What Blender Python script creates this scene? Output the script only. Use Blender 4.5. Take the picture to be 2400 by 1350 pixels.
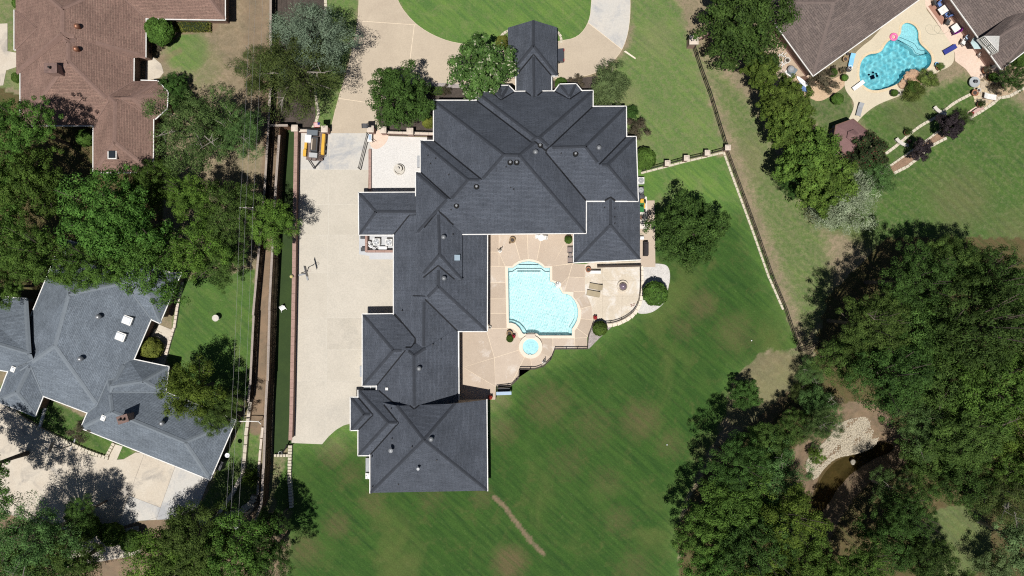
import bpy, bmesh, math, random
import numpy as np
from mathutils import Vector, Matrix, geometry
from mathutils.bvhtree import BVHTree

random.seed(7); np.random.seed(7)
scene = bpy.context.scene
for o in list(bpy.data.objects): bpy.data.objects.remove(o)
COL = scene.collection
PI = math.pi
S, H = 0.06, 100.0          # metres per reference unit on the ground; height of the drone

# ------------------------------------------------------------------ camera, sky, sun, exposure
cam = bpy.data.cameras.new('camera'); cam.sensor_width = 36; cam.lens = 25; cam.clip_start = 1; cam.clip_end = 3000
camo = bpy.data.objects.new('camera', cam); camo.location = (0, 0, H); COL.objects.link(camo); scene.camera = camo
SUN = Vector((-0.10, -0.335, 1.0)).normalized()      # towards the sun
world = bpy.data.worlds.new('World'); scene.world = world; world.use_nodes = True
wn = world.node_tree.nodes; wl = world.node_tree.links
sky = wn.new('ShaderNodeTexSky'); sky.sky_type = 'NISHITA'; sky.sun_disc = False; sky.air_density = 0.6; sky.dust_density = 0.4
sky.sun_elevation = math.asin(SUN.z); sky.sun_rotation = math.atan2(SUN.x, SUN.y)
wl.new(sky.outputs[0], wn['Background'].inputs[0]); wn['Background'].inputs[1].default_value = 0.05
sun = bpy.data.lights.new('sun', 'SUN'); sun.energy = 5.0; sun.angle = math.radians(0.55); sun.color = (1, 0.965, 0.92)
suno = bpy.data.objects.new('sun', sun); suno.rotation_euler = SUN.to_track_quat('Z', 'Y').to_euler(); suno.location = SUN * 200; sun.cycles.is_caustics_light = True; COL.objects.link(suno)
scene.view_settings.view_transform = 'Standard'; scene.view_settings.look = 'None'
scene.view_settings.exposure = 0.08; scene.view_settings.gamma = 1.0; scene.view_settings.use_curve_mapping = False
scene.cycles.use_denoising = False; scene.cycles.filter_width = 1.15; scene.cycles.sample_clamp_indirect = 4.0; scene.cycles.max_bounces = 8; scene.cycles.transparent_max_bounces = 12

# ------------------------------------------------------------------ helpers
def P(x, y, z=0.0):
    k = S * (H - z) / H
    return Vector(((x - 1200) * k, (675 - y) * k, z))
def P2(x, y, z=0.0):
    v = P(x, y, z); return (v.x, v.y)

def tag(o, label=None, cat=None, group=None, kind=None):
    if label: o['label'] = label
    if cat: o['category'] = cat
    if group: o['group'] = group
    if kind: o['kind'] = kind
    return o
def thing(name, label, cat, loc=(0, 0, 0), rz=0.0, group=None):
    o = bpy.data.objects.new(name, None); o.empty_display_size = 0.3
    o.location = loc; o.rotation_euler = (0, 0, rz); COL.objects.link(o)
    return tag(o, label, cat, group)
def link(name, me, parent=None, loc=None):
    o = bpy.data.objects.new(name, me); COL.objects.link(o)
    if parent: o.parent = parent
    if loc is not None: o.location = loc
    return o
def dup(root, loc=None, rz=None, label=None, group=None, scale=None):
    r = root.copy(); COL.objects.link(r)
    if loc is not None: r.location = loc
    if rz is not None: r.rotation_euler = (0, 0, rz)
    if scale is not None: r.scale = (scale,) * 3
    if label: r['label'] = label
    if group: r['group'] = group
    for ch in list(root.children):
        c = ch.copy(); COL.objects.link(c); c.parent = r
        for g in list(ch.children):
            d = g.copy(); COL.objects.link(d); d.parent = c
    return r

class MB:
    """collects shapes, builds ONE mesh object"""
    def __init__(s): s.v = []; s.f = []; s.m = []; s.mi = 0; s.uv = None
    def add(s, vs, fs):
        n = len(s.v); s.v += [tuple(v) for v in vs]; s.f += [tuple(i + n for i in f) for f in fs]; s.m += [s.mi] * len(fs); return s
    def box(s, c, d, rz=0.0, taper=1.0, rx=0.0):
        R = Matrix.Rotation(rz, 3, 'Z') @ Matrix.Rotation(rx, 3, 'X'); c = Vector(c); vs = []
        for z in (-.5, .5):
            t = taper if z > 0 else 1.0
            for x, y in ((-.5, -.5), (.5, -.5), (.5, .5), (-.5, .5)): vs.append(c + R @ Vector((x * d[0] * t, y * d[1] * t, z * d[2])))
        return s.add(vs, [(3, 2, 1, 0), (4, 5, 6, 7), (0, 1, 5, 4), (1, 2, 6, 5), (2, 3, 7, 6), (3, 0, 4, 7)])
    def beam(s, a, b, w, h=None):
        a, b = Vector(a), Vector(b); h = h or w; d = (b - a)
        if d.length < 1e-5: return s
        d.normalize(); up = Vector((0, 0, 1)) if abs(d.z) < .95 else Vector((0, 1, 0))
        x = d.cross(up).normalized(); y = x.cross(d)
        vs = [p + x * i * w / 2 + y * j * h / 2 for p in (a, b) for i, j in ((-1, -1), (1, -1), (1, 1), (-1, 1))]
        return s.add(vs, [(0, 1, 2, 3), (7, 6, 5, 4), (0, 4, 5, 1), (1, 5, 6, 2), (2, 6, 7, 3), (3, 7, 4, 0)])
    def tube(s, pts, r, n=6, closed=False):
        pts = [Vector(p) for p in pts]; r = r if isinstance(r, (list, tuple)) else [r] * len(pts); base = len(s.v); rings = len(pts)
        for i, p in enumerate(pts):
            if closed: d = pts[(i + 1) % rings] - pts[i - 1]
            else: d = pts[min(i + 1, rings - 1)] - pts[max(i - 1, 0)]
            d.normalize(); up = Vector((0, 0, 1)) if abs(d.z) < .9 else Vector((1, 0, 0))
            x = d.cross(up).normalized(); y = d.cross(x)
            for k in range(n):
                a = 2 * PI * k / n; s.v.append(tuple(p + (x * math.cos(a) + y * math.sin(a)) * r[i]))
        fs = []
        for i in range(rings if closed else rings - 1):
            j = (i + 1) % rings
            for k in range(n): fs.append((base + i * n + k, base + i * n + (k + 1) % n, base + j * n + (k + 1) % n, base + j * n + k))
        if not closed: fs += [tuple(base + k for k in range(n - 1, -1, -1)), tuple(base + (rings - 1) * n + k for k in range(n))]
        s.f += fs; s.m += [s.mi] * len(fs); return s
    def lathe(s, prof, c=(0, 0, 0), n=16, sx=1.0, sy=1.0):
        b = len(s.v)
        for r, z in prof:
            for k in range(n): a = 2 * PI * k / n; s.v.append((c[0] + r * math.cos(a) * sx, c[1] + r * math.sin(a) * sy, c[2] + z))
        fs = []
        for i in range(len(prof) - 1):
            for k in range(n): fs.append((b + i * n + k, b + i * n + (k + 1) % n, b + (i + 1) * n + (k + 1) % n, b + (i + 1) * n + k))
        fs += [tuple(b + k for k in range(n - 1, -1, -1)), tuple(b + (len(prof) - 1) * n + k for k in range(n))]
        s.f += fs; s.m += [s.mi] * len(fs); return s
    def prism(s, polys, z0, z1, bottom=False):
        """polys: outer ring and holes, [(x,y)..]; z may be callables"""
        loops = [[Vector((x, y, 0)) for x, y in p] for p in polys]
        tris = geometry.tessellate_polygon(loops); flat = [v for l in loops for v in l]; n = len(flat); fs = []
        f0 = z0 if callable(z0) else (lambda x, y: z0); f1 = z1 if callable(z1) else (lambda x, y: z1)
        vs = [(v.x, v.y, f1(v.x, v.y)) for v in flat] + [(v.x, v.y, f0(v.x, v.y)) for v in flat]
        for t in tris:
            a, b, c = (flat[i] for i in t)
            if (b - a).cross(c - a).z < 0: t = (t[0], t[2], t[1])
            fs.append(tuple(t))
            if bottom: fs.append(tuple(i + n for i in reversed(t)))
        k = 0
        for l in loops:
            m = len(l)
            for i in range(m): fs.append((k + i, k + i + n, k + (i + 1) % m + n, k + (i + 1) % m))
            k += m
        return s.add(vs, fs)
    def build(s, name, mat, parent=None, world=False, smooth=False, loc=None, bevel=0):
        me = bpy.data.meshes.new(name)
        v = s.v
        if world and parent is not None:
            L = parent.location; v = [(a[0] - L.x, a[1] - L.y, a[2] - L.z) for a in v]
        me.from_pydata(v, [], s.f)
        for m in (mat if isinstance(mat, (list, tuple)) else [mat]): me.materials.append(m)
        if any(s.m): me.polygons.foreach_set('material_index', s.m)
        if smooth: me.polygons.foreach_set('use_smooth', [True] * len(me.polygons))
        bm = bmesh.new(); bm.from_mesh(me); bmesh.ops.recalc_face_normals(bm, faces=bm.faces); bm.to_mesh(me); bm.free()
        me.update()
        o = link(name, me, parent, loc)
        return o

# ------------------------------------------------------------------ materials
def new_mat(name):
    m = bpy.data.materials.new(name); m.use_nodes = True; nt = m.node_tree
    b = nt.nodes['Principled BSDF']; return m, nt, b
def N(nt, t, **kw):
    n = nt.nodes.new(t)
    for k, v in kw.items(): setattr(n, k, v)
    return n
def mixc(nt, fac, a, b, blend='MIX'):
    n = nt.nodes.new('ShaderNodeMix'); n.data_type = 'RGBA'; n.blend_type = blend
    for i, v in ((0, fac), (6, a), (7, b)):
        if hasattr(v, 'node'): nt.links.new(v, n.inputs[i])
        else: n.inputs[i].default_value = v if i == 0 else (tuple(v) + (1,))[:4]
    return n.outputs[2]
def noise(nt, vec, scale, detail=4, rough=.6, dist=0):
    n = nt.nodes.new('ShaderNodeTexNoise'); n.inputs['Scale'].default_value = scale; n.inputs['Detail'].default_value = detail
    n.inputs['Roughness'].default_value = rough; n.inputs['Distortion'].default_value = dist
    if vec is not None: nt.links.new(vec, n.inputs['Vector'])
    return n.outputs['Fac']
def ramp(nt, f, a, b, va=0.0, vb=1.0):
    n = nt.nodes.new('ShaderNodeMapRange'); n.inputs[1].default_value = a; n.inputs[2].default_value = b; n.inputs[3].default_value = va; n.inputs[4].default_value = vb
    nt.links.new(f, n.inputs[0]); return n.outputs[0]
def math_(nt, op, a, b=None):
    n = nt.nodes.new('ShaderNodeMath'); n.operation = op
    for i, v in enumerate((a, b)):
        if v is None: continue
        if hasattr(v, 'node'): nt.links.new(v, n.inputs[i])
        else: n.inputs[i].default_value = v
    return n.outputs[0]
def pos(nt): return nt.nodes.new('ShaderNodeNewGeometry').outputs['Position']
def bump(nt, h, b, strength=.3, dist=.02):
    n = nt.nodes.new('ShaderNodeBump'); n.inputs['Strength'].default_value = strength; n.inputs['Distance'].default_value = dist
    nt.links.new(h, n.inputs['Height']); nt.links.new(n.outputs[0], b.inputs['Normal'])

def mottled(name, c1, c2, s1=.6, s2=12, rough=.85, c3=None, a3=(.58, .7), s3=.25, fine=.25, bs=.2, metal=0.0, spec=.3):
    """two-tone weathered surface: large blotches + fine grain (+ third tone in patches)"""
    m, nt, b = new_mat(name); p = pos(nt)
    col = mixc(nt, ramp(nt, noise(nt, p, s1, 5, .65), .3, .7), c1, c2)
    if c3: col = mixc(nt, ramp(nt, noise(nt, p, s3, 6, .7, .6), a3[0], a3[1]), col, c3)
    g = noise(nt, p, s2, 3, .7)
    v = ramp(nt, g, .25, .75, 1 - fine, 1 + fine)
    col = mixc(nt, 1.0, col, v_rgb(nt, v), 'MULTIPLY')
    nt.links.new(col, b.inputs['Base Color']); b.inputs['Roughness'].default_value = rough; b.inputs['Metallic'].default_value = metal
    b.inputs['Specular IOR Level'].default_value = spec
    if bs: bump(nt, g, b, bs)
    return m
def v_rgb(nt, v):
    n = nt.nodes.new('ShaderNodeCombineColor')
    for i in range(3): nt.links.new(v, n.inputs[i])
    return n.outputs[0]

MAT = {}
def M(name, *a, **k):
    if name not in MAT: MAT[name] = mottled(name, *a, **k)
    return MAT[name]
def flat(name, c, rough=.6, metal=0.0, var=.12):
    if name not in MAT:
        c2 = tuple(x * (1 - var) for x in c); MAT[name] = mottled(name, c, c2, 1.5, 25, rough, fine=.1, bs=.05, metal=metal)
    return MAT[name]

CONCB = M('concrete_court_b', (.472, .432, .365), (.42, .385, .32), .25, 5, c3=(.36, .335, .285), s3=.16, a3=(.52, .68), fine=.12)
CONCC = M('concrete_court_c', (.497, .457, .387), (.445, .41, .345), .25, 5, c3=(.42, .39, .335), s3=.14, a3=(.54, .7), fine=.12)
DECKB = M('deck_salt_b', (.39, .315, .245), (.43, .355, .28), .3, 9, fine=.12, c3=(.54, .48, .42), s3=.3, a3=(.58, .7))
DECKC = M('deck_salt_c', (.44, .36, .285), (.48, .40, .32), .3, 9, fine=.12, c3=(.58, .53, .47), s3=.3, a3=(.55, .68))
CONC = M('concrete_court', (.485, .445, .375), (.43, .395, .33), .22, 5, c3=(.41, .38, .325), s3=.12, a3=(.55, .72), fine=.1)
CONC2 = M('concrete_grey', (.45, .44, .41), (.50, .465, .41), .25, 5, c3=(.33, .335, .34), s3=.18, a3=(.52, .66), fine=.1)
CONC3 = M('concrete_front_drive', (.445, .375, .285), (.40, .335, .255), .3, 6, c3=(.38, .315, .24), s3=.16, a3=(.52, .7), fine=.1)
CONCW = M('concrete_old', (.46, .40, .32), (.52, .47, .39), .35, 6, c3=(.33, .30, .26), s3=.3, a3=(.5, .66), fine=.12)
DECK = M('deck_salt_finish', (.415, .335, .26), (.46, .38, .30), .3, 9, fine=.12, c3=(.56, .50, .44), s3=.22, a3=(.6, .74))
JOINT = M('joint_sealant', (.68, .58, .44), (.60, .50, .38), 2, 20, fine=.1)
COPING = M('coping_stone', (.68, .60, .49), (.63, .55, .45), 1.0, 14, fine=.1)
PEBBLE = M('white_patio', (.57, .555, .53), (.53, .515, .49), .5, 7, fine=.18)
STAMP = M('stamped_patio', (.54, .47, .375), (.48, .42, .33), .4, 7, c3=(.60, .565, .51), s3=.3, a3=(.5, .62), fine=.15)
LIMEST = M('limestone', (.55, .50, .40), (.45, .40, .31), 2, 9, fine=.25, bs=.5)
BRICK = M('brick_pink', (.36, .24, .20), (.28, .18, .15), 2, 14, fine=.3)
BRICKD = M('brick_brown', (.20, .13, .10), (.14, .09, .07), 2, 14, fine=.3)
CAPST = M('cast_stone', (.58, .50, .42), (.50, .43, .36), 1.5, 12, fine=.12)
WHITE = mottled('white_paint', (.70, .69, .66), (.60, .59, .56), .8, 6, .5, c3=(.42, .41, .38), s3=1.2, a3=(.6, .75), fine=.2)
WHITEP = flat('white_plastic', (.82, .82, .82), .35)
IRON = flat('black_iron', (.022, .021, .02), .5, .3)
BROWNI = flat('brown_iron', (.055, .042, .034), .55, .2)
WOOD = M('fence_wood', (.16, .085, .05), (.11, .06, .036), 1.2, 14, fine=.3, bs=.4)
WOODG = M('weathered_wood', (.34, .29, .25), (.26, .22, .19), 1.2, 14, fine=.25, bs=.4)
MULCH = M('mulch', (.075, .058, .048), (.045, .036, .03), 1.2, 10, fine=.5, bs=.8)
SOIL = M('bare_soil', (.30, .21, .14), (.24, .17, .115), .5, 9, c3=(.36, .27, .19), fine=.3, bs=.5)
GRAVW = M('white_gravel', (.54, .52, .49), (.45, .43, .40), 1, 9, fine=.35, bs=.6)
GRAVG = M('river_gravel', (.36, .32, .30), (.24, .21, .20), 1.5, 8, fine=.5, bs=.8)
SANDY = M('pink_paving', (.62, .49, .40), (.56, .43, .34), .4, 8, c3=(.50, .39, .28), s3=.5, fine=.15)
POOLDECK2 = M('pale_pool_deck', (.54, .48, .36), (.49, .43, .32), .3, 8, fine=.12)
STEEL = flat('galvanised', (.36, .37, .38), .4, .6); VENTM = flat('vent_metal', (.20, .21, .22), .5, .3)
COPPER = flat('copper', (.33, .16, .10), .45, .5)
BARK = M('bark', (.15, .12, .095), (.09, .07, .055), 3, 14, fine=.4, bs=.8)
BARKP = M('pale_bark', (.30, .27, .23), (.20, .18, .15), 3, 14, fine=.4, bs=.8)
WALLB = M('house_brick', (.32, .22, .17), (.26, .17, .13), 1.5, 14, fine=.3)
STUCCO = M('stucco', (.50, .43, .34), (.45, .38, .30), .8, 14, fine=.1)

def glass_mat(name, tint, rough=.05):
    m, nt, b = new_mat(name); b.inputs['Base Color'].default_value = tint + (1,); b.inputs['Roughness'].default_value = rough
    b.inputs['Specular IOR Level'].default_value = .8; b.inputs['Coat Weight'].default_value = .6; b.inputs['Coat Roughness'].default_value = .03
    return m
DGLASS = glass_mat('dark_glass', (.02, .025, .03)); SKYGL = glass_mat('skylight_dome', (.72, .76, .80), .25)

def shingle(name, c1, c2, mort, cap=False, bw=.9, bh=.19, varc=None):
    m, nt, b = new_mat(name); uv = N(nt, 'ShaderNodeUVMap'); uv.uv_map = 'UVMap'
    br = N(nt, 'ShaderNodeTexBrick'); br.offset = .5; br.inputs['Scale'].default_value = 1
    br.inputs['Color1'].default_value = c1 + (1,); br.inputs['Color2'].default_value = c2 + (1,); br.inputs['Mortar'].default_value = mort + (1,)
    br.inputs['Mortar Size'].default_value = .022; br.inputs['Mortar Smooth'].default_value = .3; br.inputs['Brick Width'].default_value = bw; br.inputs['Row Height'].default_value = bh
    nt.links.new(uv.outputs[0], br.inputs['Vector'])
    p = pos(nt); col = br.outputs['Color']
    col = mixc(nt, 1.0, col, v_rgb(nt, ramp(nt, noise(nt, p, .35, 5, .7), .3, .7, .80, 1.18)), 'MULTIPLY')
    col = mixc(nt, 1.0, col, v_rgb(nt, ramp(nt, noise(nt, p, 5.5, 3, .8), .3, .7, .72, 1.3)), 'MULTIPLY')
    if varc: col = mixc(nt, ramp(nt, noise(nt, p, 3.0, 4, .8), .55, .75, 0, .8), col, varc)
    nt.links.new(col, b.inputs['Base Color']); b.inputs['Roughness'].default_value = .9; b.inputs['Specular IOR Level'].default_value = .25
    bump(nt, br.outputs['Fac'], b, .35, -.02); return m
SH_MAIN = shingle('shingle_slate', (.078, .088, .108), (.062, .071, .088), (.036, .041, .051), varc=(.094, .101, .116))
SH_CAP = M('shingle_cap', (.040, .045, .056), (.030, .034, .042), 2, 12, fine=.3)
VALLEY = flat('valley_metal', (.010, .011, .014), .7)
SH_BROWN = shingle('shingle_brown', (.225, .142, .112), (.178, .112, .090), (.098, .064, .052), varc=(.25, .185, .14))
SH_BCAP = M('shingle_brown_cap', (.21, .135, .11), (.17, .11, .09), 2, 12, fine=.25)
SH_GREY = shingle('shingle_grey', (.155, .182, .212), (.118, .140, .166), (.075, .088, .105), varc=(.185, .21, .235))
SH_GCAP = M('shingle_grey_cap', (.165, .19, .215), (.145, .168, .19), 2, 12, fine=.25)
SH_TAUPE = shingle('shingle_taupe', (.150, .118, .105), (.112, .090, .082), (.055, .043, .040), bw=1.1, bh=.26, varc=(.235, .195, .16))
SH_TCAP = M('shingle_taupe_cap', (.16, .125, .11), (.13, .10, .09), 2, 12, fine=.25)
SH_ROSE = M('gazebo_shingle', (.19, .11, .105), (.15, .085, .082), .8, 10, fine=.25)
# ------------------------------------------------------------------ ground
def pip(X, Y, poly):
    ins = np.zeros(X.shape, bool); n = len(poly)
    for i in range(n):
        x0, y0 = poly[i]; x1, y1 = poly[(i + 1) % n]
        c = ((y0 > Y) != (y1 > Y))
        with np.errstate(divide='ignore', invalid='ignore'): xi = (x1 - x0) * (Y - y0) / (y1 - y0 + 1e-12) + x0
        ins ^= c & (X < xi)
    return ins
def segd(X, Y, pts, closed=False):
    d = np.full(X.shape, 1e9); n = len(pts)
    for i in range(n if closed else n - 1):
        x0, y0 = pts[i]; x1, y1 = pts[(i + 1) % n]; dx, dy = x1 - x0, y1 - y0
        t = np.clip(((X - x0) * dx + (Y - y0) * dy) / (dx * dx + dy * dy + 1e-9), 0, 1)
        d = np.minimum(d, np.hypot(X - x0 - t * dx, Y - y0 - t * dy))
    return d
def sm(a, b, x):
    t = np.clip((x - a) / (b - a), 0, 1); return t * t * (3 - 2 * t)
def smooth_poly(pts, k=3, closed=True):
    for _ in range(k):
        q = []; n = len(pts)
        for i in range(n if closed else n - 1):
            a, b = pts[i], pts[(i + 1) % n]
            q += [(a[0] * .75 + b[0] * .25, a[1] * .75 + b[1] * .25), (a[0] * .25 + b[0] * .75, a[1] * .25 + b[1] * .75)]
        if not closed: q = [pts[0]] + q + [pts[-1]]
        pts = q
    return pts
def Z3(x, y): return (1060 + x / 3.2148, 520 + y / 3.2148)      # helper grid of the pool terrace
def arc(cx, cy, r, a0, a1, n): return [(cx + r * math.cos(math.radians(a0 + (a1 - a0) * i / n)), cy + r * math.sin(math.radians(a0 + (a1 - a0) * i / n))) for i in range(n + 1)]

# outlines of the two pools (needed for the ground openings)
POOL_W = [Z3(*p) for p in [(420, 346), (460, 346), (478, 330), (505, 312), (540, 301), (575, 297), (610, 301), (645, 312), (672, 330), (690, 346), (735, 346), (735, 448), (765, 458), (790, 478), (808, 502), (820, 522), (832, 540), (868, 546), (895, 560), (920, 590), (938, 625), (947, 665), (947, 705), (938, 745), (920, 780), (902, 805), (902, 856), (655, 856), (640, 842), (615, 836), (570, 836), (540, 845), (528, 838), (505, 798), (475, 770), (445, 760), (426, 760)]]
POOL_C = [Z3(*p) for p in [(399, 334), (452, 334), (468, 316), (500, 296), (537, 284), (575, 280), (613, 284), (650, 296), (682, 316), (698, 334), (752, 334), (752, 438), (780, 446), (806, 468), (824, 494), (836, 524), (914, 526), (914, 566), (938, 594), (958, 630), (970, 670), (970, 712), (960, 755), (940, 795), (922, 818), (922, 876), (640, 876), (590, 872), (530, 872), (502, 872), (492, 835), (462, 808), (430, 802), (411, 802)]]
SPA = Z3(590, 940)
Q = lambda x, y: (1880 + x / 3.2135, y / 3.2135)                # helper grid of the neighbour's pool yard
NP_W = smooth_poly([Q(*p) for p in [(745, 200), (770, 175), (800, 172), (850, 195), (875, 240), (872, 290), (885, 330), (930, 370), (968, 410), (975, 455), (960, 500), (915, 535), (850, 545), (790, 550), (755, 590), (715, 635), (640, 665), (560, 685), (500, 675), (450, 635), (427, 590), (432, 500), (450, 450), (500, 408), (560, 405), (600, 385), (625, 335), (660, 300), (720, 285), (745, 250)]], 2)
def grow(poly, d):
    n = len(poly); out = []; A = sum(poly[i][0] * poly[(i + 1) % n][1] - poly[(i + 1) % n][0] * poly[i][1] for i in range(n)); sg = 1 if A > 0 else -1
    for i in range(n):
        a, b, c = (Vector(poly[i - 1]), Vector(poly[i]), Vector(poly[(i + 1) % n]))
        e1 = (b - a); e2 = (c - b)
        if e1.length < 1e-6 or e2.length < 1e-6: out.append(tuple(b)); continue
        e1.normalize(); e2.normalize(); n1 = Vector((e1.y, -e1.x)) * sg; n2 = Vector((e2.y, -e2.x)) * sg
        m = n1 + n2
        if m.length < .3: m = n1
        else: m = m / max(.5, m.dot(n1)) 
        out.append((b.x + m.x * d, b.y + m.y * d))
    return out
W2 = lambda poly, z=0: [P2(x, y, z) for x, y in poly]

CREEK = smooth_poly([(2080, 1035), (2110, 1055), (2060, 1075), (2015, 1100), (1975, 1140), (1950, 1180), (1925, 1215), (1900, 1280), (1875, 1280), (1895, 1210), (1912, 1150), (1930, 1110), (1965, 1074), (2015, 1064), (2045, 1045)], 2)
GBAR = smooth_poly([(2010, 975), (2045, 980), (2062, 1020), (2050, 1050), (2005, 1065), (1960, 1072), (1930, 1100), (1908, 1130), (1885, 1100), (1895, 1065), (1940, 1030), (1960, 995)], 2)

def make_ground():
    st = .3; xs = np.arange(-84, 84.01, st); ys = np.arange(-50, 50.01, st); nx, ny = len(xs), len(ys)
    X, Y = np.meshgrid(xs, ys); px = X / S + 1200; py = 675 - Y / S
    jit = (np.sin(px * .11 + np.sin(py * .07) * 2) + np.sin(py * .13 + np.sin(px * .09) * 2.2) + np.sin((px + py) * .21)) * 2.2
    def reg(poly, soft=5, edge=1.0):
        d = segd(px, py, poly, True); ins = pip(px, py, poly)
        return sm(-soft, soft, np.where(ins, d, -d) + jit * edge)
    def blob(x, y, r, soft=.5): return 1 - sm(r * (1 - soft), r * (1 + soft), np.hypot(px - x, py - y) + jit * .8)
    def line(pts, w, soft=4): return 1 - sm(w, w + soft, segd(px, py, pts) + jit * .3)
    R = np.zeros(X.shape); G = np.zeros(X.shape); B = np.zeros(X.shape); D = np.zeros(X.shape)
    green = lambda m, v: np.maximum(R, m * v)
    R = green(reg([(760, -90), (842, -90), (838, 60), (812, 160), (780, 300), (700, 330), (690, 200)]), .75)
    R = green(reg([(900, -90), (1400, -90), (1392, 60), (1340, 110), (1190, 118), (1060, 112), (960, 70)]), .9)
    R = green(reg([(1380, 230), (1480, 100), (1470, -90), (1560, -90), (1622, 105), (1702, 348), (1500, 420), (1380, 420)], 14), .72)
    R = green(reg([(1440, 410), (1700, 360), (1875, 820), (1800, 825), (1730, 885), (1700, 980), (1650, 1090), (1600, 1180), (1590, 1440), (640, 1440), (645, 1150), (680, 1040), (1100, 900)], 8), 1.0)
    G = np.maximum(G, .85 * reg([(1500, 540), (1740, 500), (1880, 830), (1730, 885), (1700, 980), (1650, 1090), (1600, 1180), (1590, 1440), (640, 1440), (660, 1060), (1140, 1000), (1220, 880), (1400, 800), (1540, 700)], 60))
    R = green(reg([(1990, 260), (2290, 170), (2400, 250), (2500, 160), (2500, 620), (2300, 590), (2100, 640), (1990, 560), (1900, 530), (1960, 420), (2060, 350)], 22), .82)
    G = np.maximum(G, .55 * reg([(1990, 260), (2290, 170), (2400, 250), (2500, 160), (2500, 620), (2300, 590), (2100, 640), (1900, 530), (1960, 420), (2060, 350)], 30))
    R = green(reg([(1860, 215), (1990, 200), (2010, 270), (1990, 300), (1940, 320), (1880, 260)], 8), .7); G = np.maximum(G, .6 * reg([(1860, 215), (1990, 200), (2010, 270), (1990, 300), (1940, 320), (1880, 260)], 8))
    R = green(reg([(1630, 110), (1720, 330), (1890, 800), (1960, 720), (1940, 560), (1860, 420), (1760, 240)], 25), .66); G = np.maximum(G, .3 * reg([(1640, 110), (1720, 330), (1890, 800), (1960, 720), (1940, 560), (1860, 420), (1760, 240)], 25))
    R = green(blob(440, 120, 52, .35), .8); R = green(blob(470, 150, 60, .5), .35)
    R = green(reg([(425, 655), (600, 630), (592, 900), (575, 1010), (395, 920), (395, 820)], 5), .95); G = np.maximum(G, .45 * reg([(425, 655), (600, 630), (592, 900), (575, 1010), (395, 920), (395, 820)], 5))
    R = green(reg([(20, 880), (110, 930), (220, 990), (320, 1060), (270, 1090), (150, 1060), (60, 985), (-20, 930)], 4, .2), .85); G = np.maximum(G, .55 * blob(140, 990, 160))
    R = green(reg([(560, 1000), (612, 1000), (606, 1160), (560, 1200), (455, 1215), (500, 1120)], 5), .8); G = np.maximum(G, .45 * blob(540, 1110, 90))
    R = green(reg([(-60, -60), (70, -60), (60, 210), (-60, 210)], 5), .55)
    R = green(reg([(640, 1060), (690, 1060), (690, 1200), (600, 1230)], 8), .45)
    # worn and brown patches in the lawns
    for x, y, r, v in ((1280, 950, 46, .55), (1500, 985, 44, .6), (1195, 1318, 36, 1.0), (1645, 715, 34, .6), (1330, 1085, 40, .35), (1420, 1130, 36, .35), (1600, 770, 30, .4), (1720, 780, 44, .45), (1180, 1010, 34, .5), (1170, 940, 26, .6), (780, 1060, 34, .55), (820, 1110, 30, .4), (790, 1230, 30, .6), (715, 1290, 36, .6), (870, 1175, 30, .45), (1010, 1168, 34, .35), (1130, 1165, 26, .5), (1660, 1060, 40, .5), (1570, 1040, 34, .4), (1450, 1220, 34, .4), (1570, 545, 22, .5), (1555, 470, 20, .4), (1520, 620, 24, .5), (1500, 340, 24, .4), (1540, 90, 40, .35), (1470, 230, 30, .45), (1740, 40, 60, .7), (1580, 440, 26, .3), (2250, 470, 70, .45), (2000, 600, 60, .5), (2130, 270, 50, .4), (1760, 380, 50, .5), (2380, 560, 60, .4), (1490, 1330, 40, .4), (1390, 1000, 50, .35)):
        D = np.maximum(D, v * blob(x, y, r, .8))
    # bare earth
    B = np.maximum(B, line([(1158, 1165), (1185, 1190), (1215, 1230), (1245, 1270), (1275, 1300)], 3, 6) * .72)
    B = np.maximum(B, .85 * line([(628, 180), (640, 300), (625, 480), (620, 620), (612, 800), (604, 960), (600, 1000)], 16, 8))
    B = np.maximum(B, .65 * reg([(560, -60), (640, -60), (650, 200), (620, 260), (560, 230)], 30)); B = np.maximum(B, .4 * blob(580, 120, 120, .7))
    pt = reg([(1725, 880), (1790, 825), (1870, 830), (1900, 880), (1830, 960), (1800, 1010), (1760, 1020), (1705, 985), (1705, 930)], 10); B = np.maximum(B, .42 * pt); R = np.where(pt > .5, .5, R)
    R = green(blob(1850, 870, 55, .6), .55); R = green(blob(1880, 910, 40, .6), .6)
    wood = reg([(1800, 960), (1900, 880), (1940, 700), (2080, 560), (2500, 560), (2500, 1450), (1600, 1450), (1590, 1230), (1680, 1060)], 20)
    near = np.minimum(segd(px, py, CREEK, True), segd(px, py, GBAR, True)) < 38; B = np.maximum(B, np.where(near, .75, .15) * wood); litter = wood > .4; R = np.where(litter, 1.0, R); G = np.where(litter, 1.0, G); D = np.where(litter, 1.0, D)
    cl = np.hypot(px - 2240, py - 1270) < 85; R = np.where(cl, .8, R); G = np.where(cl, .45, G); D = np.where(cl, .35, D); B = np.where(cl, .15, B)
    lw = reg([(-60, 190), (380, 330), (380, 660), (-60, 720)], 20); B = np.where(lw > .4, .1, B); R = np.where(lw > .4, 1.0, R); G = np.where(lw > .4, 1.0, G); D = np.where(lw > .4, 1.0, D)
    B = np.maximum(B, .8 * reg([(-60, 1090), (240, 1240), (480, 1190), (680, 1200), (670, 1450), (-60, 1450)], 12))
    B = np.maximum(B, .9 * blob(540, 960, 40, .5)); B = np.maximum(B, .5 * line([(345, 155), (420, 120)], 4, 8)); B = np.maximum(B, .7 * line([(350, 120), (420, 70), (500, 62)], 10, 6))
    # creek bed
    dc = segd(px, py, CREEK, True); ic = pip(px, py, CREEK); dg = segd(px, py, GBAR, True); ig = pip(px, py, GBAR)
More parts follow.
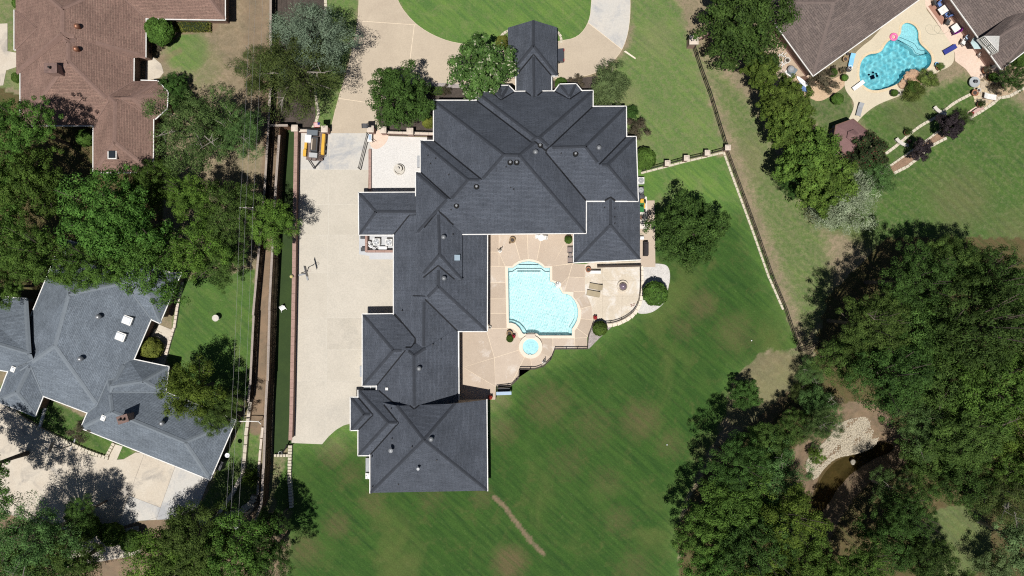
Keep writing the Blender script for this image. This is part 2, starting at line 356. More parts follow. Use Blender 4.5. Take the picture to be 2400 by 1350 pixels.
    Zc = -1.5 * sm(-45, 4, np.where(ic, dc, -dc)) - .6 * sm(-12, 8, np.where(ic, dc, -dc)); Zg = -1.35 * sm(-28, 6, np.where(ig, dg, -dg)); Z = np.minimum(Zc, Zg)
    Z += .05 * wood * jit / 3
    keep = ~(pip(px, py, grow(POOL_W, 4)) | pip(px, py, grow(NP_W, 4)))
    me = bpy.data.meshes.new('ground'); V = np.stack([X, Y, Z], -1).reshape(-1, 3)
    I = np.arange(nx * ny).reshape(ny, nx); F = np.stack([I[:-1, :-1], I[:-1, 1:], I[1:, 1:], I[1:, :-1]], -1).reshape(-1, 4)
    k = keep.reshape(-1); F = F[k[F].all(1)]
    me.vertices.add(len(V)); me.vertices.foreach_set('co', V.astype(np.float32).ravel()); me.loops.add(F.size); me.loops.foreach_set('vertex_index', F.astype(np.int32).ravel())
    me.polygons.add(len(F)); me.polygons.foreach_set('loop_start', np.arange(0, F.size, 4, dtype=np.int32)); me.update(calc_edges=True); me.polygons.foreach_set('use_smooth', np.ones(len(F), bool))
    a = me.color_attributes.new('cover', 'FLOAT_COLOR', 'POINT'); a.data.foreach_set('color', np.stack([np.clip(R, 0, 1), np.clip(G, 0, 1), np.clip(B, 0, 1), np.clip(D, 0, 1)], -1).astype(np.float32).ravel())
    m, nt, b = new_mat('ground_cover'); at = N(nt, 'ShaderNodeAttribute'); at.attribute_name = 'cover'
    sep = N(nt, 'ShaderNodeSeparateColor'); nt.links.new(at.outputs['Color'], sep.inputs[0]); p = pos(nt)
    mp = N(nt, 'ShaderNodeMapping'); mp0 = N(nt, 'ShaderNodeMapping'); mp0.inputs['Rotation'].default_value = (0, 0, math.radians(42)); nt.links.new(p, mp0.inputs[0]); mp.inputs['Scale'].default_value = (.10, 1.1, 1); nt.links.new(mp0.outputs[0], mp.inputs[0])
    streak = noise(nt, mp.outputs[0], 1.5, 4, .6)
    n1 = noise(nt, p, .16, 5, .65); n2 = noise(nt, p, 1.6, 5, .75); n3 = noise(nt, p, 5.5, 6, .85); n4 = noise(nt, p, .45, 6, .7, .5)
    nf = math_(nt, 'MULTIPLY', math_(nt, 'SUBTRACT', n2, .5), 1.1)
    def w(x, soft=.22, k=1.0): return ramp(nt, math_(nt, 'ADD', x, math_(nt, 'MULTIPLY', nf, k)), .5 - soft, .5 + soft)
    dry = mixc(nt, ramp(nt, n4, .35, .65), (.26, .205, .135), (.185, .155, .10)); dry = mixc(nt, ramp(nt, n2, .45, .7), dry, (.145, .135, .075))
    grn = mixc(nt, ramp(nt, n1, .35, .65), (.125, .200, .045), (.080, .158, .034)); grn = mixc(nt, ramp(nt, streak, .38, .68), grn, (.064, .128, .034)); grn = mixc(nt, ramp(nt, n4, .50, .72, 0, .75), grn, (.15, .180, .070)); grn = mixc(nt, ramp(nt, n2, .5, .75, 0, .5), grn, (.115, .17, .05))
    dkgrn = mixc(nt, ramp(nt, n1, .35, .65), (.023, .065, .012), (.038, .082, .017)); dkgrn = mixc(nt, ramp(nt, streak, .4, .68), dkgrn, (.017, .046, .011)); dkgrn = mixc(nt, ramp(nt, n4, .54, .74, 0, .7), dkgrn, (.070, .078, .024)); dkgrn = mixc(nt, ramp(nt, n2, .52, .74, 0, .5), dkgrn, (.050, .092, .020)); dkgrn = mixc(nt, ramp(nt, noise(nt, p, .07, 4, .6, .5), .54, .66, 0, .7), dkgrn, (.082, .100, .030)); dkgrn = mixc(nt, ramp(nt, noise(nt, p, .09, 3), .55, .7, 0, .7), dkgrn, (.048, .088, .020))  # darker green, mixed in mostly over the lower back lawn
    soil = mixc(nt, ramp(nt, n4, .35, .65), (.24, .165, .11), (.16, .12, .085)); soil = mixc(nt, ramp(nt, n3, .5, .7), soil, (.10, .095, .05))
    lawn = mixc(nt, w(sep.outputs[1], .45, .5), grn, dkgrn)
    brn = mixc(nt, sep.outputs[1], (.19, .165, .095), (.100, .074, .036))
    lawn = mixc(nt, math_(nt, 'MULTIPLY', math_(nt, 'MULTIPLY', w(at.outputs['Alpha'], .42, .9), ramp(nt, noise(nt, mp.outputs[0], 1.6, 5, .7), .27, .55, .25, 1.0)), .92), lawn, brn)
    col = mixc(nt, w(sep.outputs[0], .38), dry, lawn); col = mixc(nt, w(sep.outputs[2], .35), col, soil)
    col = mixc(nt, 1.0, col, v_rgb(nt, ramp(nt, n3, .25, .75, .55, 1.5)), 'MULTIPLY')
    nt.links.new(col, b.inputs['Base Color']); b.inputs['Roughness'].default_value = .95; b.inputs['Specular IOR Level'].default_value = .1; bump(nt, n3, b, .6, .06)
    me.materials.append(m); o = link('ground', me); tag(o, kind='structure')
    # far country around it
    mb = MB(); mb.prism([[(-900, -900), (900, -900), (900, 900), (-900, 900)], [(-83.6, -49.6), (83.6, -49.6), (83.6, 49.6), (-83.6, 49.6)]], -3, -.06)
    o = mb.build('terrain', M('terrain_cover', (.06, .085, .035), (.14, .12, .075), .05, 2, fine=.3)); tag(o, kind='structure')
make_ground()

# ------------------------------------------------------------------ paving
def clip_half(poly, a, b, side):
    out = []; n = len(poly); ax, ay = a; dx, dy = b[0] - a[0], b[1] - a[1]
    f = lambda p: side * (dx * (p[1] - ay) - dy * (p[0] - ax))
    for i in range(n):
        p, q = poly[i], poly[(i + 1) % n]; fp, fq = f(p), f(q)
        if fp >= 0: out.append(p)
        if (fp > 0) != (fq > 0) and abs(fp - fq) > 1e-9:
            t = fp / (fp - fq); out.append((p[0] + (q[0] - p[0]) * t, p[1] + (q[1] - p[1]) * t))
    return out
def area(p): return .5 * sum(p[i][0] * p[(i + 1) % len(p)][1] - p[(i + 1) % len(p)][0] * p[i][1] for i in range(len(p)))
def cut(polys, a, b):
    m = ((a[0] + b[0]) / 2, (a[1] + b[1]) / 2); out = []
    for p in polys:
        if pip(np.array([m[0]]), np.array([m[1]]), p)[0]:
            for s_ in (1, -1):
                c = clip_half(p, a, b, s_)
                if len(c) > 2 and abs(area(c)) > 6: out.append(c)
        else: out.append(p)
    return out
def paving(name, outline, cuts, mats, gap=.035, z=.05, holes=(), panel='slab', base=JOINT, seed=1):
    """a sheet of joint material with the separate slabs standing a little proud of it"""
    rnd = random.Random(seed); outs = outline if isinstance(outline[0], list) else [outline]
    mb = MB()
    for q in outs: mb.prism([W2(q)], -.1, z - .012)
    root = mb.build(name, base); tag(root, kind='structure')
    polys = [list(q) for q in outs]
    for a, b in cuts: polys = cut(polys, a, b)
    for q in polys:
        w = grow(W2(q), -gap); mb = MB(); mb.prism([w], z - .06, z + rnd.uniform(-.003, .003))
        m = mats if not isinstance(mats, list) else mats[rnd.randrange(len(mats))]
        if callable(m): m = m(sum(p[0] for p in q) / len(q), sum(p[1] for p in q) / len(q))
        mb.build(panel, m, root)
    return root
SHEETS = [0]
def sheet(name, poly, mat, z=.02, kind='structure', holes=()):
    SHEETS[0] += 1; z += SHEETS[0] * .0011
    mb = MB(); mb.prism([W2(poly)] + [W2(h) for h in holes], -.08, z); return tag(mb.build(name, mat), kind=kind)

# front drive (circular) and motor court
drive = smooth_poly([(838, -90), (842, 0), (836, 70), (815, 160), (790, 240), (775, 302)], 2, False) + [(775, 313), (885, 313), (900, 305), (888, 292), (880, 262), (930, 205), (1000, 190), (1010, 200), (1060, 198), (1200, 200), (1290, 186), (1345, 184)] + smooth_poly([(1345, 184), (1400, 172), (1450, 135), (1474, 80), (1479, 0), (1470, -90)], 2, False) + [(1384, -90)] + smooth_poly([(1386, 0), (1382, 50), (1355, 88), (1310, 96)], 2, False) + [(1250, 108), (1150, 110)] + smooth_poly([(1090, 104), (1040, 94), (985, 66), (945, 25), (928, -10), (915, -90)], 2, False)
paving('driveway', drive, [((1150, 100), (1150, 205)), ((820, 48), (970, 58)), ((971, 60), (958, 165)), ((958, 165), (955, 195)), ((1376, 52), (1465, 122)), ((840, -40), (920, -40)), ((790, 230), (890, 245)), ((1395, -20), (1478, -20))],
       lambda x, y: CONC2 if (x > 1400 and y < 75) or y < -30 else CONC3, gap=.04, seed=2)
court = [(697, 312), (775, 311), (885, 311), (885, 330), (866, 350), (862, 452), (990, 452), (990, 560), (945, 560), (945, 1000), (840, 990), (822, 992), (805, 997), (788, 1007), (771, 1022), (755, 1041), (683, 1038), (686, 745)]
paving('motor_court', court, [((690, 398), (870, 398)), ((690, 551), (930, 551)), ((690, 745), (930, 745)), ((690, 893), (850, 893)), ((773, 330), (773, 390)), ((770, 420), (770, 540)), ((768, 560), (768, 740)), ((766, 760), (766, 890)), ((764, 900), (764, 1000)), ((780, 640), (940, 640)), ((700, 640), (760, 640)), ((700, 480), (760, 480)), ((780, 480), (855, 480)), ((780, 820), (940, 820))],
       [lambda x, y: CONC2 if y < 398 else CONC, lambda x, y: CONC2 if y < 398 else CONCB, lambda x, y: CONC2 if y < 398 else CONCC], gap=.03, base=M('court_joint', (.47, .44, .38), (.56, .53, .46), .6, 20), seed=3)
sheet('courtyard', [(866, 330), (905, 319), (1030, 323), (1030, 455), (866, 455)], PEBBLE, .03)
sheet('entry_paving', smooth_poly([(866, 340), (866, 305), (905, 305), (912, 322), (900, 342), (880, 352)], 2), SANDY, .055)
sheet('equipment_pad', [(842, 548), (935, 548), (935, 608), (866, 608), (866, 600), (842, 596)], M('new_concrete', (.46, .47, .48), (.42, .43, .44), .6, 8, fine=.08), .058)
# pool terrace
dk = [[Z3(*p) for p in q] for q in ([(235, 95), (915, 95), (915, 315), (752, 334), (698, 334), (682, 316), (650, 296), (613, 284), (575, 280), (537, 284), (500, 296), (468, 316), (452, 334), (399, 336), (235, 336)],
      [(235, 336), (399, 336), (411, 803), (235, 803)],
      [(60, 803), (235, 803), (411, 803), (462, 808), (492, 835), (502, 872), (530, 872), (508, 905), (502, 945), (512, 985), (540, 1015), (590, 1028), (602, 1107), (503, 1107), (500, 1175), (440, 1232), (327, 1240), (324, 1338), (60, 1338)],
      [(602, 1107), (590, 1028), (640, 1014), (668, 985), (678, 945), (672, 905), (650, 876), (922, 876), (1016, 872), (1015, 960), (770, 962), (742, 1032), (692, 1082), (625, 1107)],
      [(752, 334), (915, 315), (1000, 318), (1000, 540), (1032, 590), (1050, 640), (1060, 745), (1022, 860), (1016, 872), (922, 876), (922, 818), (940, 795), (960, 755), (970, 712), (970, 670), (958, 630), (938, 594), (914, 566), (914, 526), (836, 524), (824, 494), (806, 468), (780, 446), (752, 438)])]
jl = [((352, 100), (352, 210)), ((290, 228), (365, 228)), ((355, 240), (400, 337)), ((475, 160), (512, 286)), ((565, 105), (572, 275)), ((665, 150), (637, 288)), ((840, 175), (752, 334)), ((752, 334), (905, 312)), ((905, 318), (878, 412)), ((878, 415), (820, 470)), ((878, 415), (1000, 422)), ((836, 524), (1000, 526)), ((1000, 540), (925, 592)), ((970, 655), (1050, 632)), ((970, 730), (1060, 740)), ((935, 798), (1016, 858)), ((922, 880), (925, 958)), ((757, 880), (757, 955)), ((668, 985), (735, 1020)), ((590, 1028), (602, 1105)), ((545, 1018), (502, 1105)), ((505, 965), (318, 1024)), ((318, 1024), (90, 1095)), ((318, 1040), (325, 1240)), ((255, 810), (317, 1022)), ((140, 1130), (324, 1240)), ((235, 690), (408, 690)), ((235, 580), (405, 580)), ((235, 460), (402, 458))]
paving('pool_terrace', dk, [(Z3(*a), Z3(*b)) for a, b in jl], [DECK, DECKB, DECKC], gap=.03, z=.06, panel='deck_panel', seed=4)
pat = [Z3(*p) for p in [(1000, 318), (1075, 300), (1420, 295), (1422, 420), (1420, 540), (1405, 620), (1372, 678), (1320, 722), (1250, 755), (1170, 772), (1100, 768), (1060, 745), (1050, 640), (1032, 590), (1000, 540)]]
paving('stamped_patio', pat, [(Z3(1132, 320), Z3(1132, 765)), (Z3(1010, 560), Z3(1400, 560)), (Z3(1150, 440), Z3(1415, 440)), (Z3(1280, 580), Z3(1270, 740))], STAMP, gap=.012, z=.058, base=M('patio_joint', (.3, .26, .2), (.35, .3, .24), 2, 20), seed=5)
sheet('white_gravel_bed', [Z3(*p) for p in smooth_poly([(1420, 318), (1560, 312), (1630, 330), (1645, 420), (1622, 520), (1606, 600), (1545, 660), (1480, 692), (1385, 692), (1405, 640), (1425, 540)], 2)], GRAVW, .03)
sheet('river_gravel_bed', [Z3(*p) for p in [(1062, 748), (1165, 778), (1212, 782), (1110, 875), (1028, 958), (1020, 945), (1024, 862)]], GRAVG, .03)
sheet('side_path', [(1490, 470), (1534, 470), (1536, 626), (1490, 626)], DECK, .03)
sheet('service_pad', [(1490, 461), (1516, 461), (1518, 537), (1490, 537)], M('pale_pad', (.62, .58, .52), (.56, .52, .46), .6, 8), .05)
# mulch and planting beds
sheet('mulch_bed', smooth_poly([(648, -90), (762, -90), (765, 20), (740, 60), (720, 160), (735, 240), (742, 270), (732, 302), (690, 302), (652, 296), (648, 100)], 2), MULCH, .03)
sheet('planting_bed', [(880, 255), (905, 205), (960, 190), (1060, 198), (1200, 212), (1200, 250), (1030, 250), (1025, 320), (912, 318), (905, 305), (890, 295)], MULCH, .03)
sheet('pebble_strip', [(985, 192), (1060, 196), (1130, 198), (1130, 208), (1060, 206), (990, 204)], GRAVG, .045)
sheet('entry_bed', [(1292, 190), (1350, 184), (1400, 178), (1400, 215), (1292, 215)], MULCH, .03)
# artificial turf run between fence and court wall
sheet('turf_run', [(664, 300), (700, 306), (697, 500), (690, 1040), (640, 1070), (643, 900)], M('dark_turf', (.028, .052, .011), (.020, .040, .009), .5, 8, fine=.25), .03)
# lower left drive
ld = [(-60, 930), (0, 945), (45, 968), (110, 1008), (160, 1040), (215, 1068), (262, 1078), (290, 1076), (318, 1060), (338, 1062), (492, 1122), (464, 1190), (440, 1215), (330, 1220), (235, 1250), (200, 1250), (100, 1230), (-60, 1180)]
paving('side_driveway', ld, [((172, 1050), (130, 1125)), ((338, 1065), (292, 1190)), ((410, 1095), (377, 1188)), ((300, 1160), (378, 1190)), ((130, 1125), (60, 1240)), ((240, 1190), (290, 1195))], lambda x, y: CONC2 if y > 1160 and x > 300 else CONCW, gap=.02, base=M('dark_joint', (.16, .14, .12), (.22, .19, .16), 2, 20), seed=6)
sheet('garden_walk', [(268, 1040), (288, 1046), (274, 1078), (254, 1078)], CONCW, .06)
sheet('side_terrace', [(372, 760), (408, 775), (372, 905), (400, 915), (385, 960), (340, 930), (310, 870)], CONCW, .03)
sheet('back_steps', [(215, 1255), (325, 1232), (330, 1300), (150, 1330), (160, 1290)], CONCW, .035)
# upper left
sheet('neighbour_drive', [(-80, 60), (18, 55), (18, 120), (45, 125), (45, 155), (15, 165), (8, 200), (-80, 210)], CONCW, .03)
sheet('garden_patio', [(345, 130), (360, 135), (378, 150), (384, 170), (375, 182), (340, 190)], CONCW, .03)
# right neighbour
deck2 = smooth_poly([Q(*p) for p in [(860, -300), (1000, -300), (900, 30), (1000, 160), (1120, 330), (1148, 400), (1140, 470), (1100, 510), (1020, 540), (960, 600), (800, 700), (700, 735), (560, 790), (480, 850), (430, 900), (360, 985), (312, 958), (370, 860), (392, 790), (375, 745), (330, 690), (315, 640), (325, 560), (380, 400), (600, 240)]], 2)
sheet('neighbour_pool_deck', deck2, POOLDECK2, .055, holes=[NP_W])
sheet('pink_terrace', [Q(*p) for p in [(860, -200), (1300, -200), (1300, 100), (1480, 520), (1350, 590), (1290, 605), (1230, 520), (1150, 460), (1148, 400), (1110, 320), (1000, 150), (900, 10)]], SANDY, .045)
sheet('sand_path', smooth_poly([Q(*p) for p in [(-60, 560), (0, 590), (100, 620), (230, 600), (300, 560), (330, 600), (322, 650), (240, 710), (130, 772), (60, 740), (-10, 715), (-80, 640)]], 2), M('decomposed_granite', (.50, .37, .25), (.42, .30, .19), .7, 8, c3=(.36, .27, .19), s3=.8, fine=.25), .03)
sheet('side_yard_soil', [(1800, 120), (1850, 85), (1905, 175), (1850, 250), (1790, 200)], M('side_soil', (.42, .33, .24), (.33, .25, .18), .8, 7, c3=(.50, .40, .34), fine=.3), .02)
sheet('side_walk', [(1836, 105), (1850, 95), (1900, 175), (1888, 182)], SANDY, .04)
sheet('long_bed', [Q(*p) for p in [(660, 1250), (760, 1180), (900, 1085), (1030, 985), (1085, 1040), (960, 1105), (860, 1200), (790, 1260), (690, 1310)]], M('bed_bark', (.27, .175, .115), (.20, .13, .085), 1.2, 9, fine=.4), .03)
sheet('rock_garden', [Q(*p) for p in [(1340, 580), (1480, 520), (1800, 420), (1800, 640), (1560, 730), (1480, 740), (1420, 640)]], M('rocky_soil', (.42, .32, .21), (.30, .22, .14), 1.0, 7, c3=(.2, .17, .09), s3=.7, fine=.35), .03)
sheet('small_terrace', [Q(*p) for p in [(1225, 855), (1310, 800), (1330, 830), (1255, 900)]], SANDY, .035)
# ------------------------------------------------------------------ roofs and houses
class House:
    def __init__(s, name, label, cx, cy, shingle_m, cap_m, gut_m, wall_m, valley_m=VALLEY, capw=.2):
        s.root = thing(name, label, 'house', P(cx, cy)); s.sh, s.cap, s.gut, s.wall, s.val, s.capw = shingle_m, cap_m, gut_m, wall_m, valley_m, capw
        s.sec = []
    def section(s, vs, faces, eaves, caps, wall=None, inset=.55, z_low=None):
        """vs: world points; faces: first edge is the eave; eaves, caps: index pairs"""
        s.sec.append(dict(v=[Vector(v) for v in vs], f=faces, e=eaves, c=caps, wall=wall, inset=inset))
    def hip(s, c, ze, A, B, zr, axis='h', wall=True, gutter=(0, 1, 2, 3), drop=(), part=()):
        """c: NW, NE, SE, SW eave corners; A, B ridge ends; edges N,E,S,W = 0..3"""
        k = len(s.sec) * .004
        vs = [P(x, y, ze - k) for x, y in c] + [P(A[0], A[1], zr - k), P(B[0], B[1], zr - k)]
        if axis == 'h': F = [(0, 1, 5, 4), (1, 2, 5), (2, 3, 4, 5), (3, 0, 4)]; C = [(0, 4), (3, 4), (1, 5), (2, 5), (4, 5)]
        else: F = [(0, 1, 4), (1, 2, 5, 4), (2, 3, 5), (3, 0, 4, 5)]; C = [(0, 4), (1, 4), (2, 5), (3, 5), (4, 5)]
        C = [t for t in C if t not in drop] + list(part)
        E = [((0, 1), (1, 2), (2, 3), (3, 0))[i] for i in gutter]
        s.section(vs, F, E, C, wall=[0, 1, 2, 3] if wall else None)
    def finish(s):
        root = s.root; L = root.location; tri_v = []; tri_f = []
        for q in s.sec:
            b = len(tri_v); tri_v += q['v']
            for f in q['f']:
                for i in range(1, len(f) - 1): tri_f.append((b + f[0], b + f[i], b + f[i + 1]))
        s.bvh = BVHTree.FromPolygons([tuple(v) for v in tri_v], tri_f)
        def top(x, y):
            h = s.bvh.ray_cast(Vector((x, y, 60)), Vector((0, 0, -1))); return h[0].z if h[0] else -1
        s.top = top
        own = [BVHTree.FromPolygons([tuple(v) for v in q['v']], [tuple(f) for f in q['f']]) for q in s.sec]
        def clear(p, qi):
            for k, bv in enumerate(own):
                if k != qi:
                    h = bv.ray_cast(Vector((p.x, p.y, 60)), Vector((0, 0, -1)))
                    if h[0] and h[0].z > p.z - .28: return False
            return True
        for q in s.sec:                                   # shingled planes
            me = bpy.data.meshes.new('roof_section'); n = len(q['v']); vs = [v - L for v in q['v']]
            fs = [tuple(f) for f in q['f']]
            me.from_pydata(vs, [], fs); uvl = me.uv_layers.new(name='UVMap')
            for p in me.polygons:
                a, b = Vector(vs[p.vertices[0]]), Vector(vs[p.vertices[1]]); u = (b - a).normalized(); nrm = p.normal; w = nrm.cross(u)
                for li in p.loop_indices:
                    d = Vector(vs[me.loops[li].vertex_index]) - a; uvl.data[li].uv = (d.dot(u) + 37.3 * p.index, d.dot(w))
            me.materials.append(s.sh)
            o = link('roof_section', me, root); sol = o.modifiers.new('thick', 'SOLIDIFY'); sol.thickness = .12; sol.offset = (-1 if me.polygons[0].normal.z > 0 else 1)
            if q['wall']:
                c = [q['v'][i] for i in q['wall']]; m = MB(); poly = grow([(v.x, v.y) for v in c], -q['inset'])
                m.prism([poly], 0, min(v.z for v in c) - .14); m.build('wall', s.wall, root, world=True)
        def runs(a, b, test, step=.35):
            d = b - a; n = max(2, int(d.length / step)); ok = [test(a + d * ((i + .5) / n)) for i in range(n)]; i = 0
            while i < n:
                if ok[i]:
                    j = i
                    while j < n and ok[j]: j += 1
                    if (j - i) * step > .5: yield a + d * (i / n), a + d * (j / n)
                    i = j
                else: i += 1
        def strip(name, a, b, w, lift, mat, step=.9):
            d = b - a; d2 = Vector((d.x, d.y, 0))
            if d2.length < .2: return
            sd = Vector((-d2.y, d2.x, 0)).normalized() * w; n = max(1, int(d.length / step)); m = MB(); vs = []; fs = []
            for i in range(n + 1):
                p = a + d * (i / n)
                for k in (-1, 0, 1):
                    e = p + sd * k; z = top(e.x, e.y)
                    if z < p.z - w * 1.4 - .2 or z > p.z + w * 1.4 + .2: z = p.z - (abs(k) * w * .5)
                    if k == 0: z = max(z, p.z)
                    vs.append((e.x, e.y, z + lift))
                if i:
                    q = 3 * i; fs += [(q - 3, q - 2, q + 1, q), (q - 2, q - 1, q + 2, q + 1)]
            m.add(vs, fs); o = m.build(name, mat, root, world=True); return o
        for qi, q in enumerate(s.sec):
            for i, j in q['c']:                           # ridge and hip caps
                if i >= 10: i, j = i // 10 - 1, j; pa, pb = q['v'][i], q['v'][i].lerp(q['v'][j], .31)
                else: pa, pb = q['v'][i], q['v'][j]
                for a, b in runs(pa, pb, lambda p: clear(p, qi)): strip('ridge_cap', a, b, s.capw, .035, s.cap)
            cen = sum(q['v'], Vector()) / len(q['v'])
            for i, j in q['e']:                           # gutters
                a0, b0 = q['v'][i], q['v'][j]; d = (b0 - a0).normalized(); out = Vector((d.y, -d.x, 0))
                if out.dot((a0 + b0) / 2 - cen) < 0: out = -out
                inn = -out * .15
                for a, b in runs(a0, b0, lambda p: top(p.x + inn.x, p.y + inn.y) < p.z + .22, .25):
                    m = MB(); o_ = out * .068; a = a + o_; b = b + o_
                    e = d * .08; m.beam(a - e - Vector((0, 0, .055)), b + e - Vector((0, 0, .055)), .125, .14); m.build('gutter', s.gut, root, world=True)
        for i in range(len(s.sec)):                       # valleys where two roofs meet
            for j in range(i + 1, len(s.sec)):
                if (i, j) in getattr(s, 'skip', ()): continue
                for fa in s.sec[i]['f']:
                    A = [s.sec[i]['v'][k] for k in fa]
                    for fb in s.sec[j]['f']:
                        if (i, j) in getattr(s, 'north_only', ()) and fb is not s.sec[j]['f'][0]: continue
                        Bq = [s.sec[j]['v'][k] for k in fb]; hits = []
                        for X, Y in ((A, Bq), (Bq, A)):
                            for k in range(len(X)):
                                p, r = X[k], X[(k + 1) % len(X)]; d = r - p
                                for t in range(1, len(Y) - 1):
                                    h = geometry.intersect_ray_tri(Y[0], Y[t], Y[t + 1], d, p, True)
                                    if h is not None and 0 <= (h - p).dot(d) / d.dot(d) <= 1: hits.append(h)
                        nA = geometry.normal(A); nB = geometry.normal(Bq)
                        if abs(nA.dot(nB)) > .985: continue
                        if len(hits) >= 2:
                            a, b = max(((u, v) for u in hits for v in hits), key=lambda t: (t[0] - t[1]).length)
                            if (a - b).length > .6:
                                def vis(p):
                                    if top(p.x, p.y) > p.z + .12: return False
                                    d = (b - a); sd = Vector((-d.y, d.x, 0)).normalized() * .3
                                    z1, z2 = top(p.x + sd.x, p.y + sd.y), top(p.x - sd.x, p.y - sd.y)
                                    return z1 + z2 > 2 * p.z + .06
                                for u, v in runs(a, b, vis): strip('valley_flashing', u, v, .09, .04, s.val)
    def hit(s, x, y):
        o = Vector((0, 0, H)); d = (P(x, y, 0) - o).normalized(); h = s.bvh.ray_cast(o, d); return h[0] if h[0] else P(x, y, 3)

# ---- the large dark-roofed house
MH = House('main_house', 'large rambling house with dark slate grey shingle roof and white gutters', 1100, 600, SH_MAIN, SH_CAP, WHITE, STUCCO)
ze = 4.6
MH.hip([(1017, 236), (1374, 236), (1373, 546), (1017, 549)], ze, (1181, 362), (1217, 363), 11.7, drop=[(3, 4)], part=[(50, 3)])                                    # centre
MH.hip([(1117, 216), (1389, 213), (1389, 438), (1117, 438)], ze, (1256, 322), (1264, 322), 10.6)                                   # north
MH.hip([(1190, 251), (1467, 250), (1469, 470), (1190, 470)], ze, (1288, 345), (1372, 343), 9.5)                                    # east
MH.hip([(1250, 321), (1490, 321), (1495, 471), (1250, 471)], ze, (1330, 386), (1424, 386), 7.95)                                   # east step
MH.hip([(986, 330), (1230, 330), (1230, 546), (986, 548)], ze, (1097, 421), (1150, 421), 9.58, gutter=(0, 3))                                      # west
MH.hip([(975, 404), (1200, 404), (1200, 546), (975, 548)], ze, (1047, 467), (1120, 467), 7.80, gutter=(0,))                                     # west step
MH.section([P(985, 546, 4.7), P(1083, 548, 4.75), P(1083, 656, 4.85), P(985, 650, 4.85), P(1027, 490, 6.75), P(1030, 596, 6.75)], [(1, 2, 5, 4), (2, 3, 5), (3, 0, 4, 5)], [], [(2, 5), (3, 5), (4, 5)])                   # raised link
MH.hip([(923, 506), (1142, 500), (1141, 776), (923, 776)], 2.8, (1028, 503), (1027, 671), 5.9, 'v')                                # long wing
MH.hip([(841, 452), (1010, 451), (1010, 550), (842, 550)], 2.8, (881, 496), (985, 496), 4.1)                                       # west porch wing
MH.hip([(1345, 455), (1500, 455), (1500, 608), (1345, 615)], 2.9, (1431, 455), (1431, 527), 4.95, 'v', gutter=(2, 3))                             # east wing
MH.hip([(926, 690), (1073, 690), (1073, 860), (926, 860)], 2.8, (994, 695), (993, 812), 5.1, 'v', gutter=(1,), drop=[(0, 4), (1, 4)])
MH.hip([(850, 737), (1000, 735), (1000, 903), (850, 904)], 2.8, (922, 821), (960, 821), 5.2)                                      # garage
MH.hip([(883, 768), (1074, 768), (1075, 1010), (883, 1010)], 2.8, (970, 833), (971, 995), 5.9, 'v', gutter=(1, 3))
def g2():
    a = [(868, 1155, 3), (1142, 1150, 3), (1140, 937, 3), (1066, 946, 5.5), (930, 951, 5.5), (868, 938, 3), (993, 1031, 8.6)]
    vs = [P(*p) for p in a]
    MH.section(vs, [(0, 1, 6), (1, 2, 3, 6), (3, 4, 6), (5, 0, 6, 4)], [(1, 2), (0, 5)], [(0, 6), (1, 6), (3, 6), (4, 6)], wall=[0, 1, 2, 5])
g2()
MH.hip([(840, 915), (975, 915), (975, 1067), (840, 1067)], 3.0, (910, 991), (950, 991), 6.1, gutter=(2, 3))
MH.hip([(822, 932), (930, 930), (930, 1007), (822, 1008)], 3.0, (854, 972), (905, 972), 4.55)
# the gable wall of the south block
def bay(pts, peak, back, z0, z1, wide):
    vs = [P(x, y, z0) for x, y in pts] + [P(peak[0], peak[1], z1), P(back[0], back[1], z1)]; n = len(pts)
    F = [(i, i + 1, n) for i in range(1, n - 2)] + [(0, 1, n, n + 1), (n - 2, n - 1, n + 1, n)]
    MH.section(vs, F, [(i, i + 1) for i in range(n - 1)], [(i, n) for i in range(1, n - 1)], wall=None)
bay([(1145, 224), (1156, 205), (1171, 201), (1192, 201), (1206, 215)], (1175, 228), (1174, 246), ze, 5.7, 1)
bay([(1299, 215), (1312, 198), (1350, 197), (1364, 214)], (1335, 226), (1336, 244), ze, 5.7, 1)
